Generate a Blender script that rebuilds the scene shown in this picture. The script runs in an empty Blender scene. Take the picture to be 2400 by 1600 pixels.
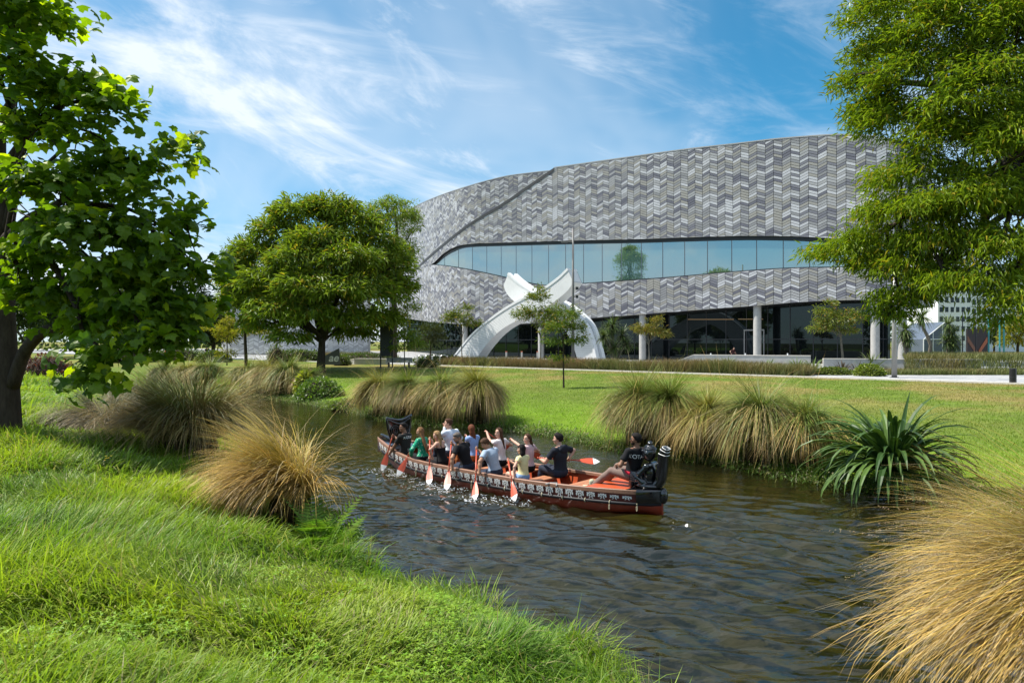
import bpy, math, random
import numpy as np
from mathutils import Vector, Matrix
from mathutils.bvhtree import BVHTree

random.seed(7)
RNG = np.random.default_rng(11)
scene = bpy.context.scene
COL = scene.collection
R = math.radians

# ------------------------------------------------------------------ camera
CAMZ, FOC = 3.2, 1600.0
cam_d = bpy.data.cameras.new('camera')
cam_d.sensor_width = 36.0
cam_d.lens = 36.0 * FOC / 2400.0
cam_d.clip_start, cam_d.clip_end = 0.05, 9000
cam = bpy.data.objects.new('camera', cam_d)
cam.location = (0, 0, CAMZ)
cam.rotation_euler = (R(90), 0, 0)
COL.objects.link(cam)
scene.camera = cam

# ------------------------------------------------------------------ sun, sky, exposure
SUN_DIR = Vector((-0.80, 0.16, 1.32)).normalized()      # from the scene towards the sun
SUN_EL = math.asin(SUN_DIR.z)
SUN_AZ = math.atan2(SUN_DIR.x, SUN_DIR.y)
sun_d = bpy.data.lights.new('sun', 'SUN')
sun_d.energy = 3.8
sun_d.angle = R(0.5)
sun_d.color = (1.0, 0.95, 0.86)
sun = bpy.data.objects.new('sun', sun_d)
sun.rotation_euler = SUN_DIR.to_track_quat('Z', 'Y').to_euler()
sun.location = (-40, 20, 60)
COL.objects.link(sun)

world = bpy.data.worlds.new('World')
scene.world = world
world.use_nodes = True
NT = world.node_tree
NT.nodes.clear()


def N(nt, typ, **kw):
    n = nt.nodes.new(typ)
    for k, v in kw.items():
        if k.startswith('i_'):
            key = k[2:]
            key = int(key) if key.isdigit() else key.replace('_', ' ')
            n.inputs[key].default_value = v
        else:
            setattr(n, k, v)
    return n


def L(nt, a, b):
    nt.links.new(a, b)


def build_world():
    nt = NT
    out = N(nt, 'ShaderNodeOutputWorld')
    bg = N(nt, 'ShaderNodeBackground')
    bg.inputs['Strength'].default_value = 0.15
    L(nt, bg.outputs[0], out.inputs[0])
    sky = N(nt, 'ShaderNodeTexSky')
    sky.sky_type = 'NISHITA'
    sky.sun_disc = False
    sky.sun_elevation = SUN_EL
    sky.sun_rotation = SUN_AZ
    sky.altitude = 0
    sky.air_density = 1.0
    sky.dust_density = 0.25
    sky.ozone_density = 3.0
    # colour grade of the clear sky: deepens the blue, leaves the pale horizon
    sp = N(nt, 'ShaderNodeSeparateColor'); L(nt, sky.outputs[0], sp.inputs[0])
    rp = N(nt, 'ShaderNodeMath', operation='POWER'); rp.inputs[1].default_value = 2.7; L(nt, sp.outputs[0], rp.inputs[0])
    rm = N(nt, 'ShaderNodeMath', operation='MULTIPLY'); rm.inputs[1].default_value = 0.024; L(nt, rp.outputs[0], rm.inputs[0])
    rc = N(nt, 'ShaderNodeMath', operation='MINIMUM'); rc.inputs[1].default_value = 1.9; L(nt, rm.outputs[0], rc.inputs[0])
    gm = N(nt, 'ShaderNodeMath', operation='MULTIPLY'); gm.inputs[1].default_value = 0.385; L(nt, sp.outputs[1], gm.inputs[0])
    bm_ = N(nt, 'ShaderNodeMath', operation='MULTIPLY'); bm_.inputs[1].default_value = 0.46; L(nt, sp.outputs[2], bm_.inputs[0])
    tint = N(nt, 'ShaderNodeCombineColor')
    L(nt, rc.outputs[0], tint.inputs[0]); L(nt, gm.outputs[0], tint.inputs[1]); L(nt, bm_.outputs[0], tint.inputs[2])
    # cirrus sheet: direction projected on a high plane, noise stretched along the streaks
    tc = N(nt, 'ShaderNodeTexCoord')

    def layer(rot, sc, scale, detail, rough, dist, lo, hi, off):
        r0 = N(nt, 'ShaderNodeMapping')                     # turn the streak axis onto x ...
        r0.inputs['Rotation'].default_value = rot
        L(nt, tc.outputs['Generated'], r0.inputs[0])
        mp = N(nt, 'ShaderNodeMapping')                     # ... then draw it out
        mp.inputs['Scale'].default_value = sc
        mp.inputs['Location'].default_value = off
        L(nt, r0.outputs[0], mp.inputs[0])
        nz = N(nt, 'ShaderNodeTexNoise')
        nz.inputs['Scale'].default_value = scale
        nz.inputs['Detail'].default_value = detail
        nz.inputs['Roughness'].default_value = rough
        nz.inputs['Distortion'].default_value = dist
        L(nt, mp.outputs[0], nz.inputs['Vector'])
        mr = N(nt, 'ShaderNodeMapRange', interpolation_type='SMOOTHSTEP')
        mr.inputs[1].default_value = lo
        mr.inputs[2].default_value = hi
        L(nt, nz.outputs['Fac'], mr.inputs[0])
        return mr.outputs[0]

    a = layer((0, R(-13), R(-6)), (0.22, 1.0, 1.5), 5.2, 9, 0.62, 0.5, 0.48, 0.72, (0.58, 9.31, 18.87))    # long wispy streaks
    a2 = layer((0, R(-20), R(8)), (0.38, 1.0, 1.4), 9.0, 9, 0.64, 0.8, 0.47, 0.74, (9.4, 2.2, 3.2))
    b = layer((0, R(-10), 0), (0.6, 0.8, 1.1), 2.0, 5, 0.55, 0.4, 0.36, 0.60, (12.98, 18.02, 2.26))      # broad veils
    c = layer((0, R(-4), 0), (0.22, 0.7, 2.2), 4.6, 8, 0.6, 0.4, 0.50, 0.70, (1.3, 8.2, 5.5))          # flat bands

    def mth(op, p, q):
        m_ = N(nt, 'ShaderNodeMath', operation=op)
        for k, v in enumerate((p, q)):
            if isinstance(v, (int, float)): m_.inputs[k].default_value = v
            else: L(nt, v, m_.inputs[k])
        return m_.outputs[0]
    st = mth('MAXIMUM', mth('MULTIPLY', a, 0.88), mth('MULTIPLY', a2, 0.5))
    st = mth('MULTIPLY', st, mth('ADD', mth('MULTIPLY', b, 0.65), 0.45))
    tot = mth('ADD', mth('ADD', st, mth('MULTIPLY', b, 0.38)), mth('ADD', mth('MULTIPLY', c, 0.40), 0.05))
    fac = N(nt, 'ShaderNodeMath', operation='MINIMUM')
    fac.inputs[1].default_value = 0.92
    L(nt, tot, fac.inputs[0])
    mix = N(nt, 'ShaderNodeMix', data_type='RGBA')
    L(nt, fac.outputs[0], mix.inputs[0])
    L(nt, tint.outputs[0], mix.inputs[6])
    mix.inputs[7].default_value = (3.15, 3.4, 3.7, 1)
    L(nt, mix.outputs[2], bg.inputs[0])


build_world()
scene.view_settings.view_transform = 'Standard'
scene.view_settings.look = 'None'
scene.view_settings.gamma = 1
scene.view_settings.use_curve_mapping = False
scene.view_settings.exposure = 1.06
scene.cycles.use_denoising = True
scene.cycles.max_bounces = 8
scene.cycles.transparent_max_bounces = 24
scene.cycles.caustics_reflective = False
scene.cycles.caustics_refractive = False

# ------------------------------------------------------------------ helpers: pixels, tags, meshes


def pt(px, py, Y):
    """the world point at depth Y seen at pixel (px, py) of the 2400 x 1600 photograph"""
    return np.array([(px - 1200) / FOC * Y, Y, CAMZ - (py - 800) / FOC * Y])


def tag(o, label=None, cat=None, group=None, kind=None):
    if label: o['label'] = label
    if cat: o['category'] = cat
    if group: o['group'] = group
    if kind: o['kind'] = kind
    return o


def empty(name, loc=(0, 0, 0), rz=0, parent=None):
    o = bpy.data.objects.new(name, None)
    o.location = loc
    o.rotation_euler = (0, 0, rz)
    o.empty_display_size = 0.2
    COL.objects.link(o)
    if parent: o.parent = parent
    return o


class MB:
    """collects vertices and faces, builds ONE mesh object"""

    def __init__(self):
        self.V, self.F, self.C, self.n = [], {}, [], 0

    def add(self, V, F, col=None, mi=0):
        V = np.asarray(V, float).reshape(-1, 3)
        if not isinstance(F, (list, tuple)) or (len(F) and not hasattr(F[0], 'ndim')):
            F = [np.asarray(F, int)]
        for f in F:
            if len(f):
                self.F.setdefault(f.shape[1], []).append((f + self.n, mi))
        self.V.append(V)
        if col is not None:
            c = np.asarray(col, float)
            self.C.append(np.broadcast_to(c, (len(V), 3)) if c.ndim == 1 else c)
        else:
            self.C.append(np.ones((len(V), 3)))
        self.n += len(V)
        return self

    def box(self, x0, x1, y0, y1, z0, z1, M=None, mi=0, col=None):
        V = np.array([(x, y, z) for x in (x0, x1) for y in (y0, y1) for z in (z0, z1)], float)
        if M is not None: V = V @ np.array(M.to_3x3()).T + np.array(M.translation)
        F = np.array([(0, 1, 3, 2), (4, 6, 7, 5), (0, 4, 5, 1), (2, 3, 7, 6), (0, 2, 6, 4), (1, 5, 7, 3)])
        return self.add(V, F, col, mi)

    def tube(self, P, r, n=6, mi=0, col=None, caps=True):
        V, F = tube_arrays(P, r, n, caps)
        return self.add(V, F, col, mi)

    def prism(self, poly, y0, y1, axis='y', M=None, mi=0, col=None):
        """poly: 2D outline; extruded between y0 and y1 along an axis"""
        p = np.asarray(poly, float); n = len(p)
        def emb(d):
            o = np.full(n, d)
            return {'y': np.stack([p[:, 0], o, p[:, 1]], 1), 'z': np.stack([p[:, 0], p[:, 1], o], 1), 'x': np.stack([o, p[:, 0], p[:, 1]], 1)}[axis]
        V = np.concatenate([emb(y0), emb(y1)])
        if M is not None: V = V @ np.array(M.to_3x3()).T + np.array(M.translation)
        i = np.arange(n); j = (i + 1) % n
        side = np.stack([i, j, j + n, i + n], 1)
        cap = np.array([i[::-1]]), np.array([i + n])
        return self.add(V, [side, cap[0], cap[1]], col, mi)

    def ell(self, c, r, M=None, mi=0, col=None, nu=10, nv=7):
        u = np.linspace(0, 2 * math.pi, nu, endpoint=False); v = np.linspace(0, math.pi, nv)
        V = np.array([(math.sin(b) * math.cos(a), math.sin(b) * math.sin(a), math.cos(b)) for b in v for a in u]) * np.asarray(r)
        if M is not None: V = V @ np.array(M).T
        V = V + np.asarray(c)
        F = np.array([(i * nu + j, i * nu + (j + 1) % nu, (i + 1) * nu + (j + 1) % nu, (i + 1) * nu + j) for i in range(nv - 1) for j in range(nu)])
        return self.add(V, F, col, mi)

    def mesh(self, name, mats, smooth=False, usecol=True):
        V = np.concatenate(self.V) if self.V else np.zeros((0, 3))
        me = bpy.data.meshes.new(name)
        me.vertices.add(len(V))
        me.vertices.foreach_set('co', V.astype(np.float32).ravel())
        loops, starts, tots, mis = [], [], [], []
        at = 0
        for k, lst in self.F.items():
            for f, mi in lst:
                m = len(f)
                loops.append(f.ravel())
                starts.append(at + np.arange(m) * k)
                tots.append(np.full(m, k))
                mis.append(np.full(m, mi) if np.isscalar(mi) else np.asarray(mi))
                at += m * k
        if loops:
            lo = np.concatenate(loops).astype(np.int32)
            me.loops.add(len(lo))
            me.loops.foreach_set('vertex_index', lo)
            st = np.concatenate(starts).astype(np.int32)
            me.polygons.add(len(st))
            me.polygons.foreach_set('loop_start', st)
            me.polygons.foreach_set('loop_total', np.concatenate(tots).astype(np.int32))
            me.polygons.foreach_set('material_index', np.concatenate(mis).astype(np.int32))
            me.polygons.foreach_set('use_smooth', np.full(len(st), smooth))
        if usecol and self.C:
            C = np.concatenate(self.C)
            at_ = me.color_attributes.new('Col', 'FLOAT_COLOR', 'POINT')
            at_.data.foreach_set('color', np.concatenate([C, np.ones((len(C), 1))], 1).astype(np.float32).ravel())
        for m in (mats if isinstance(mats, (list, tuple)) else [mats]):
            me.materials.append(m)
        me.update(calc_edges=True)
        return me

    def build(self, name, mats, parent=None, smooth=False):
        o = bpy.data.objects.new(name, self.mesh(name, mats, smooth))
        COL.objects.link(o)
        if parent is not None: o.parent = parent
        return o


def link_mesh(name, me, parent=None, loc=(0, 0, 0), rot=None):
    o = bpy.data.objects.new(name, me)
    COL.objects.link(o)
    o.location = loc
    if rot is not None: o.rotation_euler = rot
    if parent is not None: o.parent = parent
    return o


def tube_arrays(P, r, n=6, caps=True):
    P = np.asarray(P, float); m = len(P)
    r = np.full(m, r, float) if np.isscalar(r) else np.asarray(r, float)
    T = np.gradient(P, axis=0)
    T /= np.linalg.norm(T, axis=1)[:, None] + 1e-9
    ref = np.array([0, 0, 1.0]) if abs(T[0][2]) < 0.9 else np.array([1.0, 0, 0])
    U = np.zeros_like(P)
    u = np.cross(T[0], ref); u /= np.linalg.norm(u)
    for i in range(m):
        u = u - T[i] * (u @ T[i]); u /= np.linalg.norm(u) + 1e-9
        U[i] = u
    W = np.cross(T, U)
    a = np.linspace(0, 2 * math.pi, n, endpoint=False)
    V = P[:, None] + r[:, None, None] * (np.cos(a)[None, :, None] * U[:, None] + np.sin(a)[None, :, None] * W[:, None])
    V = V.reshape(-1, 3)
    i = np.arange(m - 1)[:, None] * n; j = np.arange(n)[None]; j2 = (j + 1) % n
    F = np.stack([i + j, i + j2, i + n + j2, i + n + j], -1).reshape(-1, 4)
    out = [F]
    if caps:
        out += [np.array([np.arange(n)[::-1]]), np.array([np.arange(n) + (m - 1) * n])]
    return V, out


def spline(P, n):
    """Catmull-Rom through the points, n samples"""
    P = np.asarray(P, float); m = len(P)
    t = np.linspace(0, m - 1, n)
    i = np.clip(t.astype(int), 0, m - 2); f = (t - i)[:, None]
    g = lambda k: P[np.clip(k, 0, m - 1)]
    p0, p1, p2, p3 = g(i - 1), g(i), g(i + 1), g(i + 2)
    return 0.5 * (2 * p1 + (p2 - p0) * f + (2 * p0 - 5 * p1 + 4 * p2 - p3) * f ** 2 + (3 * p1 - p0 - 3 * p2 + p3) * f ** 3)


_LAT = np.random.default_rng(5).random((256, 256))


def vnoise(x, y):
    x = np.asarray(x, float); y = np.asarray(y, float)
    xi = np.floor(x).astype(int); yi = np.floor(y).astype(int)
    fx = x - xi; fy = y - yi
    fx = fx * fx * (3 - 2 * fx); fy = fy * fy * (3 - 2 * fy)
    g = lambda a, b: _LAT[a & 255, b & 255]
    return (g(xi, yi) * (1 - fx) + g(xi + 1, yi) * fx) * (1 - fy) + (g(xi, yi + 1) * (1 - fx) + g(xi + 1, yi + 1) * fx) * fy


def fbm(x, y, o=4):
    s = 0; a = 0.5
    for k in range(o):
        s = s + a * vnoise(x * 2 ** k + 17 * k, y * 2 ** k + 31 * k); a *= 0.5
    return s / (1 - 0.5 ** o)


def smooth(t):
    t = np.clip(t, 0, 1)
    return t * t * (3 - 2 * t)


# ------------------------------------------------------------------ materials


def mat(name, col=(0.5, 0.5, 0.5), rough=0.6, metal=0.0, spec=0.5, nscale=None, namt=0.25, bump=0.0, bscale=40, stretch=None, coat=0.0, usecol=False):
    m = bpy.data.materials.new(name)
    m.use_nodes = True
    nt = m.node_tree
    b = nt.nodes['Principled BSDF']
    b.inputs['Base Color'].default_value = (*col, 1)
    b.inputs['Roughness'].default_value = rough
    b.inputs['Metallic'].default_value = metal
    b.inputs['Specular IOR Level'].default_value = spec
    b.inputs['Coat Weight'].default_value = coat
    tc = N(nt, 'ShaderNodeTexCoord')
    vec = tc.outputs['Object']
    if stretch:
        mp = N(nt, 'ShaderNodeMapping'); mp.inputs['Scale'].default_value = stretch
        L(nt, vec, mp.inputs[0]); vec = mp.outputs[0]
    src = None
    if usecol:
        at = N(nt, 'ShaderNodeAttribute', attribute_name='Col')
        src = at.outputs['Color']
        L(nt, src, b.inputs['Base Color'])
    if nscale:
        nz = N(nt, 'ShaderNodeTexNoise')
        nz.inputs['Scale'].default_value = nscale; nz.inputs['Detail'].default_value = 6; nz.inputs['Roughness'].default_value = 0.65
        L(nt, vec, nz.inputs['Vector'])
        mr = N(nt, 'ShaderNodeMapRange')
        mr.inputs[1].default_value = 0.25; mr.inputs[2].default_value = 0.75
        mr.inputs[3].default_value = 1 - namt; mr.inputs[4].default_value = 1 + namt
        L(nt, nz.outputs['Fac'], mr.inputs[0])
        mx = N(nt, 'ShaderNodeMix', data_type='RGBA', blend_type='MULTIPLY')
        mx.inputs[0].default_value = 1
        mx.inputs[6].default_value = (*col, 1)
        if src is not None: L(nt, src, mx.inputs[6])
        L(nt, mr.outputs[0], mx.inputs[7])
        L(nt, mx.outputs[2], b.inputs['Base Color'])
    if bump:
        nb = N(nt, 'ShaderNodeTexNoise'); nb.inputs['Scale'].default_value = bscale; nb.inputs['Detail'].default_value = 5
        L(nt, vec, nb.inputs['Vector'])
        bp = N(nt, 'ShaderNodeBump'); bp.inputs['Strength'].default_value = bump; bp.inputs['Distance'].default_value = 0.02
        L(nt, nb.outputs['Fac'], bp.inputs['Height']); L(nt, bp.outputs[0], b.inputs['Normal'])
    return m


def leaf_mat(name, trans=0.35, rough=0.45, spec=0.35, tcol=(1.25, 1.35, 0.55)):
    m = bpy.data.materials.new(name)
    m.use_nodes = True
    nt = m.node_tree
    b = nt.nodes['Principled BSDF']; out = nt.nodes['Material Output']
    b.inputs['Roughness'].default_value = rough
    b.inputs['Specular IOR Level'].default_value = spec
    at = N(nt, 'ShaderNodeAttribute', attribute_name='Col')
    L(nt, at.outputs['Color'], b.inputs['Base Color'])
    tr = N(nt, 'ShaderNodeBsdfTranslucent')
    mx = N(nt, 'ShaderNodeMix', data_type='RGBA', blend_type='MULTIPLY'); mx.inputs[0].default_value = 1
    mx.inputs[7].default_value = (*tcol, 1)
    L(nt, at.outputs['Color'], mx.inputs[6]); L(nt, mx.outputs[2], tr.inputs['Color'])
    ms = N(nt, 'ShaderNodeMixShader'); ms.inputs[0].default_value = trans
    L(nt, b.outputs[0], ms.inputs[1]); L(nt, tr.outputs[0], ms.inputs[2]); L(nt, ms.outputs[0], out.inputs['Surface'])
    return m


def water_mat():
    m = bpy.data.materials.new('river_water')
    m.use_nodes = True
    nt = m.node_tree; nt.nodes.clear()
    out = N(nt, 'ShaderNodeOutputMaterial')
    tc = N(nt, 'ShaderNodeTexCoord')
    mp = N(nt, 'ShaderNodeMapping'); mp.inputs['Scale'].default_value = (1.0, 2.2, 1); mp.inputs['Rotation'].default_value = (0, 0, R(35))
    L(nt, tc.outputs['Object'], mp.inputs[0])
    nz = N(nt, 'ShaderNodeTexNoise'); nz.inputs['Scale'].default_value = 2.6; nz.inputs['Detail'].default_value = 2.5; nz.inputs['Roughness'].default_value = 0.5; nz.inputs['Distortion'].default_value = 0.3
    L(nt, mp.outputs[0], nz.inputs['Vector'])
    bp = N(nt, 'ShaderNodeBump'); bp.inputs['Strength'].default_value = 0.6; bp.inputs['Distance'].default_value = 0.045
    L(nt, nz.outputs['Fac'], bp.inputs['Height'])
    fr = N(nt, 'ShaderNodeFresnel'); fr.inputs['IOR'].default_value = 1.72
    L(nt, bp.outputs[0], fr.inputs['Normal'])
    gl = N(nt, 'ShaderNodeBsdfGlossy'); gl.inputs['Roughness'].default_value = 0.075
    L(nt, bp.outputs[0], gl.inputs['Normal'])
    tr = N(nt, 'ShaderNodeBsdfTransparent'); tr.inputs['Color'].default_value = (0.46, 0.44, 0.20, 1)
    si = N(nt, 'ShaderNodeBsdfDiffuse'); si.inputs['Color'].default_value = (0.085, 0.088, 0.034, 1)
    sm = N(nt, 'ShaderNodeMixShader'); sm.inputs[0].default_value = 0.09
    L(nt, tr.outputs[0], sm.inputs[1]); L(nt, si.outputs[0], sm.inputs[2])
    ms = N(nt, 'ShaderNodeMixShader')
    L(nt, fr.outputs[0], ms.inputs[0]); L(nt, sm.outputs[0], ms.inputs[1]); L(nt, gl.outputs[0], ms.inputs[2])
    L(nt, ms.outputs[0], out.inputs['Surface'])
    return m


def ground_mat():
    m = mat('ground_soil', rough=0.95, spec=0.1, usecol=True, nscale=1.3, namt=0.22, bump=0.5, bscale=9)
    nt = m.node_tree
    return m


def glass_mat(name, tint, base, refl=0.5, rough=0.02):
    """coated architectural glass: a tinted mirror film over a body colour"""
    m = bpy.data.materials.new(name)
    m.use_nodes = True
    nt = m.node_tree; nt.nodes.clear()
    out = N(nt, 'ShaderNodeOutputMaterial')
    g = N(nt, 'ShaderNodeBsdfGlossy'); g.inputs['Color'].default_value = (*tint, 1); g.inputs['Roughness'].default_value = rough
    d = N(nt, 'ShaderNodeBsdfDiffuse'); d.inputs['Color'].default_value = (*base, 1)
    fr = N(nt, 'ShaderNodeLayerWeight'); fr.inputs['Blend'].default_value = 0.25
    mr = N(nt, 'ShaderNodeMapRange'); mr.inputs[3].default_value = refl; mr.inputs[4].default_value = 1.0
    L(nt, fr.outputs['Fresnel'], mr.inputs[0])
    ms = N(nt, 'ShaderNodeMixShader'); L(nt, mr.outputs[0], ms.inputs[0])
    L(nt, d.outputs[0], ms.inputs[1]); L(nt, g.outputs[0], ms.inputs[2])
    L(nt, ms.outputs[0], out.inputs['Surface'])
    return m


def paving_mat():
    m = mat('pale_paving', (0.5, 0.5, 0.5), 0.85, spec=0.2)
    nt = m.node_tree; b = nt.nodes['Principled BSDF']
    tc = N(nt, 'ShaderNodeTexCoord')
    mp = N(nt, 'ShaderNodeMapping'); mp.inputs['Rotation'].default_value = (0, 0, R(39)); L(nt, tc.outputs['Object'], mp.inputs[0])
    br = N(nt, 'ShaderNodeTexBrick'); br.inputs['Scale'].default_value = 1.0
    br.inputs['Color1'].default_value = (0.40, 0.40, 0.395, 1); br.inputs['Color2'].default_value = (0.25, 0.258, 0.275, 1); br.inputs['Mortar'].default_value = (0.2, 0.2, 0.2, 1)
    br.inputs['Mortar Size'].default_value = 0.01; br.inputs['Brick Width'].default_value = 0.9; br.inputs['Row Height'].default_value = 0.45
    L(nt, mp.outputs[0], br.inputs['Vector']); L(nt, br.outputs['Color'], b.inputs['Base Color'])
    return m


M = {}
M['water'] = water_mat()
M['ground'] = ground_mat()
M['grass'] = leaf_mat('grass_blade', 0.4, 0.5, 0.35, (1.15, 1.25, 0.6))
M['sedge'] = leaf_mat('sedge_blade', 0.25, 0.5, 0.4, (1.1, 1.05, 0.8))
M['leaf'] = leaf_mat('tree_leaf', 0.38, 0.42, 0.4)
M['broadleaf'] = leaf_mat('broad_leaf', 0.50, 0.45, 0.3, (1.5, 1.6, 0.35))
M['flax'] = leaf_mat('flax_leaf', 0.15, 0.45, 0.35)
M['bark'] = mat('bark', (0.055, 0.043, 0.033), 0.95, spec=0.1, nscale=9, namt=0.5, bump=1.0, bscale=22, stretch=(1, 1, 0.25))
M['barkpale'] = mat('pale_bark', (0.17, 0.15, 0.12), 0.9, spec=0.1, nscale=10, namt=0.35, bump=0.6, bscale=25)
M['paving'] = paving_mat()
M['concrete'] = mat('concrete', (0.42, 0.41, 0.39), 0.9, spec=0.2, nscale=3, namt=0.15, bump=0.2, bscale=30)
M['kerb'] = mat('pale_kerb', (0.62, 0.58, 0.52), 0.9, spec=0.2, nscale=4, namt=0.15)
M['whitepaint'] = mat('white_paint', (0.78, 0.79, 0.80), 0.45, nscale=2, namt=0.05)
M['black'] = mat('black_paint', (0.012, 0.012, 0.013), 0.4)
M['darkmetal'] = mat('dark_metal', (0.05, 0.05, 0.055), 0.5, metal=0.4)
M['greymetal'] = mat('grey_metal', (0.33, 0.32, 0.31), 0.5, metal=0.3, nscale=4, namt=0.1)
M['steel'] = mat('steel', (0.6, 0.6, 0.6), 0.3, metal=0.9)
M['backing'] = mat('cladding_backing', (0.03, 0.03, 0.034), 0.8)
M['trim'] = mat('dark_trim', (0.035, 0.035, 0.037), 0.55, nscale=3, namt=0.2)
M['glass'] = glass_mat('teal_glass', (0.74, 0.80, 0.74), (0.06, 0.13, 0.125), 0.46)
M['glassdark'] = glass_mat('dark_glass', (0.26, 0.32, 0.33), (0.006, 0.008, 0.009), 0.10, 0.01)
SH = [(0.46, 0.465, 0.49), (0.325, 0.327, 0.335), (0.29, 0.28, 0.256), (0.235, 0.236, 0.245), (0.168, 0.168, 0.195), (0.128, 0.128, 0.157)]
M['tiles'] = [mat('facade_tile', c, 0.42, spec=0.4, nscale=0.8, namt=0.10) for c in SH]

# ------------------------------------------------------------------ river, ground
FAR_E = np.array([(-120, 105), (-70, 76), (-45, 60), (-24, 48), (-15.4, 41), (-11, 35.6), (-7.2, 31.2), (-5, 27.6), (-2.4, 25.6), (-0.2, 24.6), (1.45, 23.1), (2.8, 20.8), (3.6, 19.5),
                  (5.4, 18), (6.4, 16.2), (7.4, 14.9), (8.2, 13.9), (8.9, 11.9), (10.5, 8), (13, 2), (18, -14)], float)
NEAR_E = np.array([(-120, 98), (-70, 71), (-40, 53), (-24, 42), (-13, 29), (-9.2, 22), (-6.3, 17), (-4.6, 13.8), (-3.3, 11.4), (-2.4, 9.7), (-1.6, 8.8), (-0.8, 8.1), (0, 7.5), (0.75, 6.75), (1.0, 6.1), (1.15, 5.5),
                   (1.5, 4.7), (2.6, 4.2), (5, 4.2), (8, 3.0), (11, -4), (13, -14)], float)


def poly_dist(x, y, E):
    d = np.full(x.shape, 1e9)
    for (ax, ay), (bx, by) in zip(E[:-1], E[1:]):
        vx, vy = bx - ax, by - ay
        t = np.clip(((x - ax) * vx + (y - ay) * vy) / (vx * vx + vy * vy), 0, 1)
        d = np.minimum(d, np.hypot(x - ax - t * vx, y - ay - t * vy))
    return d


RIVER = np.concatenate([FAR_E, NEAR_E[::-1]])


def in_poly(x, y, P):
    ins = np.zeros(x.shape, bool)
    for (ax, ay), (bx, by) in zip(P, np.roll(P, -1, 0)):
        if ay == by: continue
        c = ((ay > y) != (by > y)) & (x < (bx - ax) * (y - ay) / (by - ay) + ax)
        ins ^= c
    return ins


PATH_A, PATH_B = 59.6, -0.81            # the kerb: y = A + B x


def ground_z(x, y, full=False):
    x = np.asarray(x, float); y = np.asarray(y, float)
    dn, df = poly_dist(x, y, NEAR_E), poly_dist(x, y, FAR_E)
    ins = in_poly(x, y, RIVER)
    d = np.minimum(dn, df)
    nearside = dn < df
    bump = (fbm(x * 0.9, y * 0.9) - 0.5)
    zn = 0.04 + 1.42 * (1 - np.exp(-d / 2.3)) + 0.16 * bump * smooth(d / 2)
    zf = 0.05 + 0.30 * (1 - np.exp(-d / 0.7)) + 0.50 * smooth(d / 24) + 0.06 * bump * smooth(d / 2)
    far = smooth((d - 30) / 50)
    zn = zn * (1 - far) + 0.85 * far
    pd = (y - (PATH_A + PATH_B * x)) / 1.287
    zf = np.where(pd > -2.5, zf + (0.85 - zf) * smooth((pd + 2.5) / 2.5), zf)
    z = np.where(nearside, zn, zf)
    z = np.where(ins, -0.06 - 0.85 * smooth(d / 1.6) + 0.1 * bump, z)
    if full: return z, d, ins, nearside
    return z


def gz(x, y):
    return float(ground_z(np.array([x]), np.array([y]))[0])


def axis(lo, hi, fine_lo, fine_hi, step, grow=1.13):
    a = list(np.arange(fine_lo, fine_hi + 1e-6, step))
    s = step
    while a[-1] < hi:
        s *= grow; a.append(min(a[-1] + s, hi))
    s = step
    while a[0] > lo:
        s *= grow; a.insert(0, max(a[0] - s, lo))
    return np.array(a)


def grid_faces(nx, ny):
    i = np.arange(nx - 1)[:, None]; j = np.arange(ny - 1)[None]
    b = i * ny + j
    return np.stack([b, b + ny, b + ny + 1, b + 1], -1).reshape(-1, 4)


def build_ground():
    xs = axis(-3500, 3500, -14, 14, 0.16, 1.12)
    ys = axis(-300, 5000, 0, 32, 0.16, 1.10)
    X, Y = np.meshgrid(xs, ys, indexing='ij')
    z, d, ins, near = ground_z(X, Y, True)
    n1 = fbm(X * 0.35, Y * 0.35); n2 = fbm(X * 1.7 + 9, Y * 1.7)
    green = np.array([0.105, 0.15, 0.022]); dry = np.array([0.20, 0.165, 0.055]); vivid = np.array([0.12, 0.19, 0.016]); soil = np.array([0.05, 0.045, 0.02])
    # mown lawn: dry towards the kerb, lush by the water
    w = smooth((n1 - 0.38) / 0.3)[..., None] * smooth((d - 7) / 12)[..., None]
    lush = (1 - smooth((d - 2) / 7))[..., None]
    c = green * (1 - w) + dry * w
    c = c * (1 - lush) + vivid * lush
    c = c * (0.75 + 0.5 * n2[..., None])
    cn = soil * 0.4 + np.array([0.06, 0.085, 0.015]) * 0.6
    cn = np.broadcast_to(cn, c.shape) * (0.7 + 0.6 * n2[..., None])
    farn = smooth((Y - 17) / 6)[..., None]
    cn = cn * (1 - farn) + np.array([0.13, 0.21, 0.022]) * (0.8 + 0.4 * n2[..., None]) * farn
    c = np.where(near[..., None], cn, c)
    edge = (1 - smooth(d / 0.5))[..., None]
    c = c * (1 - 0.8 * edge) + soil * 0.8 * edge
    streak = fbm(X * 0.9 + Y * 0.9, (X * 0.7 - Y * 0.7) * 4.0)
    weed = smooth((fbm(X * 0.7 + Y * 0.8 + 5, (X - Y) * 1.6) - 0.45) / 0.25)[..., None]
    bed = np.array([0.105, 0.092, 0.032]) * (0.35 + 1.3 * streak[..., None])
    bed = bed * (1 - weed) + np.array([0.075, 0.090, 0.016]) * (0.3 + 1.3 * streak[..., None]) * weed
    c = np.where(ins[..., None], bed, c)
    mb = MB().add(np.stack([X, Y, z], -1), grid_faces(len(xs), len(ys)), c.reshape(-1, 3))
    o = mb.build('ground', M['ground'], smooth=True)
    tag(o, 'grassy river banks, mown lawn and the brown river bed', kind='structure')


BC = np.array([-0.40, 15.45, 0.0])
BD = np.array([-0.742, 0.671, 0.0]); BD /= np.linalg.norm(BD)
BN = np.array([-BD[1], BD[0], 0.0])     # towards the camera's bank


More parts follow.
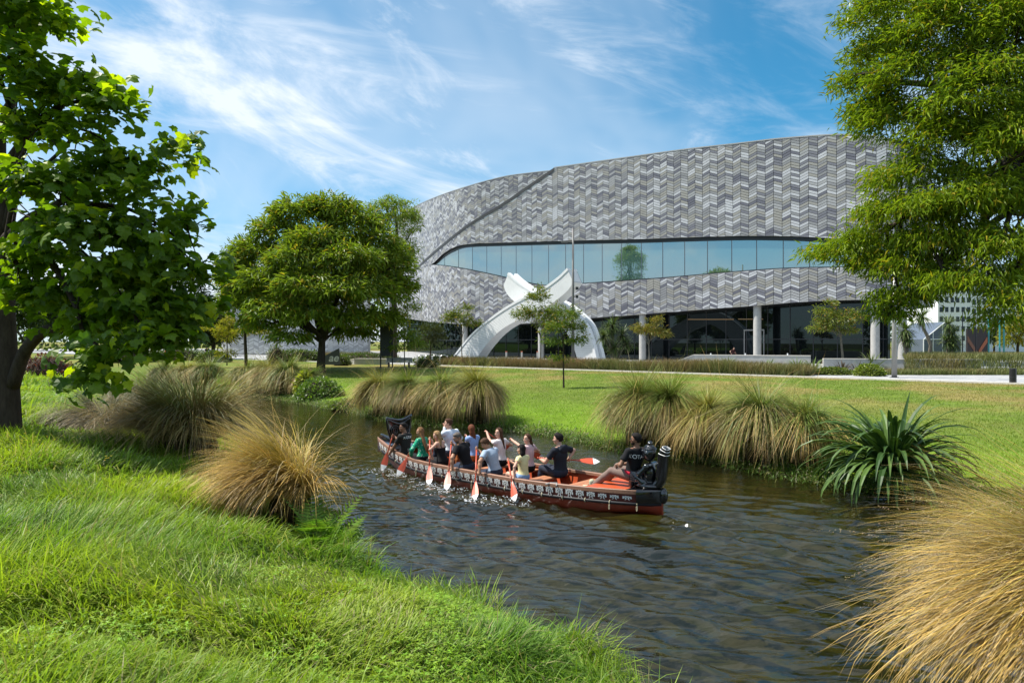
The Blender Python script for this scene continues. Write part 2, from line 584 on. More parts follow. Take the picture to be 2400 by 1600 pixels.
def bw(a, b, z):
    """boat coordinates: metres forward, metres to the near side, height"""
    return BC + a * BD + b * BN + np.array([0, 0, z])


TIPS = [(895.7, 1103), (931, 1116), (1006, 1137), (1047, 1149), (1113, 1172), (1207.5, 1174)]


def build_water():
    xs = axis(-125, 20, -5.0, 8.0, 0.05, 1.06)
    ys = axis(-16, 108, 4.4, 14, 0.045, 1.03)
    X, Y = np.meshgrid(xs, ys, indexing='ij')
    wx = X + 0.9 * (fbm(X * 0.45, Y * 0.45 + 7) - 0.5); wy = Y + 0.9 * (fbm(X * 0.45 + 3, Y * 0.45) - 0.5)
    z = np.zeros_like(X)
    amp = 0.5 + 1.6 * smooth((16.0 - Y) / 8)
    for ang, lam, a in ((64, 0.62, 0.010), (78, 0.41, 0.007), (50, 0.95, 0.010), (95, 0.30, 0.0035), (35, 0.5, 0.004)):
        k = 2 * math.pi / lam; ca, sa = math.cos(R(ang)), math.sin(R(ang))
        ph = k * (wx * ca + wy * sa) + 5 * fbm(X * 0.6 + ang, Y * 0.6)
        env = 0.4 + 1.2 * fbm(X * 0.5 + ang, Y * 0.5 - ang)
        s = np.sin(ph)
        z += a * env * amp * (s + 0.18 * np.sin(2 * ph + 0.6))
    # rings off the paddles
    for k, (px, py) in enumerate(TIPS):
        p = pt(px, py, CAMZ * FOC / (py - 800))
        r = np.hypot(X - p[0], Y - p[1])
        z += 0.017 * np.exp(-((r - 0.6) / 1.1) ** 2) * np.sin(2 * math.pi * r / 0.36 + k)
        z += 0.03 * np.exp(-(r / 0.28) ** 2) * (fbm(X * 9, Y * 9) - 0.45)
    # wake behind the stern
    st = bw(-4.3, 0, 0)
    dx, dy = X - st[0], Y - st[1]
    back = -(dx * BD[0] + dy * BD[1]); lat = dx * BN[0] + dy * BN[1]
    for sgn in (-1, 1):
        q = lat * sgn - back * 0.30 - 0.15
        e = np.exp(-(q / 0.55) ** 2) * smooth((back + 0.3) / 0.5) * np.exp(-np.maximum(back, 0) / 5.0)
        z += 0.040 * e * np.cos(2 * math.pi * (q + 0.22 * back) / 0.42)
    z += 0.03 * np.exp(-(lat / 0.5) ** 2) * smooth((back + 0.2) / 0.4) * np.exp(-np.maximum(back, 0) / 1.8) * (fbm(X * 4, Y * 4) - 0.4)
    # the fan of short waves trailing astern
    wedge = smooth((back - 0.1) / 0.6) * np.exp(-np.maximum(back, 0) / 4.5) * (1 - smooth((np.abs(lat) - 0.25 - 0.38 * back) / 0.5))
    z += wedge * (0.011 * np.sin(2 * math.pi * (np.abs(lat) * 0.9 - back * 0.35) / 0.24 + 3 * fbm(X * 1.3, Y * 1.3)) + 0.007 * np.sin(2 * math.pi * (lat + 0.2 * back) / 0.33 + 2))
    # along the hull
    aa = (X - BC[0]) * BD[0] + (Y - BC[1]) * BD[1]; bb = (X - BC[0]) * BN[0] + (Y - BC[1]) * BN[1]
    q = bb - 0.72
    z += 0.016 * np.exp(-((q - 0.35) / 0.6) ** 2) * smooth((4.4 - np.abs(aa)) / 1.0) * np.sin(2 * math.pi * (q * 0.8 + aa * 0.45) / 0.36)
    mb = MB().add(np.stack([X, Y, z], -1), grid_faces(len(xs), len(ys)))
    o = mb.build('water', M['water'], smooth=True)
    tag(o, 'clear brown river water rippled by the paddles', kind='structure')


build_ground()
build_water()


def path_pt(x, off=0.0):
    """a point on the kerb line at x, moved off metres away from the river"""
    n = np.array([0.6294, 0.7771])
    return np.array([x, PATH_A + PATH_B * x]) + n * off


def build_paths():
    mb = MB()
    xs = np.linspace(-160, 120, 60)
    rows = [np.array([[*path_pt(x, o), 0.905] for x in xs]) for o in (0.28, 60)]
    V = np.stack(rows, 1)
    mb.add(V, grid_faces(len(xs), 2))
    tag(mb.build('pavement', M['paving']), 'pale stone paved riverside promenade', kind='structure')
    k = MB()
    for x in np.arange(-60, 60, 1.6):                      # kerb stones, butted with a fine joint
        a, b = path_pt(x), path_pt(x + 1.585)
        n = np.array([0.6294, 0.7771]) * 0.27
        q = [a, b, b + n, a + n]
        V = np.array([[*p, z] for z in (0.6, 0.945) for p in q])
        k.add(V, np.array([(0, 1, 5, 4), (1, 2, 6, 5), (2, 3, 7, 6), (3, 0, 4, 7), (4, 5, 6, 7)]))
    tag(k.build('kerb', M['kerb']), 'pale concrete kerb along the top of the lawn', kind='structure')


build_paths()

# ------------------------------------------------------------------ convention centre
PLAN = np.concatenate([
    spline([(-30, 165), (-24, 147), (-20, 133), (-15.5, 118.5), (-12, 110), (-9, 104), (-6, 100.14)], 60)[:-1],
    np.stack([np.linspace(-6, 34, 81), 95 + 0.14 * 0 - 0.856 * np.linspace(-6, 34, 81) + 0.004], 1)[:-1],
    spline([(34, 65.9), (37, 64.3), (39.6, 65.0), (41.6, 68.2), (42.4, 75), (42.4, 96)], 40)])
PS = np.concatenate([[0], np.cumsum(np.hypot(*np.diff(PLAN, axis=0).T))])
_T = np.gradient(PLAN, axis=0); _T /= np.linalg.norm(_T, axis=1)[:, None]
PN = np.stack([_T[:, 1], -_T[:, 0]], 1)


def plan(s, off=0.0):
    """point of the facade line at arc length s, pushed off metres outwards"""
    x, y = np.interp(s, PS, PLAN[:, 0]), np.interp(s, PS, PLAN[:, 1])
    nx, ny = np.interp(s, PS, PN[:, 0]), np.interp(s, PS, PN[:, 1])
    return np.stack([x + nx * off, y + ny * off], -1)


PPX = 1200 + FOC * PLAN[:, 0] / PLAN[:, 1]
_vis = PS <= PS[np.argmax(PPX)]


def s_of_px(px):
    return np.interp(px, PPX[_vis], PS[_vis])


def zcurve(pts):
    """edge drawn through photo pixels -> height as a function of arc length"""
    pts = np.array(pts, float)
    xs = np.linspace(pts[0, 0], pts[-1, 0], 240)
    i = np.interp(xs, pts[:, 0], np.arange(len(pts)))
    sp = spline(pts, 600)
    o = np.argsort(sp[:, 0])
    ys = np.interp(xs, sp[o, 0], sp[o, 1])
    s = s_of_px(xs); Yd = plan(s)[:, 1]
    z = CAMZ - (ys - 800) / FOC * Yd
    return lambda q: np.interp(q, s, z)


E_TOP = zcurve([(900, 520), (940, 495), (960, 482), (1010, 459), (1076, 436), (1163, 412), (1230, 402), (1299, 394), (1400, 380), (1493, 367), (1610, 351), (1735, 337), (1810, 328), (1881, 322), (1940, 318), (1978, 317), (2040, 320), (2100, 330), (2160, 345)])
E_DIAG = zcurve([(930, 668), (979, 625), (1008, 598), (1057, 557), (1105, 521), (1178, 477), (1251, 427), (1299, 394), (1340, 366)])
E_WTOP = zcurve([(930, 662), (975, 634), (1013, 619), (1037, 596), (1067, 579), (1100, 572), (1173, 569), (1343, 564), (1500, 560.5), (1600, 557), (1700, 554), (1769, 553), (1850, 554), (1905, 556), (1980, 560), (2060, 566), (2160, 578)])
E_WBOT = zcurve([(930, 640), (975, 629), (1013, 621), (1090, 631), (1171, 648), (1241, 664), (1282, 669.5), (1330, 668), (1365, 665), (1551, 652), (1680, 641), (1769, 634), (1832, 630), (1910, 627.5), (2026, 627), (2100, 629), (2160, 634)])
E_BOT = zcurve([(900, 735), (960, 747), (1040, 757), (1120, 760), (1193, 760), (1300, 754), (1364, 747), (1500, 737), (1640, 726), (1763, 717), (1890, 707), (1990, 703), (2060, 703), (2120, 708), (2160, 716)])
TW, TP, TA = 0.88, 0.285, 0.33          # tile width, row pitch, rise of the chevron


def shade_of(i, k):
    """glaze of a tile: neighbours in a chevron often share it"""
    h = _LAT[(i // 2 * 7 + 13) & 255, (k * 3 + i // 4) & 255]
    h2 = _LAT[(i * 5 + 91) & 255, (k * 11 + 7) & 255]
    v = h if h2 < 0.45 else _LAT[(i * 3 + 40) & 255, (k * 7 + 120) & 255]
    drift = 0.16 * (_LAT[(i // 5) & 255, (k // 6) & 255] - 0.5)
    v = min(max(v + drift, 0), 0.999)
    for n, t in enumerate((0.19, 0.40, 0.60, 0.76, 0.90, 1.0)):
        if v < t: return n
    return 5


def tile_region(s0, s1, lo, hi, off, picked, stuff):
    n0, n1 = int(math.floor(s0 / TW)), int(math.ceil(s1 / TW))
    g = 0.021
    for i in range(n0, n1):
        a, b = max(i * TW + g, s0), min((i + 1) * TW - g, s1)
        if b - a < 0.1: continue
        la, lb, ha, hb = float(lo(a)), float(lo(b)), float(hi(a)), float(hi(b))
        za, zb = (0, TA) if i % 2 == 0 else (TA, 0)
        (xa, ya), (xb, yb) = plan(np.array([a, b]), off)
        nx, ny = plan(np.array([(a + b) / 2]), off + 0.05)[0] - plan(np.array([(a + b) / 2]), off)[0]
        k0 = int(math.floor((min(la, lb) - TA) / TP)) - 1; k1 = int(math.ceil(max(ha, hb) / TP)) + 1
        for k in range(k0, k1):
            q = [k * TP + za + g, k * TP + zb + g, (k + 1) * TP + zb - g, (k + 1) * TP + za - g]
            c = [min(max(q[0], la), ha), min(max(q[1], lb), hb), min(max(q[2], lb), hb), min(max(q[3], la), ha)]
            if c[3] - c[0] < 0.02 and c[2] - c[1] < 0.02: continue
            if ha <= la and hb <= lb: continue
            full = all(abs(u - v) < 1e-6 for u, v in zip(q, c)) and b - a > TW - 2.1 * g
            sh = shade_of(i, k)
            if full and off == 0.0 and 14 < xa < 30.5:
                picked.append((ya + 0.02 * abs((q[0] + q[2]) / 2 - 3), xa, ya, xb, yb, q[0], i % 2, sh))
                continue
            V = np.array([(xa, ya, c[0]), (xb, yb, c[1]), (xb, yb, c[2]), (xa, ya, c[3])])
            W = V + np.array([nx, ny, 0])
            stuff[sh].add(np.concatenate([V, W]), np.array([(4, 5, 6, 7), (0, 1, 5, 4), (1, 2, 6, 5), (2, 3, 7, 6), (3, 0, 4, 7)]))


def sheet(mb, s, lo, hi, off, mi=0, rows=1):
    p = plan(s, off)
    z0, z1 = lo(s), np.maximum(hi(s), lo(s) + 0.001)
    V = np.stack([np.stack([p[:, 0], p[:, 1], z0 + (z1 - z0) * f], -1) for f in np.linspace(0, 1, rows + 1)], 1)
    mb.add(V, grid_faces(len(s), rows + 1), mi=mi)


def strip_between(mb, s, zf, offa, offb):
    a, b = plan(s, offa), plan(s, offb); z = zf(s)
    V = np.stack([np.column_stack([a, z]), np.column_stack([b, z])], 1)
    mb.add(V, grid_faces(len(s), 2))


def build_centre():
    b = empty('convention_centre', (12, 95, 0.9))
    tag(b, 'large curved building clad in grey chevron tiles behind the white arch', 'building')
    inv = np.array([12, 95, 0.9])

    def fix(o):
        o.location = -Vector(inv)
        return o
    picked = []; stuff = [MB() for _ in range(6)]
    hiA = lambda q: np.minimum(E_TOP(q), E_DIAG(q)) if np.isscalar(q) else np.minimum(E_TOP(q), E_DIAG(q))
    sA0, sEnd = float(s_of_px(965)), PS[-1] - 22
    dg = float(s_of_px(1299))
    hiA = lambda q: np.where(np.asarray(q) < dg, E_DIAG(q), E_TOP(q))
    tile_region(sA0, sEnd, E_WTOP, hiA, 0.0, picked, stuff)
    sB0 = 8.0
    tile_region(sB0, sEnd, E_BOT, E_WBOT, 0.0, picked, stuff)
    tile_region(8.0, dg + 1.5, E_DIAG, E_TOP, -1.3, picked, stuff)
    # the 300 nearest full tiles are parts of their own, the rest one joined piece per glaze
    picked.sort()
    meshes = {}
    for n, (key, xa, ya, xb, yb, z0, par, sh) in enumerate(picked):
        if n < 300:
            if (par, sh) not in meshes:
                w = math.hypot(xb - xa, yb - ya); g = 0.021
                za, zb = (0, TA) if par == 0 else (TA, 0)
                z00 = za
                q = [0, zb - za, zb - za + TP - 2 * g, TP - 2 * g]
                V = np.array([(0, 0, q[0]), (w, 0, q[1]), (w, 0, q[2]), (0, 0, q[3])])
                W = V + np.array([0, -0.05, 0])
                mb = MB().add(np.concatenate([V, W]), np.array([(4, 5, 6, 7), (0, 1, 5, 4), (1, 2, 6, 5), (2, 3, 7, 6), (3, 0, 4, 7)]))
                meshes[par, sh] = mb.mesh('tile', M['tiles'][sh])
            o = link_mesh('tile', meshes[par, sh], b, Vector((xa, ya, z0)) - Vector(inv), (0, 0, math.atan2(yb - ya, xb - xa)))
        else:
            za, zb = (0, TA) if par == 0 else (TA, 0); g = 0.021
            q = [z0, z0 + zb - za, z0 + zb - za + TP - 2 * g, z0 + TP - 2 * g]
            V = np.array([(xa, ya, q[0]), (xb, yb, q[1]), (xb, yb, q[2]), (xa, ya, q[3])])
            nx, ny = -(ya - yb), -(xb - xa)
            l = math.hypot(nx, ny)
            W = V + np.array([-abs(nx) / l * 0.05, -abs(ny) / l * 0.05, 0])
            stuff[sh].add(np.concatenate([V, W]), np.array([(4, 5, 6, 7), (0, 1, 5, 4), (1, 2, 6, 5), (2, 3, 7, 6), (3, 0, 4, 7)]))
    allt = MB()
    for k, st in enumerate(stuff):
        for kk, lst in st.F.items():
            V = np.concatenate(st.V)
            F = np.concatenate([f for f, _ in lst])
            allt.add(V, F, mi=k)
    fix(tag(allt.build('tile_cladding', M['tiles'], b), kind='stuff'))
    # dark backing walls
    bk = MB()
    sa = np.linspace(sA0, PS[-1], 300)
    sheet(bk, sa, E_WTOP, hiA, -0.02); sheet(bk, np.linspace(2, PS[-1], 300), E_BOT, E_WBOT, -0.02)
    sheet(bk, np.linspace(2, dg + 2.5, 160), E_DIAG, E_TOP, -1.32)
    fix(bk.build('wall', M['backing'], b))
    # trims: diagonal fold, roof edge, window head
    tr = MB()
    sd = np.linspace(float(s_of_px(972)), dg, 120)
    strip_between(tr, sd, lambda q: E_DIAG(q) + 0.02, -1.3, 0.10)
    sheet(tr, sd, lambda q: E_DIAG(q) - 0.42 * smooth((q - sd[0]) / 4), lambda q: E_DIAG(q) + 0.02, 0.10)
    strip_between(tr, sd, lambda q: E_DIAG(q) - 0.42 * smooth((q - sd[0]) / 4), -0.05, 0.10)
    fix(tr.build('fold_trim', M['trim'], b))
    rf = MB()
    sr = np.linspace(dg, PS[-1], 220)
    sheet(rf, sr, E_TOP, lambda q: E_TOP(q) + 0.12, 0.08); strip_between(rf, sr, lambda q: E_TOP(q) + 0.12, 0.08, -9)
    sl = np.linspace(2, dg, 120)
    sheet(rf, sl, E_TOP, lambda q: E_TOP(q) + 0.10, -1.22); strip_between(rf, sl, lambda q: E_TOP(q) + 0.10, -1.22, -9)
    fix(rf.build('roof', M['greymetal'], b))
    wh = MB()
    sw = np.linspace(float(s_of_px(1006)), PS[-1], 260)
    strip_between(wh, sw, E_WTOP, 0.03, -0.8)
    sheet(wh, sw, lambda q: E_WTOP(q) - 0.42 * smooth((q - sw[0]) / 7), lambda q: E_WTOP(q) + 0.02, -0.30)
    strip_between(wh, sw, lambda q: E_WBOT(q), -0.02, -0.8)
    sheet(wh, sw, E_WBOT, lambda q: E_WBOT(q) + 0.10, -0.02)
    fix(wh.build('window_head', M['black'], b))
    # ribbon window: one pane each
    px = [1013, 1037, 1070, 1103, 1137, 1171, 1206, 1243, 1282, 1322, 1364, 1408, 1453, 1500, 1550, 1601.5, 1655, 1712, 1770.5, 1833, 1895, 1960, 2027, 2095, 2140]
    ss = s_of_px(np.array(px))
    mull = MB()
    for p0, p1 in zip(ss[:-1], ss[1:]):
        q = np.linspace(p0 + 0.03, p1 - 0.03, 3)
        mb = MB()
        sheet(mb, q, lambda t: E_WBOT(t) - 0.05, E_WTOP, -0.36); sheet(mb, q, lambda t: E_WBOT(t) - 0.05, E_WTOP, -0.39)
        fix(mb.build('window_pane', M['glass'], b))
        r = np.array([p0 - 0.035, p0 + 0.035])
        sheet(mull, r, lambda t: E_WBOT(t), E_WTOP, -0.33)
    fix(mull.build('mullion', M['black'], b))
    # soffit and the glazed ground floor, set back
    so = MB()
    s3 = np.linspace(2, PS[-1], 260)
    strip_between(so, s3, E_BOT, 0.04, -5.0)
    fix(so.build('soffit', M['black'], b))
    gp = np.arange(6, PS[-1] - 18, 2.4)
    ml = MB()
    for n, p0 in enumerate(gp):
        q = np.array([p0 + 0.03, p0 + 2.37])
        mb = MB()
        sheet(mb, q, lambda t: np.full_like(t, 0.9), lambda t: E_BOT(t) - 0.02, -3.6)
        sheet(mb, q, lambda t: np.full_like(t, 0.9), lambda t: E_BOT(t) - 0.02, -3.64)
        fix(mb.build('glass_panel', M['glassdark'], b))
        sheet(ml, np.array([p0 - 0.04, p0 + 0.04]), lambda t: np.full_like(t, 0.9), lambda t: E_BOT(t) - 0.02, -3.55)
    for zt in (3.4,):
        sheet(ml, np.linspace(6, PS[-1] - 18, 200), lambda t: np.full_like(t, zt), lambda t: np.full_like(t, zt + 0.09), -3.56)
    fix(ml.build('glazing_frame', M['darkmetal'], b))
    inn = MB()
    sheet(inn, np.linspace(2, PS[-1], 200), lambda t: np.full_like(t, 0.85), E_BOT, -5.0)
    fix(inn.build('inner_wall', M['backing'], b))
    lit = MB()
    for x0, x1, yy in ((1580, 1690, 749.5), (1700, 1760, 749)):
        q = s_of_px(np.linspace(x0, x1, 8)); Yd = plan(q)[:, 1]
        zz = CAMZ - (yy - 800) / FOC * (Yd + 3)
        sheet(lit, q, lambda t: zz, lambda t: zz + 0.10, -3.5)
    fix(lit.build('timber_rail', mat('timber_rail', (0.45, 0.28, 0.14), 0.6), b))
    dr = MB()
    q = s_of_px(np.array([1714.0, 1716.5])); sheet(dr, q, lambda t: np.full_like(t, 0.9), lambda t: np.full_like(t, 4.5), -3.45)
    q = s_of_px(np.array([1761.0, 1763.5])); sheet(dr, q, lambda t: np.full_like(t, 0.9), lambda t: np.full_like(t, 4.5), -3.45)
    q = s_of_px(np.array([1714.0, 1763.5])); sheet(dr, q, lambda t: np.full_like(t, 4.4), lambda t: np.full_like(t, 4.55), -3.44)
    fix(dr.build('door', M['greymetal'], b))
    for pxc, d, off in ((1775, 0.82, -0.9), (1506, 0.82, -0.9), (1268, 0.8, -0.9), (2051, 0.8, -0.9), (2115, 0.8, -0.9), (1090, 0.8, -0.9)):
        s = float(s_of_px(pxc)); p = plan(np.array([s]), off)[0]
        p[0] = (pxc - 1200) / FOC * p[1]
        zt = float(E_BOT(s)) - 0.005
        a = np.linspace(0, 2 * math.pi, 24, endpoint=False)
        V = np.concatenate([np.stack([p[0] + d / 2 * np.cos(a), p[1] + d / 2 * np.sin(a), np.full(24, z)], 1) for z in (0.9, zt)])
        i = np.arange(24); F = np.stack([i, (i + 1) % 24, (i + 1) % 24 + 24, i + 24], 1)
        fix(MB().add(V, F).build('column', M['concrete'], b, smooth=True))


build_centre()

# ------------------------------------------------------------------ foliage helpers


def unit(v):
    return v / (np.linalg.norm(v, axis=-1, keepdims=True) + 1e-9)


def scatter(mb, T, F, pos, fwd, up, size, col, vcol=None):
    """instances of a leaf template (x forward, y side, z up) written into one mesh"""
    n, k = len(pos), len(T)
    f = unit(fwd); s = unit(np.cross(up, f)); u = np.cross(f, s)
    size = np.broadcast_to(np.asarray(size, float), (n,))
    V = pos[:, None] + size[:, None, None] * (T[None, :, 0:1] * f[:, None] + T[None, :, 1:2] * s[:, None] + T[None, :, 2:3] * u[:, None])
    C = np.repeat(col, k, 0)
    off = (np.arange(n) * k)[:, None, None]
    Fs = [(np.asarray(ff)[None] + off).reshape(-1, np.asarray(ff).shape[1]) for ff in F]
    mb.add(V.reshape(-1, 3), Fs, C)


LANCE = np.array([(0, 0, 0), (0.45, 0.13, 0.05), (1, 0, -0.14), (0.45, -0.13, 0.05)]), [np.array([(0, 1, 2), (0, 2, 3)])]
NARROW = np.array([(0, 0, 0), (0.35, 0.085, 0.05), (1, 0, -0.30), (0.35, -0.085, 0.05)]), [np.array([(0, 1, 2), (0, 2, 3)])]
_mo = [(0, 0.0, 0), (-0.10, 0.22, -.03), (0.10, 0.48, -.12), (0.34, 0.34, -.02), (0.52, 0.46, -.12), (0.68, 0.22, -.05), (1.0, 0.0, -.22), (0.68, -0.22, -.05), (0.52, -0.46, -.12), (0.34, -0.34, -.02), (0.10, -0.48, -.12), (-0.10, -0.22, -.03)]
MAPLE = np.array(_mo + [(0.38, 0, 0.06)]), [np.array([(i, (i + 1) % 12, 12) for i in range(12)])]
CLOVER = np.array([(0, 0, 0), (0.5, 0.2, 0.1), (0.95, 0.3, 0), (0.55, 0.02, .06), (0.95, -0.3, 0), (0.5, -0.2, 0.1)]), [np.array([(0, 1, 3), (1, 2, 3), (0, 3, 5), (3, 4, 5)])]


def blades(mb, root, az, el, bend, Ln, W, c0, c1, segs=3, twist=0.0, power=1.0, rng=RNG, prof=None):
    """curved tapering grass blades: they leave at elevation el and bow over by bend"""
    n = len(root)
    P = [np.array(root, float)]
    for i in range(segs):
        t = (i + 0.5) / segs
        e = el - bend * (t ** power if prof is None else prof(t))
        d = np.stack([np.cos(e) * np.cos(az), np.cos(e) * np.sin(az), np.sin(e)], 1)
        P.append(P[-1] + d * (Ln / segs)[:, None])
    sa = az + math.pi / 2 + twist
    side = np.stack([np.cos(sa), np.sin(sa), np.zeros(n)], 1)
    rows, cols = [], []
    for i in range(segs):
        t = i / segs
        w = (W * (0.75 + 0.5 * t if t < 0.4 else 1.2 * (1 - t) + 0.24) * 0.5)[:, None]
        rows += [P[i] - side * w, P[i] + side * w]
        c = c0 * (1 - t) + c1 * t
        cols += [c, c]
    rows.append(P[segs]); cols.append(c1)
    k = 2 * segs + 1
    V = np.stack(rows, 1).reshape(-1, 3); C = np.stack(cols, 1).reshape(-1, 3)
    q = np.array([(2 * i, 2 * i + 1, 2 * i + 3, 2 * i + 2) for i in range(segs - 1)]).reshape(-1, 4)
    t3 = np.array([(2 * segs - 2, 2 * segs - 1, 2 * segs)])
    off = (np.arange(n) * k)[:, None, None]
    F = [(t3[None] + off).reshape(-1, 3)]
    if len(q): F.append((q[None] + off).reshape(-1, 4))
    mb.add(V, F, C)


def vary(c, n, amt=0.25, rng=RNG, hue=0.12):
    c = np.asarray(c, float)
    v = 1 + amt * (rng.random((n, 1)) * 2 - 1)
    h = 1 + hue * (rng.random((n, 3)) * 2 - 1)
    return np.clip(c * v * h, 0.002, 1)


def mixc(a, b, t):
    t = np.asarray(t)[..., None]
    return np.asarray(a) * (1 - t) + np.asarray(b) * t


def limb(p0, p1, r0, r1, rng, sag=0.0, wob=0.06, n=7):
    p0, p1 = np.asarray(p0, float), np.asarray(p1, float)
    d = np.linalg.norm(p1 - p0)
    m1 = p0 + (p1 - p0) * 0.35 + np.array([0, 0, 0.12 * d - sag]) + rng.normal(0, wob * d, 3)
    m2 = p0 + (p1 - p0) * 0.7 + np.array([0, 0, 0.10 * d - sag]) + rng.normal(0, wob * d * 0.7, 3)
    P = spline([p0, m1, m2, p1], n)
    return P, np.linspace(r0, r1, n)


def tree(name, label, cat, base, trunk_top, r0, lobes, nclus, per, leaf, size, cols, clr=0.55, shell=0.55, seed=1, group=None, bark='bark',
         nlimb=9, ntwig=40, parts=0, leafmat='leaf', droop=0.35, lean=None, depth_r=1.0, rtop=None, forks=None):
    """trunk (> limbs) and a crown of leaf sprays spread through the lobes; parts: that many leaves become objects of their own"""
    rng = np.random.default_rng(seed)
    base = np.asarray(base, float); top = np.asarray(trunk_top, float)
    root = empty(name, base)
    tag(root, label, cat, group)
    lob = np.array(lobes, float)
    vol = np.cbrt(lob[:, 3] * lob[:, 4] * lob[:, 5]) ** 2
    pick = rng.choice(len(lob), nclus, p=vol / vol.sum())
    dirs = unit(rng.normal(size=(nclus, 3)))
    dirs[:, 2] = np.where(dirs[:, 2] < -0.35, -dirs[:, 2] * 0.5, dirs[:, 2])
    rad = shell + (1 - shell) * rng.random(nclus) ** 0.8
    cen = lob[pick, :3]; cl = cen + dirs * lob[pick, 3:6] * rad[:, None]
    allc = lob[:, :3].mean(0)
    outw = unit(unit(cl - cen) + 0.6 * unit(cl - allc))
    if droop is not None: outw[:, 2] += 0.05
    tint = rng.random(nclus)
    n = nclus * per
    ci = np.repeat(np.arange(nclus), per)
    pos = cl[ci] + np.clip(rng.normal(0, 1, (n, 3)), -1.9, 1.9) * clr * 0.5 * np.array([1, 1, 0.6])
    fwd = unit(outw[ci] * 0.8 + rng.normal(0, 0.55, (n, 3)) + np.array([0, 0, -droop]))
    up = unit(np.array([0, 0, 1.0]) + rng.normal(0, 0.45, (n, 3)) + outw[ci] * 0.4)
    w = np.clip(tint[ci] * 0.6 + rng.random(n) * 0.5 - 0.05, 0, 1)
    c = mixc(cols[0], cols[1], w) * (0.8 + 0.4 * rng.random((n, 1)))
    if len(cols) > 2:
        odd = rng.random(n) < (0.14 if leafmat == 'broadleaf' else 0.08)
        c[odd] = np.asarray(cols[2]) * (0.8 + 0.4 * rng.random((odd.sum(), 1)))
    sz = size * (0.65 + 0.7 * rng.random(n))
    mb = MB()
    keep = np.ones(n, bool)
    if parts:
        px = 1200 + FOC * pos[:, 0] / pos[:, 1]; py = 800 - FOC * (pos[:, 2] - CAMZ) / pos[:, 1]
        key = pos[:, 1] / sz + 1000 * ((px < 10) | (px > 2390) | (py < 10))
        big = np.argsort(key)[:parts]
        keep[big] = False
        shades = []
        for k in range(5):
            m1 = MB(); cc = mixc(cols[0], cols[1], np.array([k / 4]))
            m1.add(leaf[0], leaf[1], np.repeat(cc, len(leaf[0]), 0))
            shades.append(m1.mesh('leaf', M[leafmat]))
        f = unit(fwd); s = unit(np.cross(up, f)); u = np.cross(f, s)
        for i in big:
            o = link_mesh('leaf', shades[int(w[i] * 4.99)], root)
            Mx = Matrix(((f[i][0], s[i][0], u[i][0], 0), (f[i][1], s[i][1], u[i][1], 0), (f[i][2], s[i][2], u[i][2], 0), (0, 0, 0, 1)))
            o.matrix_local = Matrix.Translation(Vector(pos[i] - base)) @ Mx @ Matrix.Scale(sz[i], 4)
    scatter(mb, leaf[0], leaf[1], pos[keep] - base, fwd[keep], up[keep], sz[keep], c[keep])
    cr = mb.build('crown', M[leafmat], root)
    cr['kind'] = 'stuff'
    tr = MB()
    mid = (base + top) / 2 + (np.zeros(3) if lean is None else np.asarray(lean))
    P = spline([base + np.array([0, 0, -0.25]), base + np.array([0, 0, 0.25]), mid, top], 12) - base
    rt = r0 * 0.62 if rtop is None else rtop
    rr = np.interp(np.linspace(0, 1, 12), [0, 0.12, 1], [r0 * 1.35, r0, rt])
    tr.tube(P, rr, 12)
    trunk = tr.build('trunk', M[bark], root, smooth=True)
    br = MB()
    order = rng.permutation(len(lob))
    tips = []
    for q in range(max(nlimb, 1)):
        l = lob[order[q % len(lob)]]
        tip = l[:3] + rng.normal(0, 0.25, 3) * l[3:6]
        st = top if q % 2 == 0 else mid * 0.35 + top * 0.65
        P, rr = limb(st - base, tip - base, rt * (0.75 if q % 2 == 0 else 0.5), rt * 0.12, rng)
        br.tube(P, rr, 7); tips.append(P)
    for q in range(ntwig):
        P0 = tips[rng.integers(len(tips))]; a = P0[rng.integers(2, len(P0))]
        dd = np.linalg.norm(cl - base - a, axis=1)
        b = cl[rng.choice(np.argsort(dd)[:max(6, nclus // 12)])] - base
        P, rr = limb(a, b, rt * 0.16, rt * 0.03, rng, n=5)
        br.tube(P, rr, 4, caps=False)
    for fk in (forks or []):
        P, rr = limb(np.asarray(fk[0]) - base, np.asarray(fk[1]) - base, fk[2], fk[3], rng, sag=fk[4] if len(fk) > 4 else 0, n=10)
        m3 = MB(); m3.tube(P, rr, 9); m3.build('branch', M[bark], root, smooth=True)
    if nlimb: br.build('branch', M[bark], root, smooth=True)
    return root


def plobes(lst, dr=None, flat=1.0):
    """lobes given through pixels: (px, py, depth, rx px, ry px[, depth radius])"""
    out = []
    for q in lst:
        px, py, Y, rx, ry = q[:5]
        c = pt(px, py, Y); k = Y / FOC
        out.append((*c, rx * k, q[5] if len(q) > 5 else (rx + ry) / 2 * k * 0.9, ry * k * flat))
    return out


GREEN = [(0.085, 0.15, 0.018), (0.27, 0.33, 0.028), (0.32, 0.25, 0.03)]
BRIGHT = [(0.12, 0.20, 0.02), (0.26, 0.33, 0.03), (0.26, 0.20, 0.03)]
YELLOW = [(0.17, 0.19, 0.02), (0.34, 0.31, 0.03), (0.36, 0.24, 0.04)]
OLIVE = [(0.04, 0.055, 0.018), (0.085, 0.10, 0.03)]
DARK = [(0.022, 0.042, 0.012), (0.05, 0.08, 0.018)]

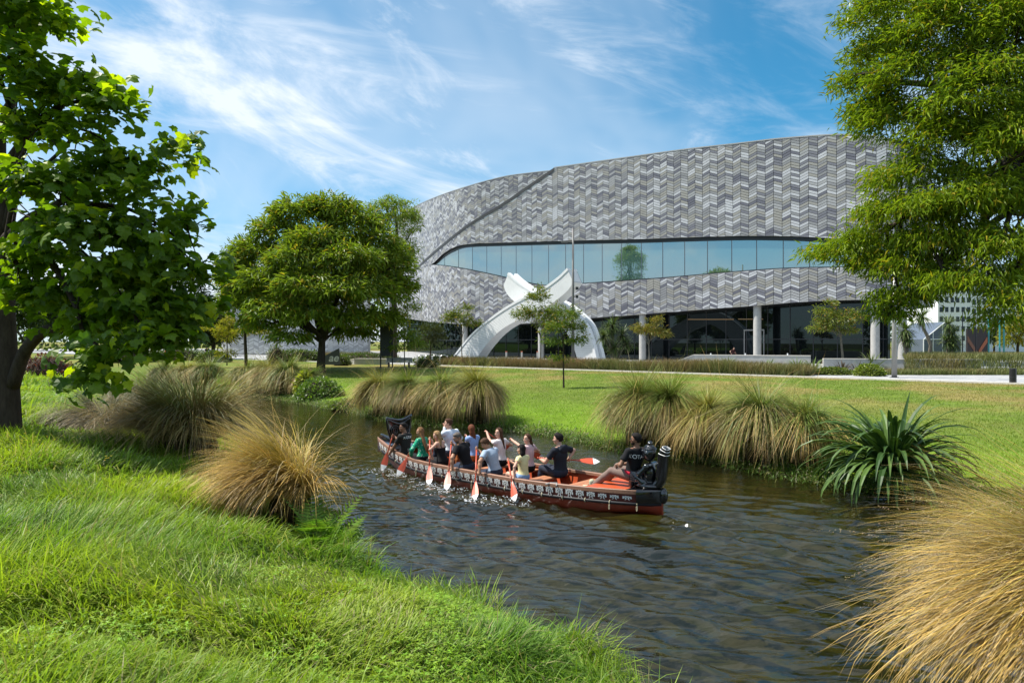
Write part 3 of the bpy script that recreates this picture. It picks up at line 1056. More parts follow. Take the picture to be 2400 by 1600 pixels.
# ------------------------------------------------------------------ trees across the river
Y = 57
tree('round_tree', 'broad round-crowned dark green tree standing on the far lawn, largest across the river', 'tree',
     pt(752, 868, Y), pt(755, 790, Y), 0.42,
     plobes([(705, 505, Y, 70, 42), (775, 490, Y, 60, 36), (830, 530, Y, 62, 42), (650, 545, Y, 60, 40), (600, 590, Y, 52, 36), (560, 625, Y, 44, 28), (535, 665, Y, 26, 22), (880, 575, Y, 55, 45), (925, 620, Y, 42, 40), (935, 680, Y, 40, 40),
              (740, 570, Y - 2, 75, 40), (820, 610, Y - 3, 75, 40), (690, 610, Y - 3, 70, 38), (620, 660, Y - 2, 62, 36), (575, 715, Y, 56, 32), (720, 670, Y - 4, 80, 38), (800, 680, Y - 4, 75, 40), (880, 690, Y - 2, 62, 42), (650, 725, Y - 3, 70, 34), (740, 740, Y - 3, 66, 32),
              (830, 750, Y - 2, 70, 32), (900, 750, Y, 48, 28), (600, 765, Y, 46, 24), (680, 790, Y - 2, 50, 22), (640, 745, Y + 4, 70, 40), (830, 780, Y + 3, 50, 22), (745, 700, Y + 2, 110, 60), (560, 690, Y + 2, 40, 36), (770, 620, Y + 5, 130, 90), (660, 690, Y + 5, 110, 70), (860, 660, Y + 4, 80, 80)]),
     3700, 15, LANCE, 0.54, GREEN, clr=0.60, shell=0.70, seed=3, nlimb=16, ntwig=90, droop=0.5)
tree('lighter_tree', 'lighter green tree showing above and behind the round tree', 'tree', pt(925, 835, 74), pt(925, 640, 74), 0.3,
     plobes([(925, 530, 74, 55, 60), (890, 500, 74, 40, 38), (960, 520, 74, 30, 50), (920, 480, 74, 35, 22), (930, 600, 74, 55, 60)]), 620, 12, LANCE, 0.36, BRIGHT, clr=0.6, shell=0.5, seed=4, nlimb=8, ntwig=60)
tree('slender_tree', 'slender tree with bare dark trunk at the edge of the round crown', 'tree', pt(577, 858, 61), pt(572, 730, 61), 0.17,
     plobes([(560, 650, 61, 40, 60), (590, 600, 61, 50, 40), (570, 700, 61, 50, 35), (545, 610, 61, 25, 30)]), 420, 12, LANCE, 0.38, [(0.08, 0.13, 0.02), (0.17, 0.21, 0.04)], clr=0.6, seed=5, nlimb=6, ntwig=30)
tree('yellow_sapling', 'yellow-green leafy sapling left of the slender trunk', 'tree', pt(532, 850, 66), pt(533, 790, 66), 0.06,
     plobes([(530, 790, 66, 24, 38), (528, 830, 66, 22, 18), (536, 755, 66, 12, 18), (500, 772, 66, 30, 8), (585, 778, 64, 45, 10), (640, 780, 64, 30, 7)]), 190, 12, LANCE, 0.30, YELLOW, clr=0.35, seed=6, nlimb=5, ntwig=16, group='young trees along the promenade')
tree('young_tree', 'airy bright green young tree between the sign board and the arch', 'tree', pt(948, 862, 60), pt(948, 790, 60), 0.06,
     plobes([(950, 790, 60, 38, 30), (940, 750, 60, 28, 24), (965, 725, 60, 22, 26), (925, 815, 60, 24, 18), (975, 810, 60, 28, 20), (955, 700, 60, 12, 12)]), 170, 12, LANCE, 0.30, BRIGHT, clr=0.4, shell=0.3, seed=7, nlimb=9, ntwig=26, group='young trees along the promenade', bark='barkpale')
tree('olive_bush', 'dusky olive small-leaved bushy tree left of the arch foot', 'tree', pt(1008, 846, 68), pt(1010, 800, 68), 0.08,
     plobes([(1010, 775, 68, 32, 26), (1003, 800, 68, 28, 25), (1022, 795, 68, 24, 26)]), 200, 16, NARROW, 0.22, OLIVE, clr=0.5, shell=0.4, seed=8, nlimb=6, ntwig=20)
tree('young_tree', 'small round-headed young tree before the left leg of the arch', 'tree', pt(1083, 846, 65), pt(1081, 790, 65), 0.06,
     plobes([(1080, 750, 65, 34, 28), (1060, 745, 65, 22, 22), (1105, 760, 65, 24, 14), (1090, 722, 65, 18, 12)]), 130, 12, LANCE, 0.32, [(0.09, 0.13, 0.02), (0.20, 0.23, 0.04), (.3, .2, .04)], clr=0.4, shell=0.35, seed=9, nlimb=8, ntwig=18, group='young trees along the promenade', bark='barkpale')
tree('young_tree', 'conical young tree standing under the crossing of the white arch', 'tree', pt(1267, 852, 63), pt(1268, 790, 63), 0.07,
     plobes([(1265, 740, 63, 46, 32), (1262, 700, 63, 26, 26), (1290, 760, 63, 40, 26), (1225, 735, 63, 22, 20), (1330, 750, 63, 22, 20), (1262, 680, 63, 10, 12)]), 230, 12, LANCE, 0.32, [(0.085, 0.135, 0.018), (0.21, 0.24, 0.03), (.33, .22, .03)], clr=0.45, shell=0.35, seed=10, nlimb=10, ntwig=30, group='young trees along the promenade', bark='barkpale')
Yl = 38
tree('young_tree', 'thin young tree with a dark stem growing on the far lawn', 'tree', pt(1321, 902, Yl), pt(1320, 790, Yl), 0.055,
     plobes([(1310, 770, Yl, 40, 25), (1330, 740, Yl, 36, 25), (1290, 800, Yl, 30, 18), (1345, 800, Yl, 34, 22), (1310, 838, Yl, 30, 14), (1350, 770, Yl, 25, 22), (1300, 725, Yl, 20, 18)]), 210, 12, LANCE, 0.20, [(0.06, 0.12, 0.015), (0.17, 0.22, 0.025), (.34, .24, .03)], clr=0.28, shell=0.2, seed=11, nlimb=12, ntwig=40, group='young trees along the promenade', rtop=0.03)
tree('young_tree', 'yellowing young tree with a pale stem before the middle column', 'tree', pt(1522, 850, 58), pt(1520, 800, 58), 0.08,
     plobes([(1520, 775, 58, 34, 18), (1500, 772, 58, 24, 14), (1548, 782, 58, 26, 14), (1535, 752, 58, 18, 12)]), 130, 12, LANCE, 0.28, [(0.13, 0.14, 0.02), (0.26, 0.22, 0.04), (.34, .2, .04)], clr=0.33, shell=0.3, seed=12, nlimb=8, ntwig=18, group='young trees along the promenade', bark='barkpale')
tree('young_tree', 'round young tree with a pale leaning stem before the right-hand column', 'tree', pt(1975, 842, 54), pt(1970, 780, 54), 0.10,
     plobes([(1955, 755, 54, 46, 28), (1935, 735, 54, 30, 20), (1995, 750, 54, 34, 26), (1930, 770, 54, 30, 16), (1945, 712, 54, 24, 12), (1990, 775, 54, 26, 12)]), 240, 12, LANCE, 0.28, [(0.10, 0.14, 0.02), (0.21, 0.23, 0.035), (.34, .2, .04)], clr=0.36, shell=0.35, seed=13, nlimb=9, ntwig=26, group='young trees along the promenade', bark='barkpale')
# woods and single trees behind the left-hand tree
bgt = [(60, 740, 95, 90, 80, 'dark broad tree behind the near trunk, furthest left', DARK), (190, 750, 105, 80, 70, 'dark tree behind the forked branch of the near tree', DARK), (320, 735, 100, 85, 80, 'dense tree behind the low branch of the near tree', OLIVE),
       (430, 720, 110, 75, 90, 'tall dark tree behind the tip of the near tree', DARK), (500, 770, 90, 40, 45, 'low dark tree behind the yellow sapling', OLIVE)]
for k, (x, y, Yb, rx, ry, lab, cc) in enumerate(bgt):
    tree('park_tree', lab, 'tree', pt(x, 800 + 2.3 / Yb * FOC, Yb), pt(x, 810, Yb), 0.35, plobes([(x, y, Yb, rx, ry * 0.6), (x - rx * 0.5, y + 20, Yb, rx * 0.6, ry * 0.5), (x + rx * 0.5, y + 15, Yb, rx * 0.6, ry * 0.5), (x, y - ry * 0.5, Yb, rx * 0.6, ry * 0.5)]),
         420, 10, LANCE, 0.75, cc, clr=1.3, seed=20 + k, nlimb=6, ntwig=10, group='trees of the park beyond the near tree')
tree('yellow_tree', 'yellow-green roadside tree at the far right', 'tree', pt(2385, 832, 90), pt(2385, 800, 90), 0.2, plobes([(2385, 780, 90, 34, 34), (2375, 800, 90, 28, 20), (2395, 755, 90, 24, 20)]), 220, 10, LANCE, 0.5, YELLOW, clr=0.8, seed=30, nlimb=6, ntwig=10)
tree('street_tree', 'dark green street tree between the teal poles', 'tree', pt(2330, 830, 120), pt(2330, 800, 120), 0.2, plobes([(2330, 795, 120, 16, 22), (2340, 770, 120, 12, 18)]), 120, 10, LANCE, 0.6, DARK, clr=0.8, seed=31, nlimb=4, ntwig=6)



def treeline(label, pts, h, n, seed):
    rng = np.random.default_rng(seed); P = np.array(pts, float)
    S = np.concatenate([[0], np.cumsum(np.hypot(*np.diff(P, axis=0).T))])
    s_ = rng.random(n) * S[-1]; dep = rng.normal(0, 4.0, n)
    x = np.interp(s_, S, P[:, 0]); y = np.interp(s_, S, P[:, 1]) + dep
    top = h * (0.55 + 0.75 * fbm(s_ * 0.09 + seed, s_ * 0.0 + 3.0))
    z = 0.9 + top * rng.random(n) ** 0.7
    mb = MB(); c = mixc((0.04, 0.075, 0.016), (0.12, 0.17, 0.03), np.clip(fbm(s_ * 0.12 + 7, z * 0.2) * 1.3 - 0.2 + rng.normal(0, 0.12, n), 0, 1)) * (0.7 + 0.6 * rng.random((n, 1)))
    scatter(mb, LANCE[0] * np.array([1, 2.4, 1]), LANCE[1], np.stack([x, y, z], 1), rng.normal(size=(n, 3)), rng.normal(0, 0.6, (n, 3)) + np.array([0, 0, 1.0]), 1.3 * (0.6 + 0.8 * rng.random(n)), c)
    tag(mb.build('distant_wood', M['leaf']), label, 'wood', kind='stuff')


treeline('far belt of park trees closing the view on the left', [(-260, 150), (-120, 165), (-60, 190), (-20, 230)], 15, 16000, 1)
treeline('far belt of street trees behind the building on the right', [(70, 190), (130, 170), (240, 150)], 11, 7000, 2)
treeline('belt of park trees on the bank behind the viewer', [(-90, -42), (0, -48), (90, -40)], 11, 9000, 3)

# ------------------------------------------------------------------ the two near trees
tree('near_tree', 'large broad-leaved tree with a dark forked trunk on the near bank', 'tree',
     pt(20, 1022, 14), pt(10, 560, 14.2), 0.27,
     plobes([(60, 40, 13, 110, 60), (30, 140, 13, 80, 40), (150, 205, 13, 120, 38), (262, 245, 12.6, 62, 34), (70, 300, 13.4, 70, 30), (200, 300, 13, 70, 22), (285, 385, 13, 90, 26), (420, 362, 12.6, 36, 36), (120, 430, 12.6, 130, 40), (330, 455, 12.6, 80, 34), (435, 520, 12.6, 34, 40),
              (200, 540, 12.4, 130, 40), (380, 575, 12.6, 80, 34), (80, 600, 13, 100, 40), (290, 640, 12.6, 110, 40), (455, 640, 12.6, 44, 44), (120, 690, 13.4, 110, 40), (340, 715, 12.6, 110, 34), (470, 720, 12.8, 34, 36), (200, 760, 13, 90, 26), (400, 765, 12.6, 60, 24), (280, 830, 12, 75, 28), (205, 890, 11.8, 50, 30), (360, 800, 12.2, 60, 20),
              (-100, 650, 14, 70, 70), (-60, 80, 15, 90, 70)]),
     700, 8, MAPLE, 0.215, [(0.05, 0.11, 0.012), (0.17, 0.265, 0.014), (0.34, 0.42, 0.016)], clr=0.50, shell=0.35, seed=41, leafmat='broadleaf', parts=300, droop=0.45, nlimb=10, ntwig=110, rtop=0.13,
     forks=[(pt(30, 905, 14), pt(150, 770, 13.4), 0.14, 0.09), (pt(150, 770, 13.4), pt(420, 735, 12.8), 0.085, 0.02), (pt(150, 770, 13.4), pt(265, 610, 13), 0.07, 0.03), (pt(150, 768, 13.4), pt(290, 850, 12.1), 0.05, 0.015, 0.2),
            (pt(12, 560, 14.2), pt(45, 20, 13.6), 0.13, 0.04), (pt(14, 420, 14), pt(150, 240, 13.2), 0.06, 0.02), (pt(12, 470, 14), pt(330, 400, 13), 0.07, 0.02), (pt(14, 380, 14), pt(260, 250, 12.8), 0.06, 0.02), (pt(12, 600, 14.1), pt(420, 560, 12.8), 0.07, 0.02)])
tree('near_tree', 'tall tree of drooping narrow leaves overhanging the far bank, right edge', 'tree',
     np.array([12.4, 15.0, gz(12.4, 15.0)]), np.array([12.2, 14.6, 7.0]), 0.42,
     plobes([(2110, 40, 13, 130, 80), (2290, 20, 12, 130, 80), (2420, 60, 11.5, 120, 120), (2050, 130, 13.4, 66, 50), (2190, 180, 12.6, 150, 70), (2340, 190, 11.6, 120, 80), (2100, 290, 13.2, 100, 60), (2250, 330, 12.4, 130, 70), (2390, 340, 11.4, 80, 90),
              (2170, 420, 12.8, 130, 60), (2330, 470, 12, 120, 80), (2120, 500, 13, 100, 55), (2060, 560, 13.4, 90, 36), (1975, 590, 13.6, 84, 26), (2230, 570, 12.6, 120, 70), (2370, 590, 11.6, 90, 70), (2130, 630, 13, 100, 40), (2050, 610, 13.4, 60, 30),
              (2290, 660, 12, 110, 50), (2110, 695, 13.2, 80, 24), (2380, 710, 11.5, 60, 50), (2190, 655, 12.6, 60, 34), (2090, 735, 13.3, 40, 22), (2330, 745, 11.8, 40, 20), (2560, 300, 13, 160, 200), (2540, 620, 13, 140, 120), (2300, -120, 13, 200, 110), (2010, 200, 13.5, 50, 40), (2040, 260, 13.4, 60, 36), (2230, 480, 12.2, 130, 40), (2290, 250, 11.8, 130, 40), (2200, 90, 12.4, 130, 40)], flat=0.80),
     3700, 25, NARROW, 0.135, [(0.09, 0.17, 0.014), (0.36, 0.44, 0.022), (0.38, 0.32, 0.03)], clr=0.30, shell=0.72, seed=42, parts=300, droop=0.55, nlimb=16, ntwig=160, rtop=0.22)

# ------------------------------------------------------------------ tussocks


def tussock(name, label, px, py, Yd, rad, height, n, segs=6, width=0.012, top=(0.13, 0.17, 0.03), skirt=(0.30, 0.21, 0.085), sweep=None, sw=0.0, seed=1, group=None, base_z=None, elev=(40, 85), fall=(70, 165), pale=0.0, pos=None, hang=False, ped=0.3, tuft=26, front=0.0):
    rng = np.random.default_rng(seed)
    c = pt(px, py, Yd) if pos is None else np.asarray(pos, float)
    if base_z is not None: c[2] = base_z
    root = empty(name, c)
    tag(root, label, 'tussock', group)
    nt_ = max(n // tuft, 8)
    a = rng.random(nt_) * 2 * math.pi
    r = rad * 0.36 * rng.random(nt_) ** (0.75 if hang else 0.5)
    ti = rng.integers(0, nt_, n)
    rr_ = r[ti] * (0.9 + 0.2 * rng.random(n)); aa = a[ti] + rng.normal(0, 0.10, n)
    rp = np.stack([rr_ * np.cos(aa), rr_ * np.sin(aa), 0.12 * height * (1 - (rr_ / (rad * 0.38)) ** 2)], 1)
    azt = a + rng.normal(0, 0.45, nt_)
    if sweep is not None:
        v = np.stack([np.cos(azt), np.sin(azt)], 1) + sw * (0.6 + 0.8 * rng.random((nt_, 1))) * np.array(sweep)
        azt = np.arctan2(v[:, 1], v[:, 0])
    az = azt[ti] + rng.normal(0, 0.20, n)
    inner = 1 - r / (rad * 0.36)
    q = np.clip(0.6 * inner + 0.55 * rng.random(nt_), 0, 1)
    el = np.radians((elev[0] + (elev[1] - elev[0]) * q)[ti] + rng.normal(0, 5, n))
    bt = (fall[0] + (fall[1] - fall[0]) * rng.random(nt_)) * (1 - (0.70 if hang else 0.35) * inner ** 1.3)
    bend = np.radians(bt[ti] + rng.normal(0, 9, n))
    Lt = height * (0.75 + 0.65 * rng.random(nt_))
    Ln = Lt[ti] * (0.70 + 0.45 * rng.random(n)) * ((1 - 0.35 * inner) if hang else np.ones(nt_))[ti]
    fresh = np.clip(1.15 * inner + 0.75 * rng.random(nt_) - (0.12 if hang else 0.36), 0, 1)[ti]          # young green shoots in the middle, dead straw outside
    t = np.clip(1 - fresh + rng.normal(0, 0.15, n), 0, 1)
    br = (0.65 + 0.7 * rng.random(nt_))[ti][:, None] * (0.75 + 0.5 * rng.random((n, 1)))
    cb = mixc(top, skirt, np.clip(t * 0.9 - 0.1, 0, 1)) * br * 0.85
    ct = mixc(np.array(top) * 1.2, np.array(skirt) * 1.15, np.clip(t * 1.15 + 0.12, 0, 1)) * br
    dead = rng.random(n) < 0.10
    ct[dead] = np.array([0.17, 0.13, 0.10]) * (0.6 + 0.6 * rng.random((dead.sum(), 1))); bend[dead] *= 1.2
    if pale:
        k = rng.random(n) < pale
        ct[k] = np.array([0.50, 0.40, 0.22]) * (0.8 + 0.4 * rng.random((k.sum(), 1)))
    mb = MB()
    prof = (lambda q_: float(smooth((q_ - 0.10) / 0.42))) if hang else (lambda q_: q_ ** 1.15)
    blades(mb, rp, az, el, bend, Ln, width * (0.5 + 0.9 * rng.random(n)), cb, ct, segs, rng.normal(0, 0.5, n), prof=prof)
    k = n // 14                                             # stray and broken blades
    blades(mb, rp[:k], rng.random(k) * 6.28, np.radians(30 + 60 * rng.random(k)), np.radians(20 + 140 * rng.random(k)), Ln[:k] * (0.6 + 0.7 * rng.random(k)), np.full(k, width * 0.8), cb[:k], ct[:k] * 1.15, segs, rng.normal(0, 0.8, k))
    f = mb.build('blades', M['sedge'], root)
    f['kind'] = 'stuff'
    th = MB()
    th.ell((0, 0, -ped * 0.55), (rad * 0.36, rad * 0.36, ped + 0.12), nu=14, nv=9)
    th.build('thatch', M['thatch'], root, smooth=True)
    return root


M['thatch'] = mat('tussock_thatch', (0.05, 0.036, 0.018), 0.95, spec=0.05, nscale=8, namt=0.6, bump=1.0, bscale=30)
FB = 'tussocks along the far bank'
fb = [  # px, base py, depth, radius, height (m), label
    (395, 900, 47, 1.35, 2.0, 'tan tussock at the far left of the opposite bank'), (440, 902, 46, 1.35, 2.0, 'second tan tussock in the distant left row'), (490, 905, 45, 1.3, 2.1, 'green-topped tussock ending the distant left row'),
    (580, 918, 42, 1.4, 2.2, 'brown tussock below the slender trunk'), (628, 926, 40.5, 1.35, 2.2, 'brown tussock next right of the slender trunk'), (676, 931, 39, 1.4, 2.2, 'dark green-topped tussock left of the round tree trunk'), (720, 936, 38.0, 1.0, 1.6, 'drooping tussock below the round tree trunk'),
    (893, 968, 29.0, 1.05, 2.05, 'golden tussock at the left end of the clump behind the bow'), (958, 978, 27.8, 1.05, 1.95, 'tan tussock behind the seated front paddler'), (1037, 990, 26.8, 1.15, 2.05, 'green-topped tussock in the middle behind the canoe'), (1118, 1000, 25.6, 1.25, 2.2, 'wide tussock ending the clump behind the canoe on its right'),
    (1500, 1052, 20.2, 1.2, 2.15, 'tall tussock directly behind the steersman'), (1568, 1060, 19.6, 1.1, 2.1, 'shaggy brown tussock just right of the steersman'), (1660, 1072, 18.6, 1.05, 1.85, 'tawny tussock midway between steersman and flax'), (1785, 1095, 17.4, 1.25, 2.05, 'big olive-topped tussock left of the flax'),
    (1885, 1105, 16.7, 1.05, 1.75, 'tussock tucked against the flax')]
for k, (x, y, Yd, ra, h, lab) in enumerate(fb):
    c = pt(x, y, Yd)
    base = max(gz(c[0], c[1]), 0.1) + h * 0.33
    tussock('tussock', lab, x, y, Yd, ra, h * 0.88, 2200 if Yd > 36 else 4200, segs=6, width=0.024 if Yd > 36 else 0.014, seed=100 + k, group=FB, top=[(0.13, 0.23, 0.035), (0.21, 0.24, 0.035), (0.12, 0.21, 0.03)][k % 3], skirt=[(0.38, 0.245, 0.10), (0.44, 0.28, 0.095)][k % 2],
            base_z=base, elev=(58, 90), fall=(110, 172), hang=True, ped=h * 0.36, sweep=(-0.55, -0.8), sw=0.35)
NB = 'tussocks on the near bank'
tussock('tussock', 'wide silvery-green tussock under the low branch of the near tree', 440, 1030, 14.8, 1.7, 1.65, 6800, segs=8, width=0.011, seed=140, group=NB, sweep=(-0.8, -0.5), sw=0.55, top=(0.18, 0.27, 0.06), skirt=(0.44, 0.30, 0.12), base_z=1.1, elev=(38, 86), fall=(55, 135))
tussock('tussock', 'golden windswept tussock beside the fern on the near bank', 680, 1160, 10.2, 0.85, 1.15, 5600, segs=9, width=0.0095, seed=141, group=NB, sweep=(-1.0, -0.30), sw=1.25, top=(0.33, 0.28, 0.035), skirt=(0.52, 0.32, 0.09), base_z=0.90, elev=(35, 84), fall=(55, 150), pale=0.15)
tussock('tussock', 'shaded grey-brown tussock between the near trunk and the silvery tussock', 245, 985, 16.5, 1.3, 1.2, 3200, segs=7, width=0.013, seed=142, group=NB, sweep=(-0.8, -0.3), sw=0.6, top=(0.12, 0.14, 0.05), skirt=(0.24, 0.18, 0.10), base_z=1.0)
tussock('tussock', 'grey-green tussock under the hanging leaves of the near tree', 330, 920, 20.5, 1.4, 1.3, 2400, segs=6, width=0.016, seed=143, group=NB, top=(0.14, 0.18, 0.06), skirt=(0.27, 0.21, 0.11), base_z=0.95)
big = tussock('tussock', 'huge straw-coloured seeding tussock in the near right corner', 0, 0, 5, 1.1, 1.38, 9500, segs=9, width=0.0075, seed=144, group=NB, sweep=(-0.95, 0.05), sw=1.2, top=(0.28, 0.26, 0.04), skirt=(0.55, 0.35, 0.09), elev=(8, 70), fall=(45, 120), pale=0.28, pos=(4.74, 5.15, 1.0), ped=0.8)


def seed_heads():
    rng = np.random.default_rng(9)
    mb = MB(); n = 330
    a = rng.random(n) * 2 * math.pi
    v = np.stack([np.cos(a), np.sin(a)], 1) + 1.0 * np.array((-0.85, 0.10))
    az = np.arctan2(v[:, 1], v[:, 0])
    el = np.radians(12 + 58 * rng.random(n)); bend = np.radians(45 + 70 * rng.random(n)); Ln = 1.20 * (1.0 + 0.45 * rng.random(n))
    P = np.stack([0.3 * rng.normal(size=n), 0.3 * rng.normal(size=n), np.full(n, 0.1)], 1)
    segs = 12; pts = [P]
    for i in range(segs):
        e = el - bend * ((i + .5) / segs) ** 1.15
        pts.append(pts[-1] + np.stack([np.cos(e) * np.cos(az), np.cos(e) * np.sin(az), np.sin(e)], 1) * (Ln / segs)[:, None])
    pts = np.stack(pts, 1)
    pos, fw = [], []
    for i in range(n):
        t = np.sort(rng.uniform(0.68, 1.0, 34)) * segs
        k = np.minimum(t.astype(int), segs - 1); f = (t - k)[:, None]
        p = pts[i, k] * (1 - f) + pts[i, k + 1] * f
        pos.append(p + rng.normal(0, 0.006, p.shape)); fw.append(unit(pts[i, k + 1] - pts[i, k]) + rng.normal(0, 0.5, p.shape) + np.array([0, 0, -0.3]))
    pos = np.concatenate(pos); fw = np.concatenate(fw)
    c = vary((0.36, 0.27, 0.15), len(pos), 0.35, rng)
    scatter(mb, LANCE[0] * np.array([1, 1.5, 1]), LANCE[1], pos, fw, rng.normal(size=pos.shape), 0.020, c)
    o = mb.build('seed_heads', M['sedge'], big); o['kind'] = 'stuff'


seed_heads()

# ------------------------------------------------------------------ flax, ferns, bank plants


def flax(label, p, n, Lr, W, seed, col=(0.028, 0.055, 0.016), col2=(0.075, 0.12, 0.03), name='flax_plant', group=None, spike=True, elev=(28, 82), fall=(50, 150)):
    rng = np.random.default_rng(seed)
    root = empty(name, p); tag(root, label, 'flax', group)
    for i in range(n):
        mb = MB()
        a = rng.random() * 2 * math.pi
        q = rng.random()
        el = R(elev[0] + (elev[1] - elev[0]) * q); bend = R(fall[0] + (fall[1] - fall[0]) * rng.random() * (1 - 0.5 * q))
        Ln = Lr * (0.7 + 0.5 * rng.random())
        if spike and i < 3: el, bend, Ln = R(85 - i * 8), R(12 + 30 * i), Lr * (0.98 - 0.16 * i); a = R(10 + 100 * i)
        S = 8
        P = [np.array([0.16 * math.cos(a), 0.16 * math.sin(a), 0.0])]
        D = []
        for k in range(S):
            e = el - bend * ((k + .5) / S) ** 1.6
            d = np.array([math.cos(e) * math.cos(a), math.cos(e) * math.sin(a), math.sin(e)]); D.append(d)
            P.append(P[-1] + d * Ln / S)
        tw = rng.normal(0, 0.35)
        side = np.array([-math.sin(a + tw), math.cos(a + tw), 0.15 * rng.normal()])
        w = W * (0.8 + 0.4 * rng.random())
        V, C = [], []
        cc = mixc(col, col2, np.array([rng.random()]))[0]
        for k in range(S + 1):
            t = k / S
            ww = w * (0.55 + 0.45 * math.sin(min(1, t * 2.2) * math.pi / 2)) * (1 if t < 0.6 else max(0.02, 1 - ((t - 0.6) / 0.4) ** 1.5))
            d = D[min(k, S - 1)]; nrm = np.cross(d, side)
            V += [P[k] - side * ww / 2 + nrm * ww * 0.18, P[k], P[k] + side * ww / 2 + nrm * ww * 0.18]
            C += [cc, cc * 1.1, cc]
        F = np.array([(3 * k + j, 3 * k + j + 1, 3 * k + j + 4, 3 * k + j + 3) for k in range(S) for j in (0, 1)])
        mb.add(np.array(V), F, np.array(C))
        mb.build('leaf', M['flax'], root)
    return root


def on_ground(px, py, lo=4, hi=160):
    """where the ray through a pixel meets the ground"""
    ys = np.linspace(lo, hi, 4000)
    x = (px - 1200) / FOC * ys; z = CAMZ - (py - 800) / FOC * ys
    g = ground_z(x, ys)
    i = int(np.argmax(z <= np.maximum(g, 0.0)))
    return np.array([x[i], ys[i], max(g[i], 0.0)])


fp = pt(2090, 1085, 14.3); fp[2] = gz(fp[0], fp[1]) + 0.42
flax('big dark flax with strap leaves hanging over the far bank', fp, 240, 1.75, 0.10, 5, (0.03, 0.07, 0.016), (0.085, 0.15, 0.03), elev=(12, 84), fall=(70, 150))


def fern(label, p, n, Lr, seed):
    rng = np.random.default_rng(seed)
    root = empty('fern', p); tag(root, label, 'fern', 'ferns beside the golden tussock')
    for i in range(n):
        mb = MB(); a = rng.random() * 2 * math.pi; el = R(58 + 30 * rng.random()); bend = R(25 + 55 * rng.random()); Ln = Lr * (0.6 + 0.6 * rng.random())
        S = 16; P = [np.zeros(3)]; D = []
        for k in range(S):
            e = el - bend * ((k + .5) / S); d = np.array([math.cos(e) * math.cos(a), math.cos(e) * math.sin(a), math.sin(e)]); D.append(d); P.append(P[-1] + d * Ln / S)
        P = np.array(P); D = np.array(D)
        mb.tube(P[::3], 0.004, 4, col=(0.08, 0.07, 0.02))
        side = np.array([-math.sin(a), math.cos(a), 0.0])
        pos, fw, sz = [], [], []
        for k in range(2, S):
            for sg in (-1, 1):
                pos.append(P[k]); fw.append(side * sg + D[k] * 0.5 + np.array([0, 0, -0.12])); sz.append(Ln * 0.30 * math.sin(math.pi * (0.12 + 0.86 * k / S)) + 0.01)
        pos, fw = np.array(pos), np.array(fw)
        T = np.array([(0, 0.05, 0), (0.3, 0.10, 0.02), (1, 0, -0.1), (0.3, -0.10, 0.02), (0, -0.05, 0)])
        scatter(mb, T, [np.array([(0, 1, 3, 4)]), np.array([(1, 2, 3)])], pos, fw, np.tile(np.cross(D[5], side), (len(pos), 1)) * -1, np.array(sz), vary((0.14, 0.25, 0.025), len(pos), 0.25, rng))
        mb.build('frond', M['grass'], root)
    return root


for k, (x, y, Yd, lab, ln) in enumerate([(748, 1215, 9.6, 'tallest bright fern right beside the golden tussock', 0.95), (785, 1235, 9.4, 'fern nearest the water below the golden tussock', 0.85), (735, 1250, 9.1, 'lower fern at the foot of the golden tussock', 0.65)]):
    p = pt(x, y, Yd); p[2] = gz(p[0], p[1]) - 0.02
    fern(lab, p, 11, ln, 60 + k)


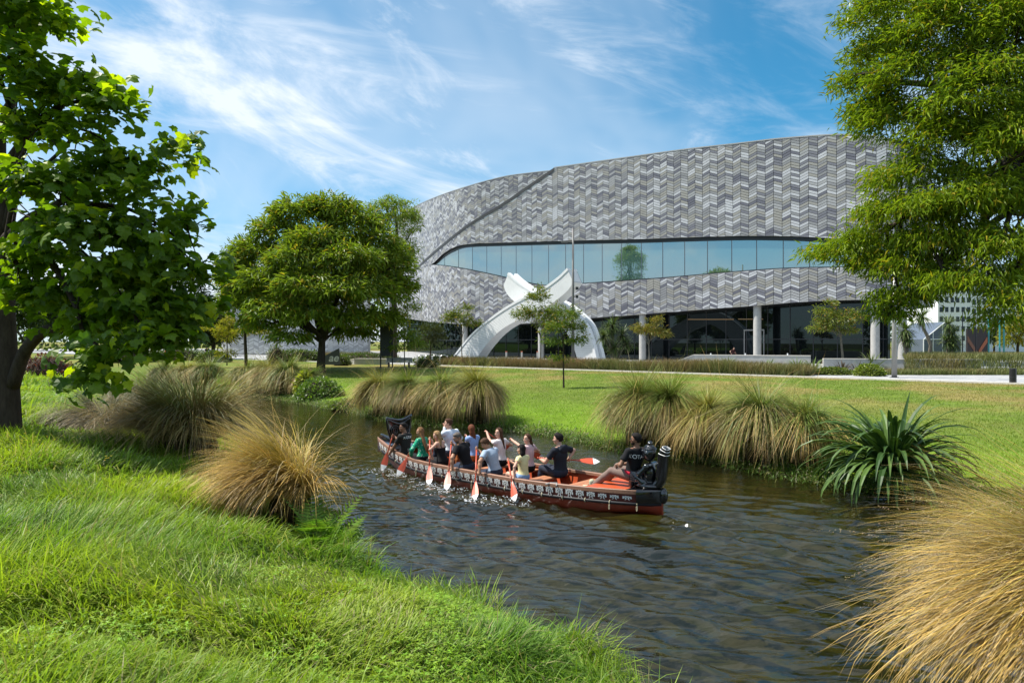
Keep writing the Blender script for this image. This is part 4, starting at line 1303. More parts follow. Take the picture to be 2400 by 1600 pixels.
def build_grass():
    """the long grass of the near bank: individual blades, denser towards the camera"""
    rng = np.random.default_rng(21)
    mb = MB()
    tot = 0
    for (y0, y1, dens, Ls, W) in ((2.6, 4.6, 4600, 0.20, 0.0098), (4.6, 7, 3000, 0.22, 0.0125), (7, 10, 1800, 0.22, 0.015), (10, 14, 950, 0.22, 0.018), (14, 22, 260, 0.24, 0.03), (22, 36, 60, 0.25, 0.05)):
        x0, x1 = -0.80 * y1 - 0.3, min(0.40 * y1 + 0.5, 2.6)
        n = int((x1 - x0) * (y1 - y0) * dens)
        x = rng.uniform(x0, x1, n); y = rng.uniform(y0, y1, n)
        clump = fbm(x * 2.2, y * 2.2)
        ok = (np.abs(x / y) < 0.80) & (rng.random(n) < 0.35 + 1.1 * clump)
        x, y, clump = x[ok], y[ok], clump[ok]
        z, d, ins, near = ground_z(x, y, True)
        ok = ~ins & near & (z > 0.02)
        x, y, z, clump, d = x[ok], y[ok], z[ok], clump[ok], d[ok]
        n = len(x); tot += n
        flow = 6.28 * fbm(x * 0.8 + 40, y * 0.8)
        az = flow * 1.6 + rng.normal(0, 0.9, n)
        tall = fbm(x * 0.9 + 3, y * 0.9 + 8)
        h = Ls * (0.34 + 1.45 * smooth((tall - 0.25) / 0.5)) * (0.5 + 1.0 * rng.random(n)) * (1 + 0.35 * (1 - smooth(d / 0.8)))
        el = np.radians(48 + 40 * rng.random(n)); bend = np.radians(20 + 100 * rng.random(n))
        hue = np.clip(fbm(x * 0.6 + 70, y * 0.6 + 20) * 1.5 - 0.35 + rng.normal(0, 0.15, n), 0, 1)
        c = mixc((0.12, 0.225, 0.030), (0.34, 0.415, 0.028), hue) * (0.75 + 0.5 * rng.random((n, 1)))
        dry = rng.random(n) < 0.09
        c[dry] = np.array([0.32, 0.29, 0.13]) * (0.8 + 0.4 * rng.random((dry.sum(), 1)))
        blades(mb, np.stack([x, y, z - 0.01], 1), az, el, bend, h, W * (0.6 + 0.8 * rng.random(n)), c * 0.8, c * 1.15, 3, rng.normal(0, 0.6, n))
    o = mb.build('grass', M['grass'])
    tag(o, 'long bright green grass covering the near bank', 'grass', kind='stuff')
    # clover and buttercup leaves near the camera
    mb = MB(); n = 9000
    x = rng.uniform(-3.2, 1.3, n); y = rng.uniform(3.0, 7.2, n)
    w = fbm(x * 1.1 + 5, y * 1.1 + 2)
    ok = (w + 0.20 * (x > -0.9) - 0.04 * (y - 3) > 0.44)
    x, y = x[ok], y[ok]; z, d, ins, near = ground_z(x, y, True)
    ok = ~ins & near & (z > 0.1); x, y, z = x[ok], y[ok], z[ok]; n = len(x)
    hh = 0.05 + 0.11 * rng.random(n)
    for k in range(3):
        a = rng.random(n) * 6.28 + k * 2.09
        f = np.stack([np.cos(a), np.sin(a), rng.normal(0.05, 0.2, n)], 1)
        scatter(mb, CLOVER[0], CLOVER[1], np.stack([x, y, z + hh], 1), f, np.array([0, 0, 1.0]) + rng.normal(0, 0.25, (n, 3)), 0.030 + 0.02 * rng.random(n), vary((0.22, 0.36, 0.025), n, 0.25, rng))
    tag(mb.build('ground_cover', M['grass']), 'low lobed weeds among the near grass', 'weeds', kind='stuff')
    # yellow flowers
    mb = MB()
    for (cx, cy, Yd, k) in ((645, 1240, 9.3, 9), (700, 1235, 9.3, 5), (100, 1110, 11.5, 14), (40, 1095, 11.8, 8), (255, 1135, 11, 6), (560, 1180, 10.2, 3)):
        for _ in range(k):
            p = pt(cx + rng.normal(0, 22), cy, Yd + rng.normal(0, 0.2)); g = gz(p[0], p[1])
            p[2] = g + 0.20 + 0.12 * rng.random()
            mb.tube([(p[0], p[1], g), tuple(p)], 0.003, 3, col=(0.1, 0.16, 0.03))
            a = np.arange(5) * 1.2566
            scatter(mb, LANCE[0] * np.array([1, 2, 1]), LANCE[1], np.tile(p, (5, 1)), np.stack([np.cos(a), np.sin(a), np.full(5, 0.3)], 1), np.tile([0, 0, 1.0], (5, 1)), 0.02, np.tile([0.75, 0.55, 0.02], (5, 1)))
    tag(mb.build('wild_flowers', M['grass']), 'scattered small yellow flowers in the near grass', 'flowers', kind='stuff')
    # mown lawn across the river
    mb = MB(); n = 230000
    u = rng.uniform(-0.55, 0.80, n); yy = 12 + 48 * rng.random(n) ** 1.25; x = u * yy; y = yy
    z, d, ins, near = ground_z(x, y, True)
    pd = (y - (PATH_A + PATH_B * x)) / 1.287
    ok = ~ins & ~near & (pd < -0.1); x, y, z, d = x[ok], y[ok], z[ok], d[ok]; n = len(x)
    n1 = fbm(x * 0.35, y * 0.35)
    w = smooth((n1 - 0.38) / 0.3) * smooth((d - 7) / 12); lush = (1 - smooth((d - 2) / 7))
    c = mixc(mixc((0.17, 0.25, 0.03), (0.29, 0.25, 0.08), w), (0.22, 0.36, 0.025), lush) * (0.6 + 0.8 * rng.random((n, 1)))
    blades(mb, np.stack([x, y, z - 0.01], 1), rng.random(n) * 6.28, np.radians(45 + 40 * rng.random(n)), np.radians(40 * rng.random(n)), 0.05 + 0.05 * rng.random(n) + 0.03 * (d < 1), np.full(n, 0.03) * (0.6 + y / 40), c, c, 1, rng.normal(0, 0.6, n))
    tag(mb.build('lawn_grass', M['grass']), 'short mown grass of the lawn across the river', 'grass', kind='stuff')
    # weeds trailing into the water along the far bank
    mb = MB(); n = 16000
    t = rng.random(n); Es = FAR_E
    sg = np.concatenate([[0], np.cumsum(np.hypot(*np.diff(Es, axis=0).T))])
    lo, hi = np.interp(3, np.arange(len(Es)), sg), np.interp(17, np.arange(len(Es)), sg)
    s = lo + (hi - lo) * t
    x = np.interp(s, sg, Es[:, 0]) + rng.normal(0, 0.22, n); y = np.interp(s, sg, Es[:, 1]) + rng.normal(0, 0.22, n)
    z = np.maximum(ground_z(x, y), 0.0)
    c = vary((0.10, 0.17, 0.03), n, 0.5, rng); c[rng.random(n) < 0.2] = (0.3, 0.28, 0.16)
    k = n // 2
    blades(mb, np.stack([x, y, z], 1)[:k], rng.random(k) * 6.28, np.radians(30 + 50 * rng.random(k)), np.radians(30 + 90 * rng.random(k)), 0.15 + 0.25 * rng.random(k), np.full(k, 0.02), c[:k] * 0.8, c[:k], 3)
    scatter(mb, LANCE[0] * np.array([1, 2.2, 1]), LANCE[1], np.stack([x, y, z + 0.22 * rng.random(n)], 1)[k:], rng.normal(size=(n - k, 3)), np.array([0, 0, 1.0]) + rng.normal(0, 0.4, (n - k, 3)), 0.07, c[k:])
    tag(mb.build('bank_weeds', M['grass']), 'leafy weeds trailing along the waterline of the far bank', 'weeds', kind='stuff')


build_grass()

# ------------------------------------------------------------------ white arch sculpture
M['slat'] = mat('white_slat', (0.76, 0.765, 0.77), 0.5, nscale=1.5, namt=0.06)


def build_arch():
    Y0 = 70.0
    base = pt(1225, 851, Y0)
    root = empty('arch_sculpture', base)
    tag(root, 'tall white sculpture of two crossing curved ribs before the building', 'sculpture')
    ribs = [
        # outer (upper) edge and inner (lower) edge of each rib, through photo pixels
        ([(1050, 853), (1063, 837), (1104, 787), (1142, 754), (1181, 726), (1215, 706), (1246, 692), (1278, 675), (1308, 653), (1322, 640), (1331, 631)],
         [(1112, 853), (1122, 832), (1146, 800), (1172, 775), (1200, 757), (1230, 742), (1262, 727), (1292, 712), (1318, 692), (1334, 676), (1344, 661)]),
        ([(1403, 872), (1396, 841), (1386, 800), (1372, 762), (1349, 736), (1318, 712), (1288, 699), (1257, 688), (1226, 671), (1205, 656), (1190, 642)],
         [(1360, 872), (1352, 838), (1340, 802), (1322, 772), (1298, 752), (1268, 737), (1240, 725), (1214, 712), (1196, 698), (1185, 683), (1180, 668)])]
    for k, (po, pi) in enumerate(ribs):
        n = 150
        A0 = 70.94 + (0.0 if k == 0 else 2.1); W = 1.5            # the plane of the rib runs parallel to the facade
        on = lambda x, y: pt(x, y, A0 / (1 + 0.856 * (x - 1200) / FOC))
        O = spline([on(x, y) for x, y in po], n) - base
        I = spline([on(x, y) for x, y in pi], n) - base
        BK = np.array([0.650, 0.760, 0])
        rib = empty('arch_rib', (0, 0, 0), parent=root)
        sl = MB()
        for i in range(0, n - 2, 2):                       # slats across the flanks and the belly, a fine gap between
            a, b = i, i + 1.86
            lo = lambda A, t: A[int(t)] * (1 - (t % 1)) + A[int(t) + 1] * (t % 1)
            o0, o1, i0, i1 = lo(O, a), lo(O, b), lo(I, a), lo(I, b)
            s = (o0 - i0) * 0.06; s1 = (o1 - i1) * 0.06
            F = np.array([o0 - s, o1 - s1, i1, i0]); Bk = F + BK * W
            sl.add(np.concatenate([F, Bk]), np.array([(0, 3, 2, 1), (4, 5, 6, 7), (0, 1, 5, 4), (1, 2, 6, 5), (2, 3, 7, 6), (3, 0, 4, 7)]))
        o = sl.build('slats', M['slat'], rib); o['kind'] = 'stuff'
        core = MB()
        q = np.stack([O + (I - O) * 0.09, I + (O - I) * 0.05], 1)
        for y in (0.04, W - 0.04):
            core.add(q + BK * y, grid_faces(n, 2))
        e = np.stack([q[:, 1] + BK * 0.04, q[:, 1] + BK * (W - 0.04)], 1); core.add(e, grid_faces(n, 2))
        core.build('core', M['greymetal'], rib)
        for y in (-0.05, W - 0.45):                        # the two raised rims along the top edge
            rm = MB()
            d = unit(O - I)
            A = O - d * 0.10; Bv = O + d * 0.16
            ring = np.stack([A + BK * y, Bv + BK * y, Bv + BK * (y + 0.5), A + BK * (y + 0.5)], 1)
            i = np.arange(n - 1)[:, None] * 4; j = np.arange(4)[None]
            rm.add(ring, [np.stack([i + j, i + (j + 1) % 4, i + 4 + (j + 1) % 4, i + 4 + j], -1).reshape(-1, 4), np.array([(0, 1, 2, 3)]), np.array([(0, 1, 2, 3)]) + (n - 1) * 4])
            rm.build('rim', M['whitepaint'], rib)


build_arch()

# ------------------------------------------------------------------ promenade furniture
M['mastmetal'] = mat('mast_metal', (0.17, 0.165, 0.16), 0.6, nscale=4, namt=0.1)


def gp(px, Y, z=0.905):
    return np.array([(px - 1200) / FOC * Y, Y, z])


def lamp(label, px, Y, ytop, r, arm=None, flood=False, m='greymetal'):
    p = gp(px, Y); h = CAMZ - (ytop - 800) / FOC * Y - p[2]
    root = empty('street_lamp', p); tag(root, label, 'lamp post', 'lamp posts of the promenade')
    mb = MB(); mb.tube([(0, 0, 0), (0, 0, h * 0.5), (0, 0, h)], [r, r * 0.8, r * 0.55], 12); mb.build('pole', M[m], root, smooth=True)
    b = MB(); b.tube([(0, 0, 0), (0, 0, 0.03)], r * 1.7, 14); b.build('base_plate', M['darkmetal'], root)
    if arm:
        z, d = arm
        a = MB(); a.tube([(0, 0, z), (d * 0.5, 0, z + 0.05), (d, 0, z + 0.02)], 0.05, 6); a.build('arm', M[m], root)
        l = MB(); l.box(d - 0.35, d + 0.25, -0.14, 0.14, z - 0.03, z + 0.06); l.build('lantern', M[m], root)
    if flood:
        for zz in (0.56, 0.50):
            f = MB(); f.tube([(0.0, -0.05, h * zz), (0.30, -0.2, h * zz + 0.05)], 0.03, 5); f.box(0.22, 0.48, -0.35, -0.1, h * zz - 0.12, h * zz + 0.14); f.build('floodlight', M['darkmetal'], root)
    return root


lamp('tall slim grey mast rising before the ribbon window', 1343, 64, 534, 0.15, (11.6, -0.75), True, m='mastmetal')
lamp('thick grey pole on the paving below the overhanging tree', 2096, 43.5, 640, 0.16, None)
lamp('thin dark lamp post with arm by the white office block', 2256, 75, 725, 0.07, (4.6, -0.8), m='darkmetal')
lamp('thin dark lamp post in front of the black chevron panel', 2287, 78, 735, 0.06, (4.2, -0.5), m='darkmetal')


def bollard(label, p, h, r, m, cap=None, group='bollards'):
    root = empty('bollard', p); tag(root, label, 'bollard', group)
    mb = MB(); mb.tube([(0, 0, 0), (0, 0, h - 0.02), (0, 0, h)], [r, r, r * 0.86], 16); mb.build('post', M[m], root, smooth=False)
    g = MB(); g.tube([(0, 0, h * 0.45), (0, 0, h * 0.48)], r * 1.03, 16); g.build('ring', M['darkmetal' if m == 'black' else 'greymetal'], root)
    if cap: c = MB(); c.tube([(0, 0, h), (0, 0, h + 0.10)], r * 1.0, 12); c.build('cap', cap, root)
    return root


bollard('thick black bollard standing on the lawn edge at the far right', gp(2374, 37.6, 0.86), 0.86, 0.17, 'black')
redcap = mat('orange_cap', (0.55, 0.12, 0.05), 0.5)
for px, lab in ((1187, 'red-capped grey bollard left of three in the arch'), (1223, 'red-capped grey bollard middle of three in the arch'), (1260, 'red-capped grey bollard right of three, by the tree stem')):
    bollard(lab, gp(px, 80), 1.05, 0.10, 'concrete', redcap)
for px, lab in ((1666, 'small white bollard before the glazed doors'), (1747, 'small white bollard beside the thick column'), (1846, 'small white bollard right of the thick column')):
    bollard(lab, gp(px, 66), 1.15, 0.06, 'whitepaint')


def wall_run(name, label, pts, h, th, m='concrete', z0=0.9):
    root = empty(name, (pts[0][0], pts[0][1], z0)); tag(root, label, 'low wall', 'low concrete walls')
    P = np.array(pts, float); mb = MB()
    d = unit(np.gradient(P, axis=0)); nrm = np.stack([-d[:, 1], d[:, 0]], 1)
    hh = np.full(len(P), h, float) if np.isscalar(h) else np.asarray(h, float)
    ring = []
    for p, n, q in zip(P, nrm, hh):
        a, b = p, p + n * th
        ring += [(a[0], a[1], z0 - .1), (b[0], b[1], z0 - .1), (b[0], b[1], z0 + q), (a[0], a[1], z0 + q)]
    V = np.array(ring) - np.array([pts[0][0], pts[0][1], z0])
    m_ = len(P); i = np.arange(m_ - 1)[:, None] * 4; j = np.arange(4)[None]
    mb.add(V, [np.stack([i + j, i + (j + 1) % 4, i + 4 + (j + 1) % 4, i + 4 + j], -1).reshape(-1, 4), np.array([(0, 1, 2, 3)]), np.array([(0, 1, 2, 3)]) + (m_ - 1) * 4])
    mb.build('wall_body', M[m], root)
    cp = MB(); ring = []
    for p, n, q in zip(P, nrm, hh):
        a, b = p - n * 0.03, p + n * (th + 0.03)
        ring += [(a[0], a[1], z0 + q + .002), (b[0], b[1], z0 + q + .002), (b[0], b[1], z0 + q + .06), (a[0], a[1], z0 + q + .06)]
    cp.add(np.array(ring) - np.array([pts[0][0], pts[0][1], z0]), [np.stack([i + j, i + (j + 1) % 4, i + 4 + (j + 1) % 4, i + 4 + j], -1).reshape(-1, 4), np.array([(0, 1, 2, 3)]), np.array([(0, 1, 2, 3)]) + (m_ - 1) * 4])
    cp.build('coping', M['kerb'], root)
    return root


wall_run('retaining_wall', 'low grey wall before the ground-floor glazing', [gp(1560, 63)[:2], gp(1625, 62)[:2], gp(1900, 58)[:2]], [0.05, 1.05, 1.05], 0.4)
wall_run('retaining_wall', 'long grey planter wall at the right end of the building', [gp(1930, 52)[:2], gp(2060, 51)[:2], gp(2165, 50)[:2], gp(2300, 50)[:2]], 0.95, 0.4)
wall_run('retaining_wall', 'short grey ramp wall right of the round tree trunk', [gp(800, 72)[:2], gp(830, 70)[:2], gp(905, 69)[:2]], [0.05, 0.5, 0.5], 0.5)

tw = empty('bench', gp(935, 61)); tag(tw, 'grey slatted bench left of the hoop racks', 'bench')
for k in range(4):
    b = MB(); b.box(-1.15, 1.15, -0.3 + k * 0.15, -0.17 + k * 0.15, 0.42, 0.48); b.build('slat', M['greymetal'], tw)
for x in (-0.9, 0.9):
    b = MB(); b.box(x - 0.05, x + 0.05, -0.25, 0.25, 0, 0.418); b.build('leg', M['darkmetal'], tw)
b = MB(); b.box(-1.15, 1.15, 0.27, 0.31, 0.50, 0.85); b.build('backrest', M['greymetal'], tw)

for k, px in enumerate((988, 1004, 1022, 1040)):
    r = empty('cycle_rack', gp(px, 69)); tag(r, ['steel hoop cycle rack nearest the bench', 'steel hoop cycle rack second from the bench', 'steel hoop cycle rack third from the bench', 'steel hoop cycle rack nearest the arch foot'][k], 'cycle rack', 'row of steel cycle hoops')
    a = np.linspace(-0.35, math.pi + 0.35, 20); P = np.stack([0.42 * np.cos(a), 0.15 * np.cos(a), 0.48 + 0.46 * np.sin(a)], 1)
    P = np.concatenate([[(P[0][0], P[0][1], 0.0)], P, [(P[-1][0], P[-1][1], 0.0)]])
    mb = MB(); mb.tube(P, 0.04, 8); mb.build('hoop', M['steel'], r, smooth=True)

sg = empty('sign_board', gp(906, 60)); tag(sg, 'black two-legged sign board under the edge of the round tree', 'sign')
for x in (-0.52, 0.52):
    b = MB(); b.box(x - 0.05, x + 0.05, -0.05, 0.05, 0, 4.1); b.build('post', M['black'], sg)
b = MB(); b.box(-0.47, 0.47, -0.03, 0.03, 1.0, 4.0); b.build('panel', M['black'], sg)

# dark grey sail sign with white script, its first letters behind the trunk
p0 = gp(785, 66)
ss = empty('sail_sign', p0); tag(ss, 'dark grey sail-shaped sign with white script beside the round tree trunk', 'sign')
mb = MB(); mb.prism([(-1.5, 0.05), (0.50, 0.05), (0.42, 1.65), (0.2, 1.55), (-1.5, 0.6)], -0.08, 0.08); mb.build('panel', mat('slate_panel', (0.10, 0.105, 0.11), 0.5), ss)


def text_mesh(body, size, extrude=0.004, shear=0.0, offset=0.0):
    cu = bpy.data.curves.new('lettering', 'FONT'); cu.body = body; cu.size = size; cu.extrude = extrude; cu.shear = shear; cu.offset = offset
    cu.align_x = 'CENTER'
    o = bpy.data.objects.new('tmp_text', cu); COL.objects.link(o)
    dg = bpy.context.evaluated_depsgraph_get(); me = bpy.data.meshes.new_from_object(o.evaluated_get(dg))
    bpy.data.objects.remove(o); bpy.data.curves.remove(cu)
    return me


me = text_mesh('ae', 1.05, 0.01, 0.25, 0.02); me.materials.append(M['whitepaint'])
o = link_mesh('lettering', me, ss, (-0.12, -0.095, 0.38), (R(90), 0, 0))

# sedge beds right behind the kerb
M['sedgedark'] = M['sedge']


def sedge_bed(label, name, region, n, h, seed, green=0.0, W=0.03):
    rng = np.random.default_rng(seed)
    x, y, z = region(rng, n)
    mb = MB(); n = len(x)
    hv = h * (0.7 + 0.5 * fbm(x * 0.5 + y * 0.3, y * 0.5)) * (0.75 + 0.4 * rng.random(n))
    hue = np.clip(fbm(x * 0.35 + 9, y * 0.35) * 1.6 - 0.3 + rng.normal(0, 0.18, n), 0, 1)
    hue = np.clip(hue - green, 0, 1)
    ct = mixc((0.15, 0.17, 0.045), (0.27, 0.155, 0.075), hue) * (0.7 + 0.6 * rng.random((n, 1)))
    cb = mixc((0.10, 0.14, 0.035), (0.18, 0.14, 0.05), hue) * (0.7 + 0.6 * rng.random((n, 1)))
    blades(mb, np.stack([x, y, z], 1), rng.random(n) * 6.28, np.radians(68 + 22 * rng.random(n)), np.radians(5 + 40 * rng.random(n)), hv, np.full(n, W), cb, ct, 3, rng.normal(0, 0.6, n))
    tag(mb.build(name, M['sedge']), label, 'sedge', kind='stuff')


def behind_kerb(px0, px1, o0, o1):
    def f(rng, n):
        u0, u1 = (px0 - 1200) / FOC, (px1 - 1200) / FOC
        u = rng.uniform(u0, u1, n); off = rng.uniform(o0, o1, n)
        Yk = PATH_A / (1 - PATH_B * u); x = u * Yk + 0.6294 * off; y = Yk + 0.7771 * off
        return x, y, np.full(n, 0.90)
    return f


sedge_bed('red-brown sedge bed along the kerb before the arch and building', 'sedge_bed', behind_kerb(1015, 1880, 0.6, 3.2), 30000, 1.0, 1)
sedge_bed('low brown sedge bed along the kerb left of the round tree', 'sedge_bed', behind_kerb(560, 830, 4.0, 6.5), 9000, 1.15, 2)


def raised(rng, n):
    px = rng.uniform(2120, 2420, n); Yd = rng.uniform(49.0, 58, n)
    return (px - 1200) / FOC * Yd, Yd, 0.9 + 0.9 * smooth((Yd - 48.5) / 2.0)


sedge_bed('feathery green-brown sedge mound at the right end of the promenade', 'sedge_bed', raised, 16000, 0.6, 3, 0.45)


def raised2(rng, n):
    px = rng.uniform(2010, 2400, n); Yd = rng.uniform(46.5, 49.5, n)
    return (px - 1200) / FOC * Yd, Yd, np.full(n, 0.9)


sedge_bed('fine sedge strip at the foot of the long planter wall', 'sedge_bed', raised2, 9000, 0.5, 4, 0.4)

# clumps of strap-leaved plants and clipped shrubs by the paving
for k, (px, Yd, n, Lr, lab, colr) in enumerate([
        (1705, 57, 40, 1.25, 'glossy strap-leaved clump left of the thick column', 0), (1800, 56, 34, 1.0, 'low glossy strap-leaved clump below the thick column', 0), (1870, 54.5, 50, 1.15, 'glossy strap-leaved clump with bent tips, before the wall', 0), (1905, 53.5, 46, 1.1, 'broad glossy strap-leaved clump left of the round young tree', 0),
        (1975, 50, 34, 0.95, 'bronze-leaved flax clump on the paving edge, left one', 1), (2010, 49.5, 34, 0.95, 'bronze-leaved flax clump on the paving edge, right one', 1), (2043, 51.5, 70, 1.6, 'spiky green fountain plant before the third column', 2), (1558, 62, 24, 1.2, 'dark spiky flax by the ramp wall', 1)]):
    cc = [((0.06, 0.11, 0.02), (0.15, 0.21, 0.045)), ((0.045, 0.035, 0.022), (0.13, 0.085, 0.05)), ((0.07, 0.11, 0.025), (0.17, 0.2, 0.06))][colr]
    flax(lab, gp(px, Yd), n, Lr, 0.07, 200 + k, cc[0], cc[1], 'strap_plant' if colr != 2 else 'fountain_plant', 'strap-leaved plants by the paving', spike=False, elev=(35, 85), fall=(20, 110))


def shrub(label, p, r, n, cols, seed, leaf=0.14, name='shrub'):
    rng = np.random.default_rng(seed); root = empty(name, p); tag(root, label, 'shrub', 'shrubs of the promenade')
    d = unit(rng.normal(size=(n, 3))); d[:, 2] = abs(d[:, 2]); rr = 0.72 + 0.3 * rng.random((n, 1))
    pos = d * rr * np.array(r); bumpy = 0.85 + 0.3 * fbm(pos[:, 0] * 2 + 5, pos[:, 1] * 2 + pos[:, 2] * 2)[:, None]; pos = pos * bumpy
    mb = MB(); c = mixc(cols[0], cols[1], rng.random(n)) * (0.75 + 0.5 * rng.random((n, 1)))
    scatter(mb, LANCE[0] * np.array([1, 2.2, 1]), LANCE[1], pos, d + rng.normal(0, 0.6, (n, 3)), d + rng.normal(0, 0.3, (n, 3)) + np.array([0, 0, 0.5]), leaf * (0.6 + 0.8 * rng.random(n)), c)
    f = mb.build('foliage', M['leaf'], root); f['kind'] = 'stuff'
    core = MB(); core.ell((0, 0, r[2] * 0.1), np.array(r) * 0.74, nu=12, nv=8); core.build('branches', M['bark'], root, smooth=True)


shrub('clipped bright green shrub on the paving by the thick pole', gp(2037, 45.6), (0.98, 0.9, 0.78), 2600, ((0.09, 0.14, 0.02), (0.22, 0.26, 0.03)), 1)
shrub('low clipped shrub strip behind the sedge end', gp(1950, 47.0), (1.5, 0.7, 0.5), 2200, ((0.07, 0.11, 0.02), (0.17, 0.2, 0.03)), 2)
shrub('rounded green shrub right of the sail sign', gp(800, 68), (1.0, 0.9, 1.0), 1500, ((0.05, 0.09, 0.015), (0.15, 0.19, 0.03)), 3)
shrub('leafy bush at the waterline below the round tree', np.array([*pt(750, 935, 36)[:2], 0.15]), (1.3, 1.1, 1.15), 3000, ((0.06, 0.12, 0.015), (0.16, 0.24, 0.03)), 4, 0.13)
shrub('tall yellow-leaved bush between the bank tussocks', np.array([*pt(712, 915, 37.2)[:2], 0.35]), (0.5, 0.5, 1.2), 420, ((0.16, 0.2, 0.02), (0.34, 0.34, 0.05)), 5, 0.24)
shrub('low creeping plant spreading onto the water by the clump', np.array([*pt(830, 952, 32)[:2], 0.08]), (1.5, 0.9, 0.45), 2600, ((0.08, 0.13, 0.02), (0.2, 0.25, 0.04)), 6, 0.09)
shrub('hedge-like green planting behind the cycle hoops', gp(1030, 73), (3.2, 0.8, 0.9), 2600, ((0.04, 0.08, 0.015), (0.12, 0.17, 0.03)), 7, 0.16)
shrub('dark green planting behind the ramp wall', gp(860, 76), (4.5, 1.0, 1.0), 2600, ((0.04, 0.075, 0.015), (0.10, 0.15, 0.03)), 8, 0.18)
shrub('purple-leaved bush behind the near trunk', np.array([*pt(108, 868, 40)[:2], gz(*pt(108, 868, 40)[:2])]), (1.6, 1.3, 1.3), 1200, ((0.06, 0.02, 0.022), (0.12, 0.035, 0.04)), 9, 0.16)
shrub('grey-leaved feathery bush before the left wing', gp(648, 70), (1.1, 1.0, 2.0), 900, ((0.10, 0.12, 0.06), (0.2, 0.22, 0.12)), 10, 0.16)
shrub('pale flowering ground bush at the right arch foot', gp(1425, 58), (1.7, 0.8, 0.85), 1600, ((0.16, 0.15, 0.08), (0.5, 0.42, 0.38)), 11, 0.08)
shrub('dark shrub below the cycle hoops', gp(1000, 63), (1.2, 0.7, 0.7), 1300, ((0.04, 0.06, 0.015), (0.09, 0.12, 0.03)), 12, 0.12)


for k, (px, Yd, r_, lab) in enumerate([(420, 84, (4.0, 1.2, 1.5), 'dark hedge across the promenade behind the left tussocks'), (500, 78, (2.2, 1.0, 1.2), 'rounded green shrub behind the walking person'), (700, 80, (3.5, 1.2, 1.4), 'dark shrub bed before the left tiled wing'), (300, 80, (4.5, 1.5, 2.0), 'tall dark shrubs beyond the near tree')]):
    shrub(lab, gp(px, Yd), r_, 2200, ((0.04, 0.075, 0.015), (0.11, 0.16, 0.03)), 30 + k, 0.22)


def cabbage_tree(label, base, heads, seed, trunk_r=0.11):
    rng = np.random.default_rng(seed); root = empty('cabbage_tree', base); tag(root, label, 'cabbage tree', 'cabbage trees by the building')
    base = np.asarray(base)
    tr = MB()
    for h, r in heads:
        h = np.asarray(h)
        P, rr = limb((0, 0, -0.1), h - base, trunk_r, trunk_r * 0.7, rng, wob=0.03); tr.tube(P, rr, 8)
        n = 150
        d = unit(rng.normal(size=(n, 3)) + np.array([0, 0, 0.25]))
        az = np.arctan2(d[:, 1], d[:, 0]); el = np.arcsin(np.clip(d[:, 2], -.95, .95))
        mb = MB(); c = vary((0.085, 0.12, 0.035), n, 0.4, rng)
        blades(mb, np.tile(h - base, (n, 1)), az, el, np.radians(15 + 55 * rng.random(n)), r * (0.8 + 0.4 * rng.random(n)), np.full(n, 0.07), c, c * 1.2, 4, rng.normal(0, 0.3, n))
        f = mb.build('crown', M['flax'], root); f['kind'] = 'stuff'
    tr.build('trunk', M['barkpale'], root, smooth=True)


Yc = 60
cabbage_tree('many-headed cabbage tree just right of the arch', gp(1437, Yc), [(pt(1437, 762, Yc), 1.25), (pt(1415, 788, Yc - 1), 1.1), (pt(1458, 785, Yc), 1.15), (pt(1425, 770, Yc), 1.0), (pt(1440, 815, Yc - 1), 1.0), (pt(1470, 805, Yc), 0.9)], 1)
cabbage_tree('cabbage tree with one hanging head, behind the thick pole', gp(2122, 53), [(pt(2122, 772, 53), 1.3), (pt(2128, 795, 53), 1.1)], 2, 0.13)
cabbage_tree('tall single-stemmed cabbage tree by the building corner', gp(2170, 54), [(pt(2162, 742, 54), 1.25)], 3, 0.15)
cabbage_tree('bushy cabbage tree before the glass gable', gp(2226, 56), [(pt(2222, 760, 56), 1.15), (pt(2232, 785, 56), 1.2), (pt(2220, 800, 56), 1.0), (pt(2236, 805, 56), 1.0)], 4)

# ------------------------------------------------------------------ right background


def office_block():
    p = gp(2268, 150, 0.9); root = empty('office_block', p); tag(root, 'white office block with rows of small square windows, far right', 'building')
    k = 150 / FOC
    white = mat('white_render', (0.72, 0.74, 0.78), 0.8)
    mb = MB(); mb.box(-6.5, 0.8, 0, 14, 0, 22); mb.build('wall', white, root)
    mb = MB(); mb.box(0.8, 14, 2, 16, 0, 19.5); mb.build('wall', white, root)
    rf = MB(); rf.box(-6.7, 0.9, -0.2, 14, 22.005, 22.5); rf.build('roof', M['concrete'], root)
    w = MB(); w.box(-0.36, 0.36, -0.05, 0.12, -0.55, 0.55); wm = w.mesh('window', M['glassdark'])
    for r in range(9):
        for c in range(6): link_mesh('window', wm, root, (-5.8 + c * 1.2, 0, 3 + r * 2.1))
        for c in range(11): link_mesh('window', wm, root, (1.7 + c * 1.1, 2, 3 + r * 2.0))


office_block()


def glass_gable():
    p = gp(2208, 95); root = empty('glass_gable', p); tag(root, 'small pale glass gable building behind the cabbage trees', 'building')
    mb = MB(); mb.prism([(-2.6, 0), (2.6, 0), (2.6, 2.6), (0.4, 5.0), (-2.6, 2.6)], 0, 8); mb.build('wall', mat('blue_glazing', (0.10, 0.125, 0.17), 0.4), root)
    for a, b in (((-2.6, 2.6), (0.4, 5.0)), ((0.4, 5.0), (2.6, 2.6)), ((-2.6, 2.6), (2.6, 2.6)), ((-2.6, 0), (-2.6, 2.6)), ((2.6, 0), (2.6, 2.6)), ((0, 0), (0, 4.6)), ((-1.3, 0), (-1.3, 3.6)), ((1.3, 0), (1.3, 3.8))):
        m = MB(); m.tube([(a[0], -0.06, a[1]), (b[0], -0.06, b[1])], 0.07, 5); m.build('frame', M['whitepaint'], root)


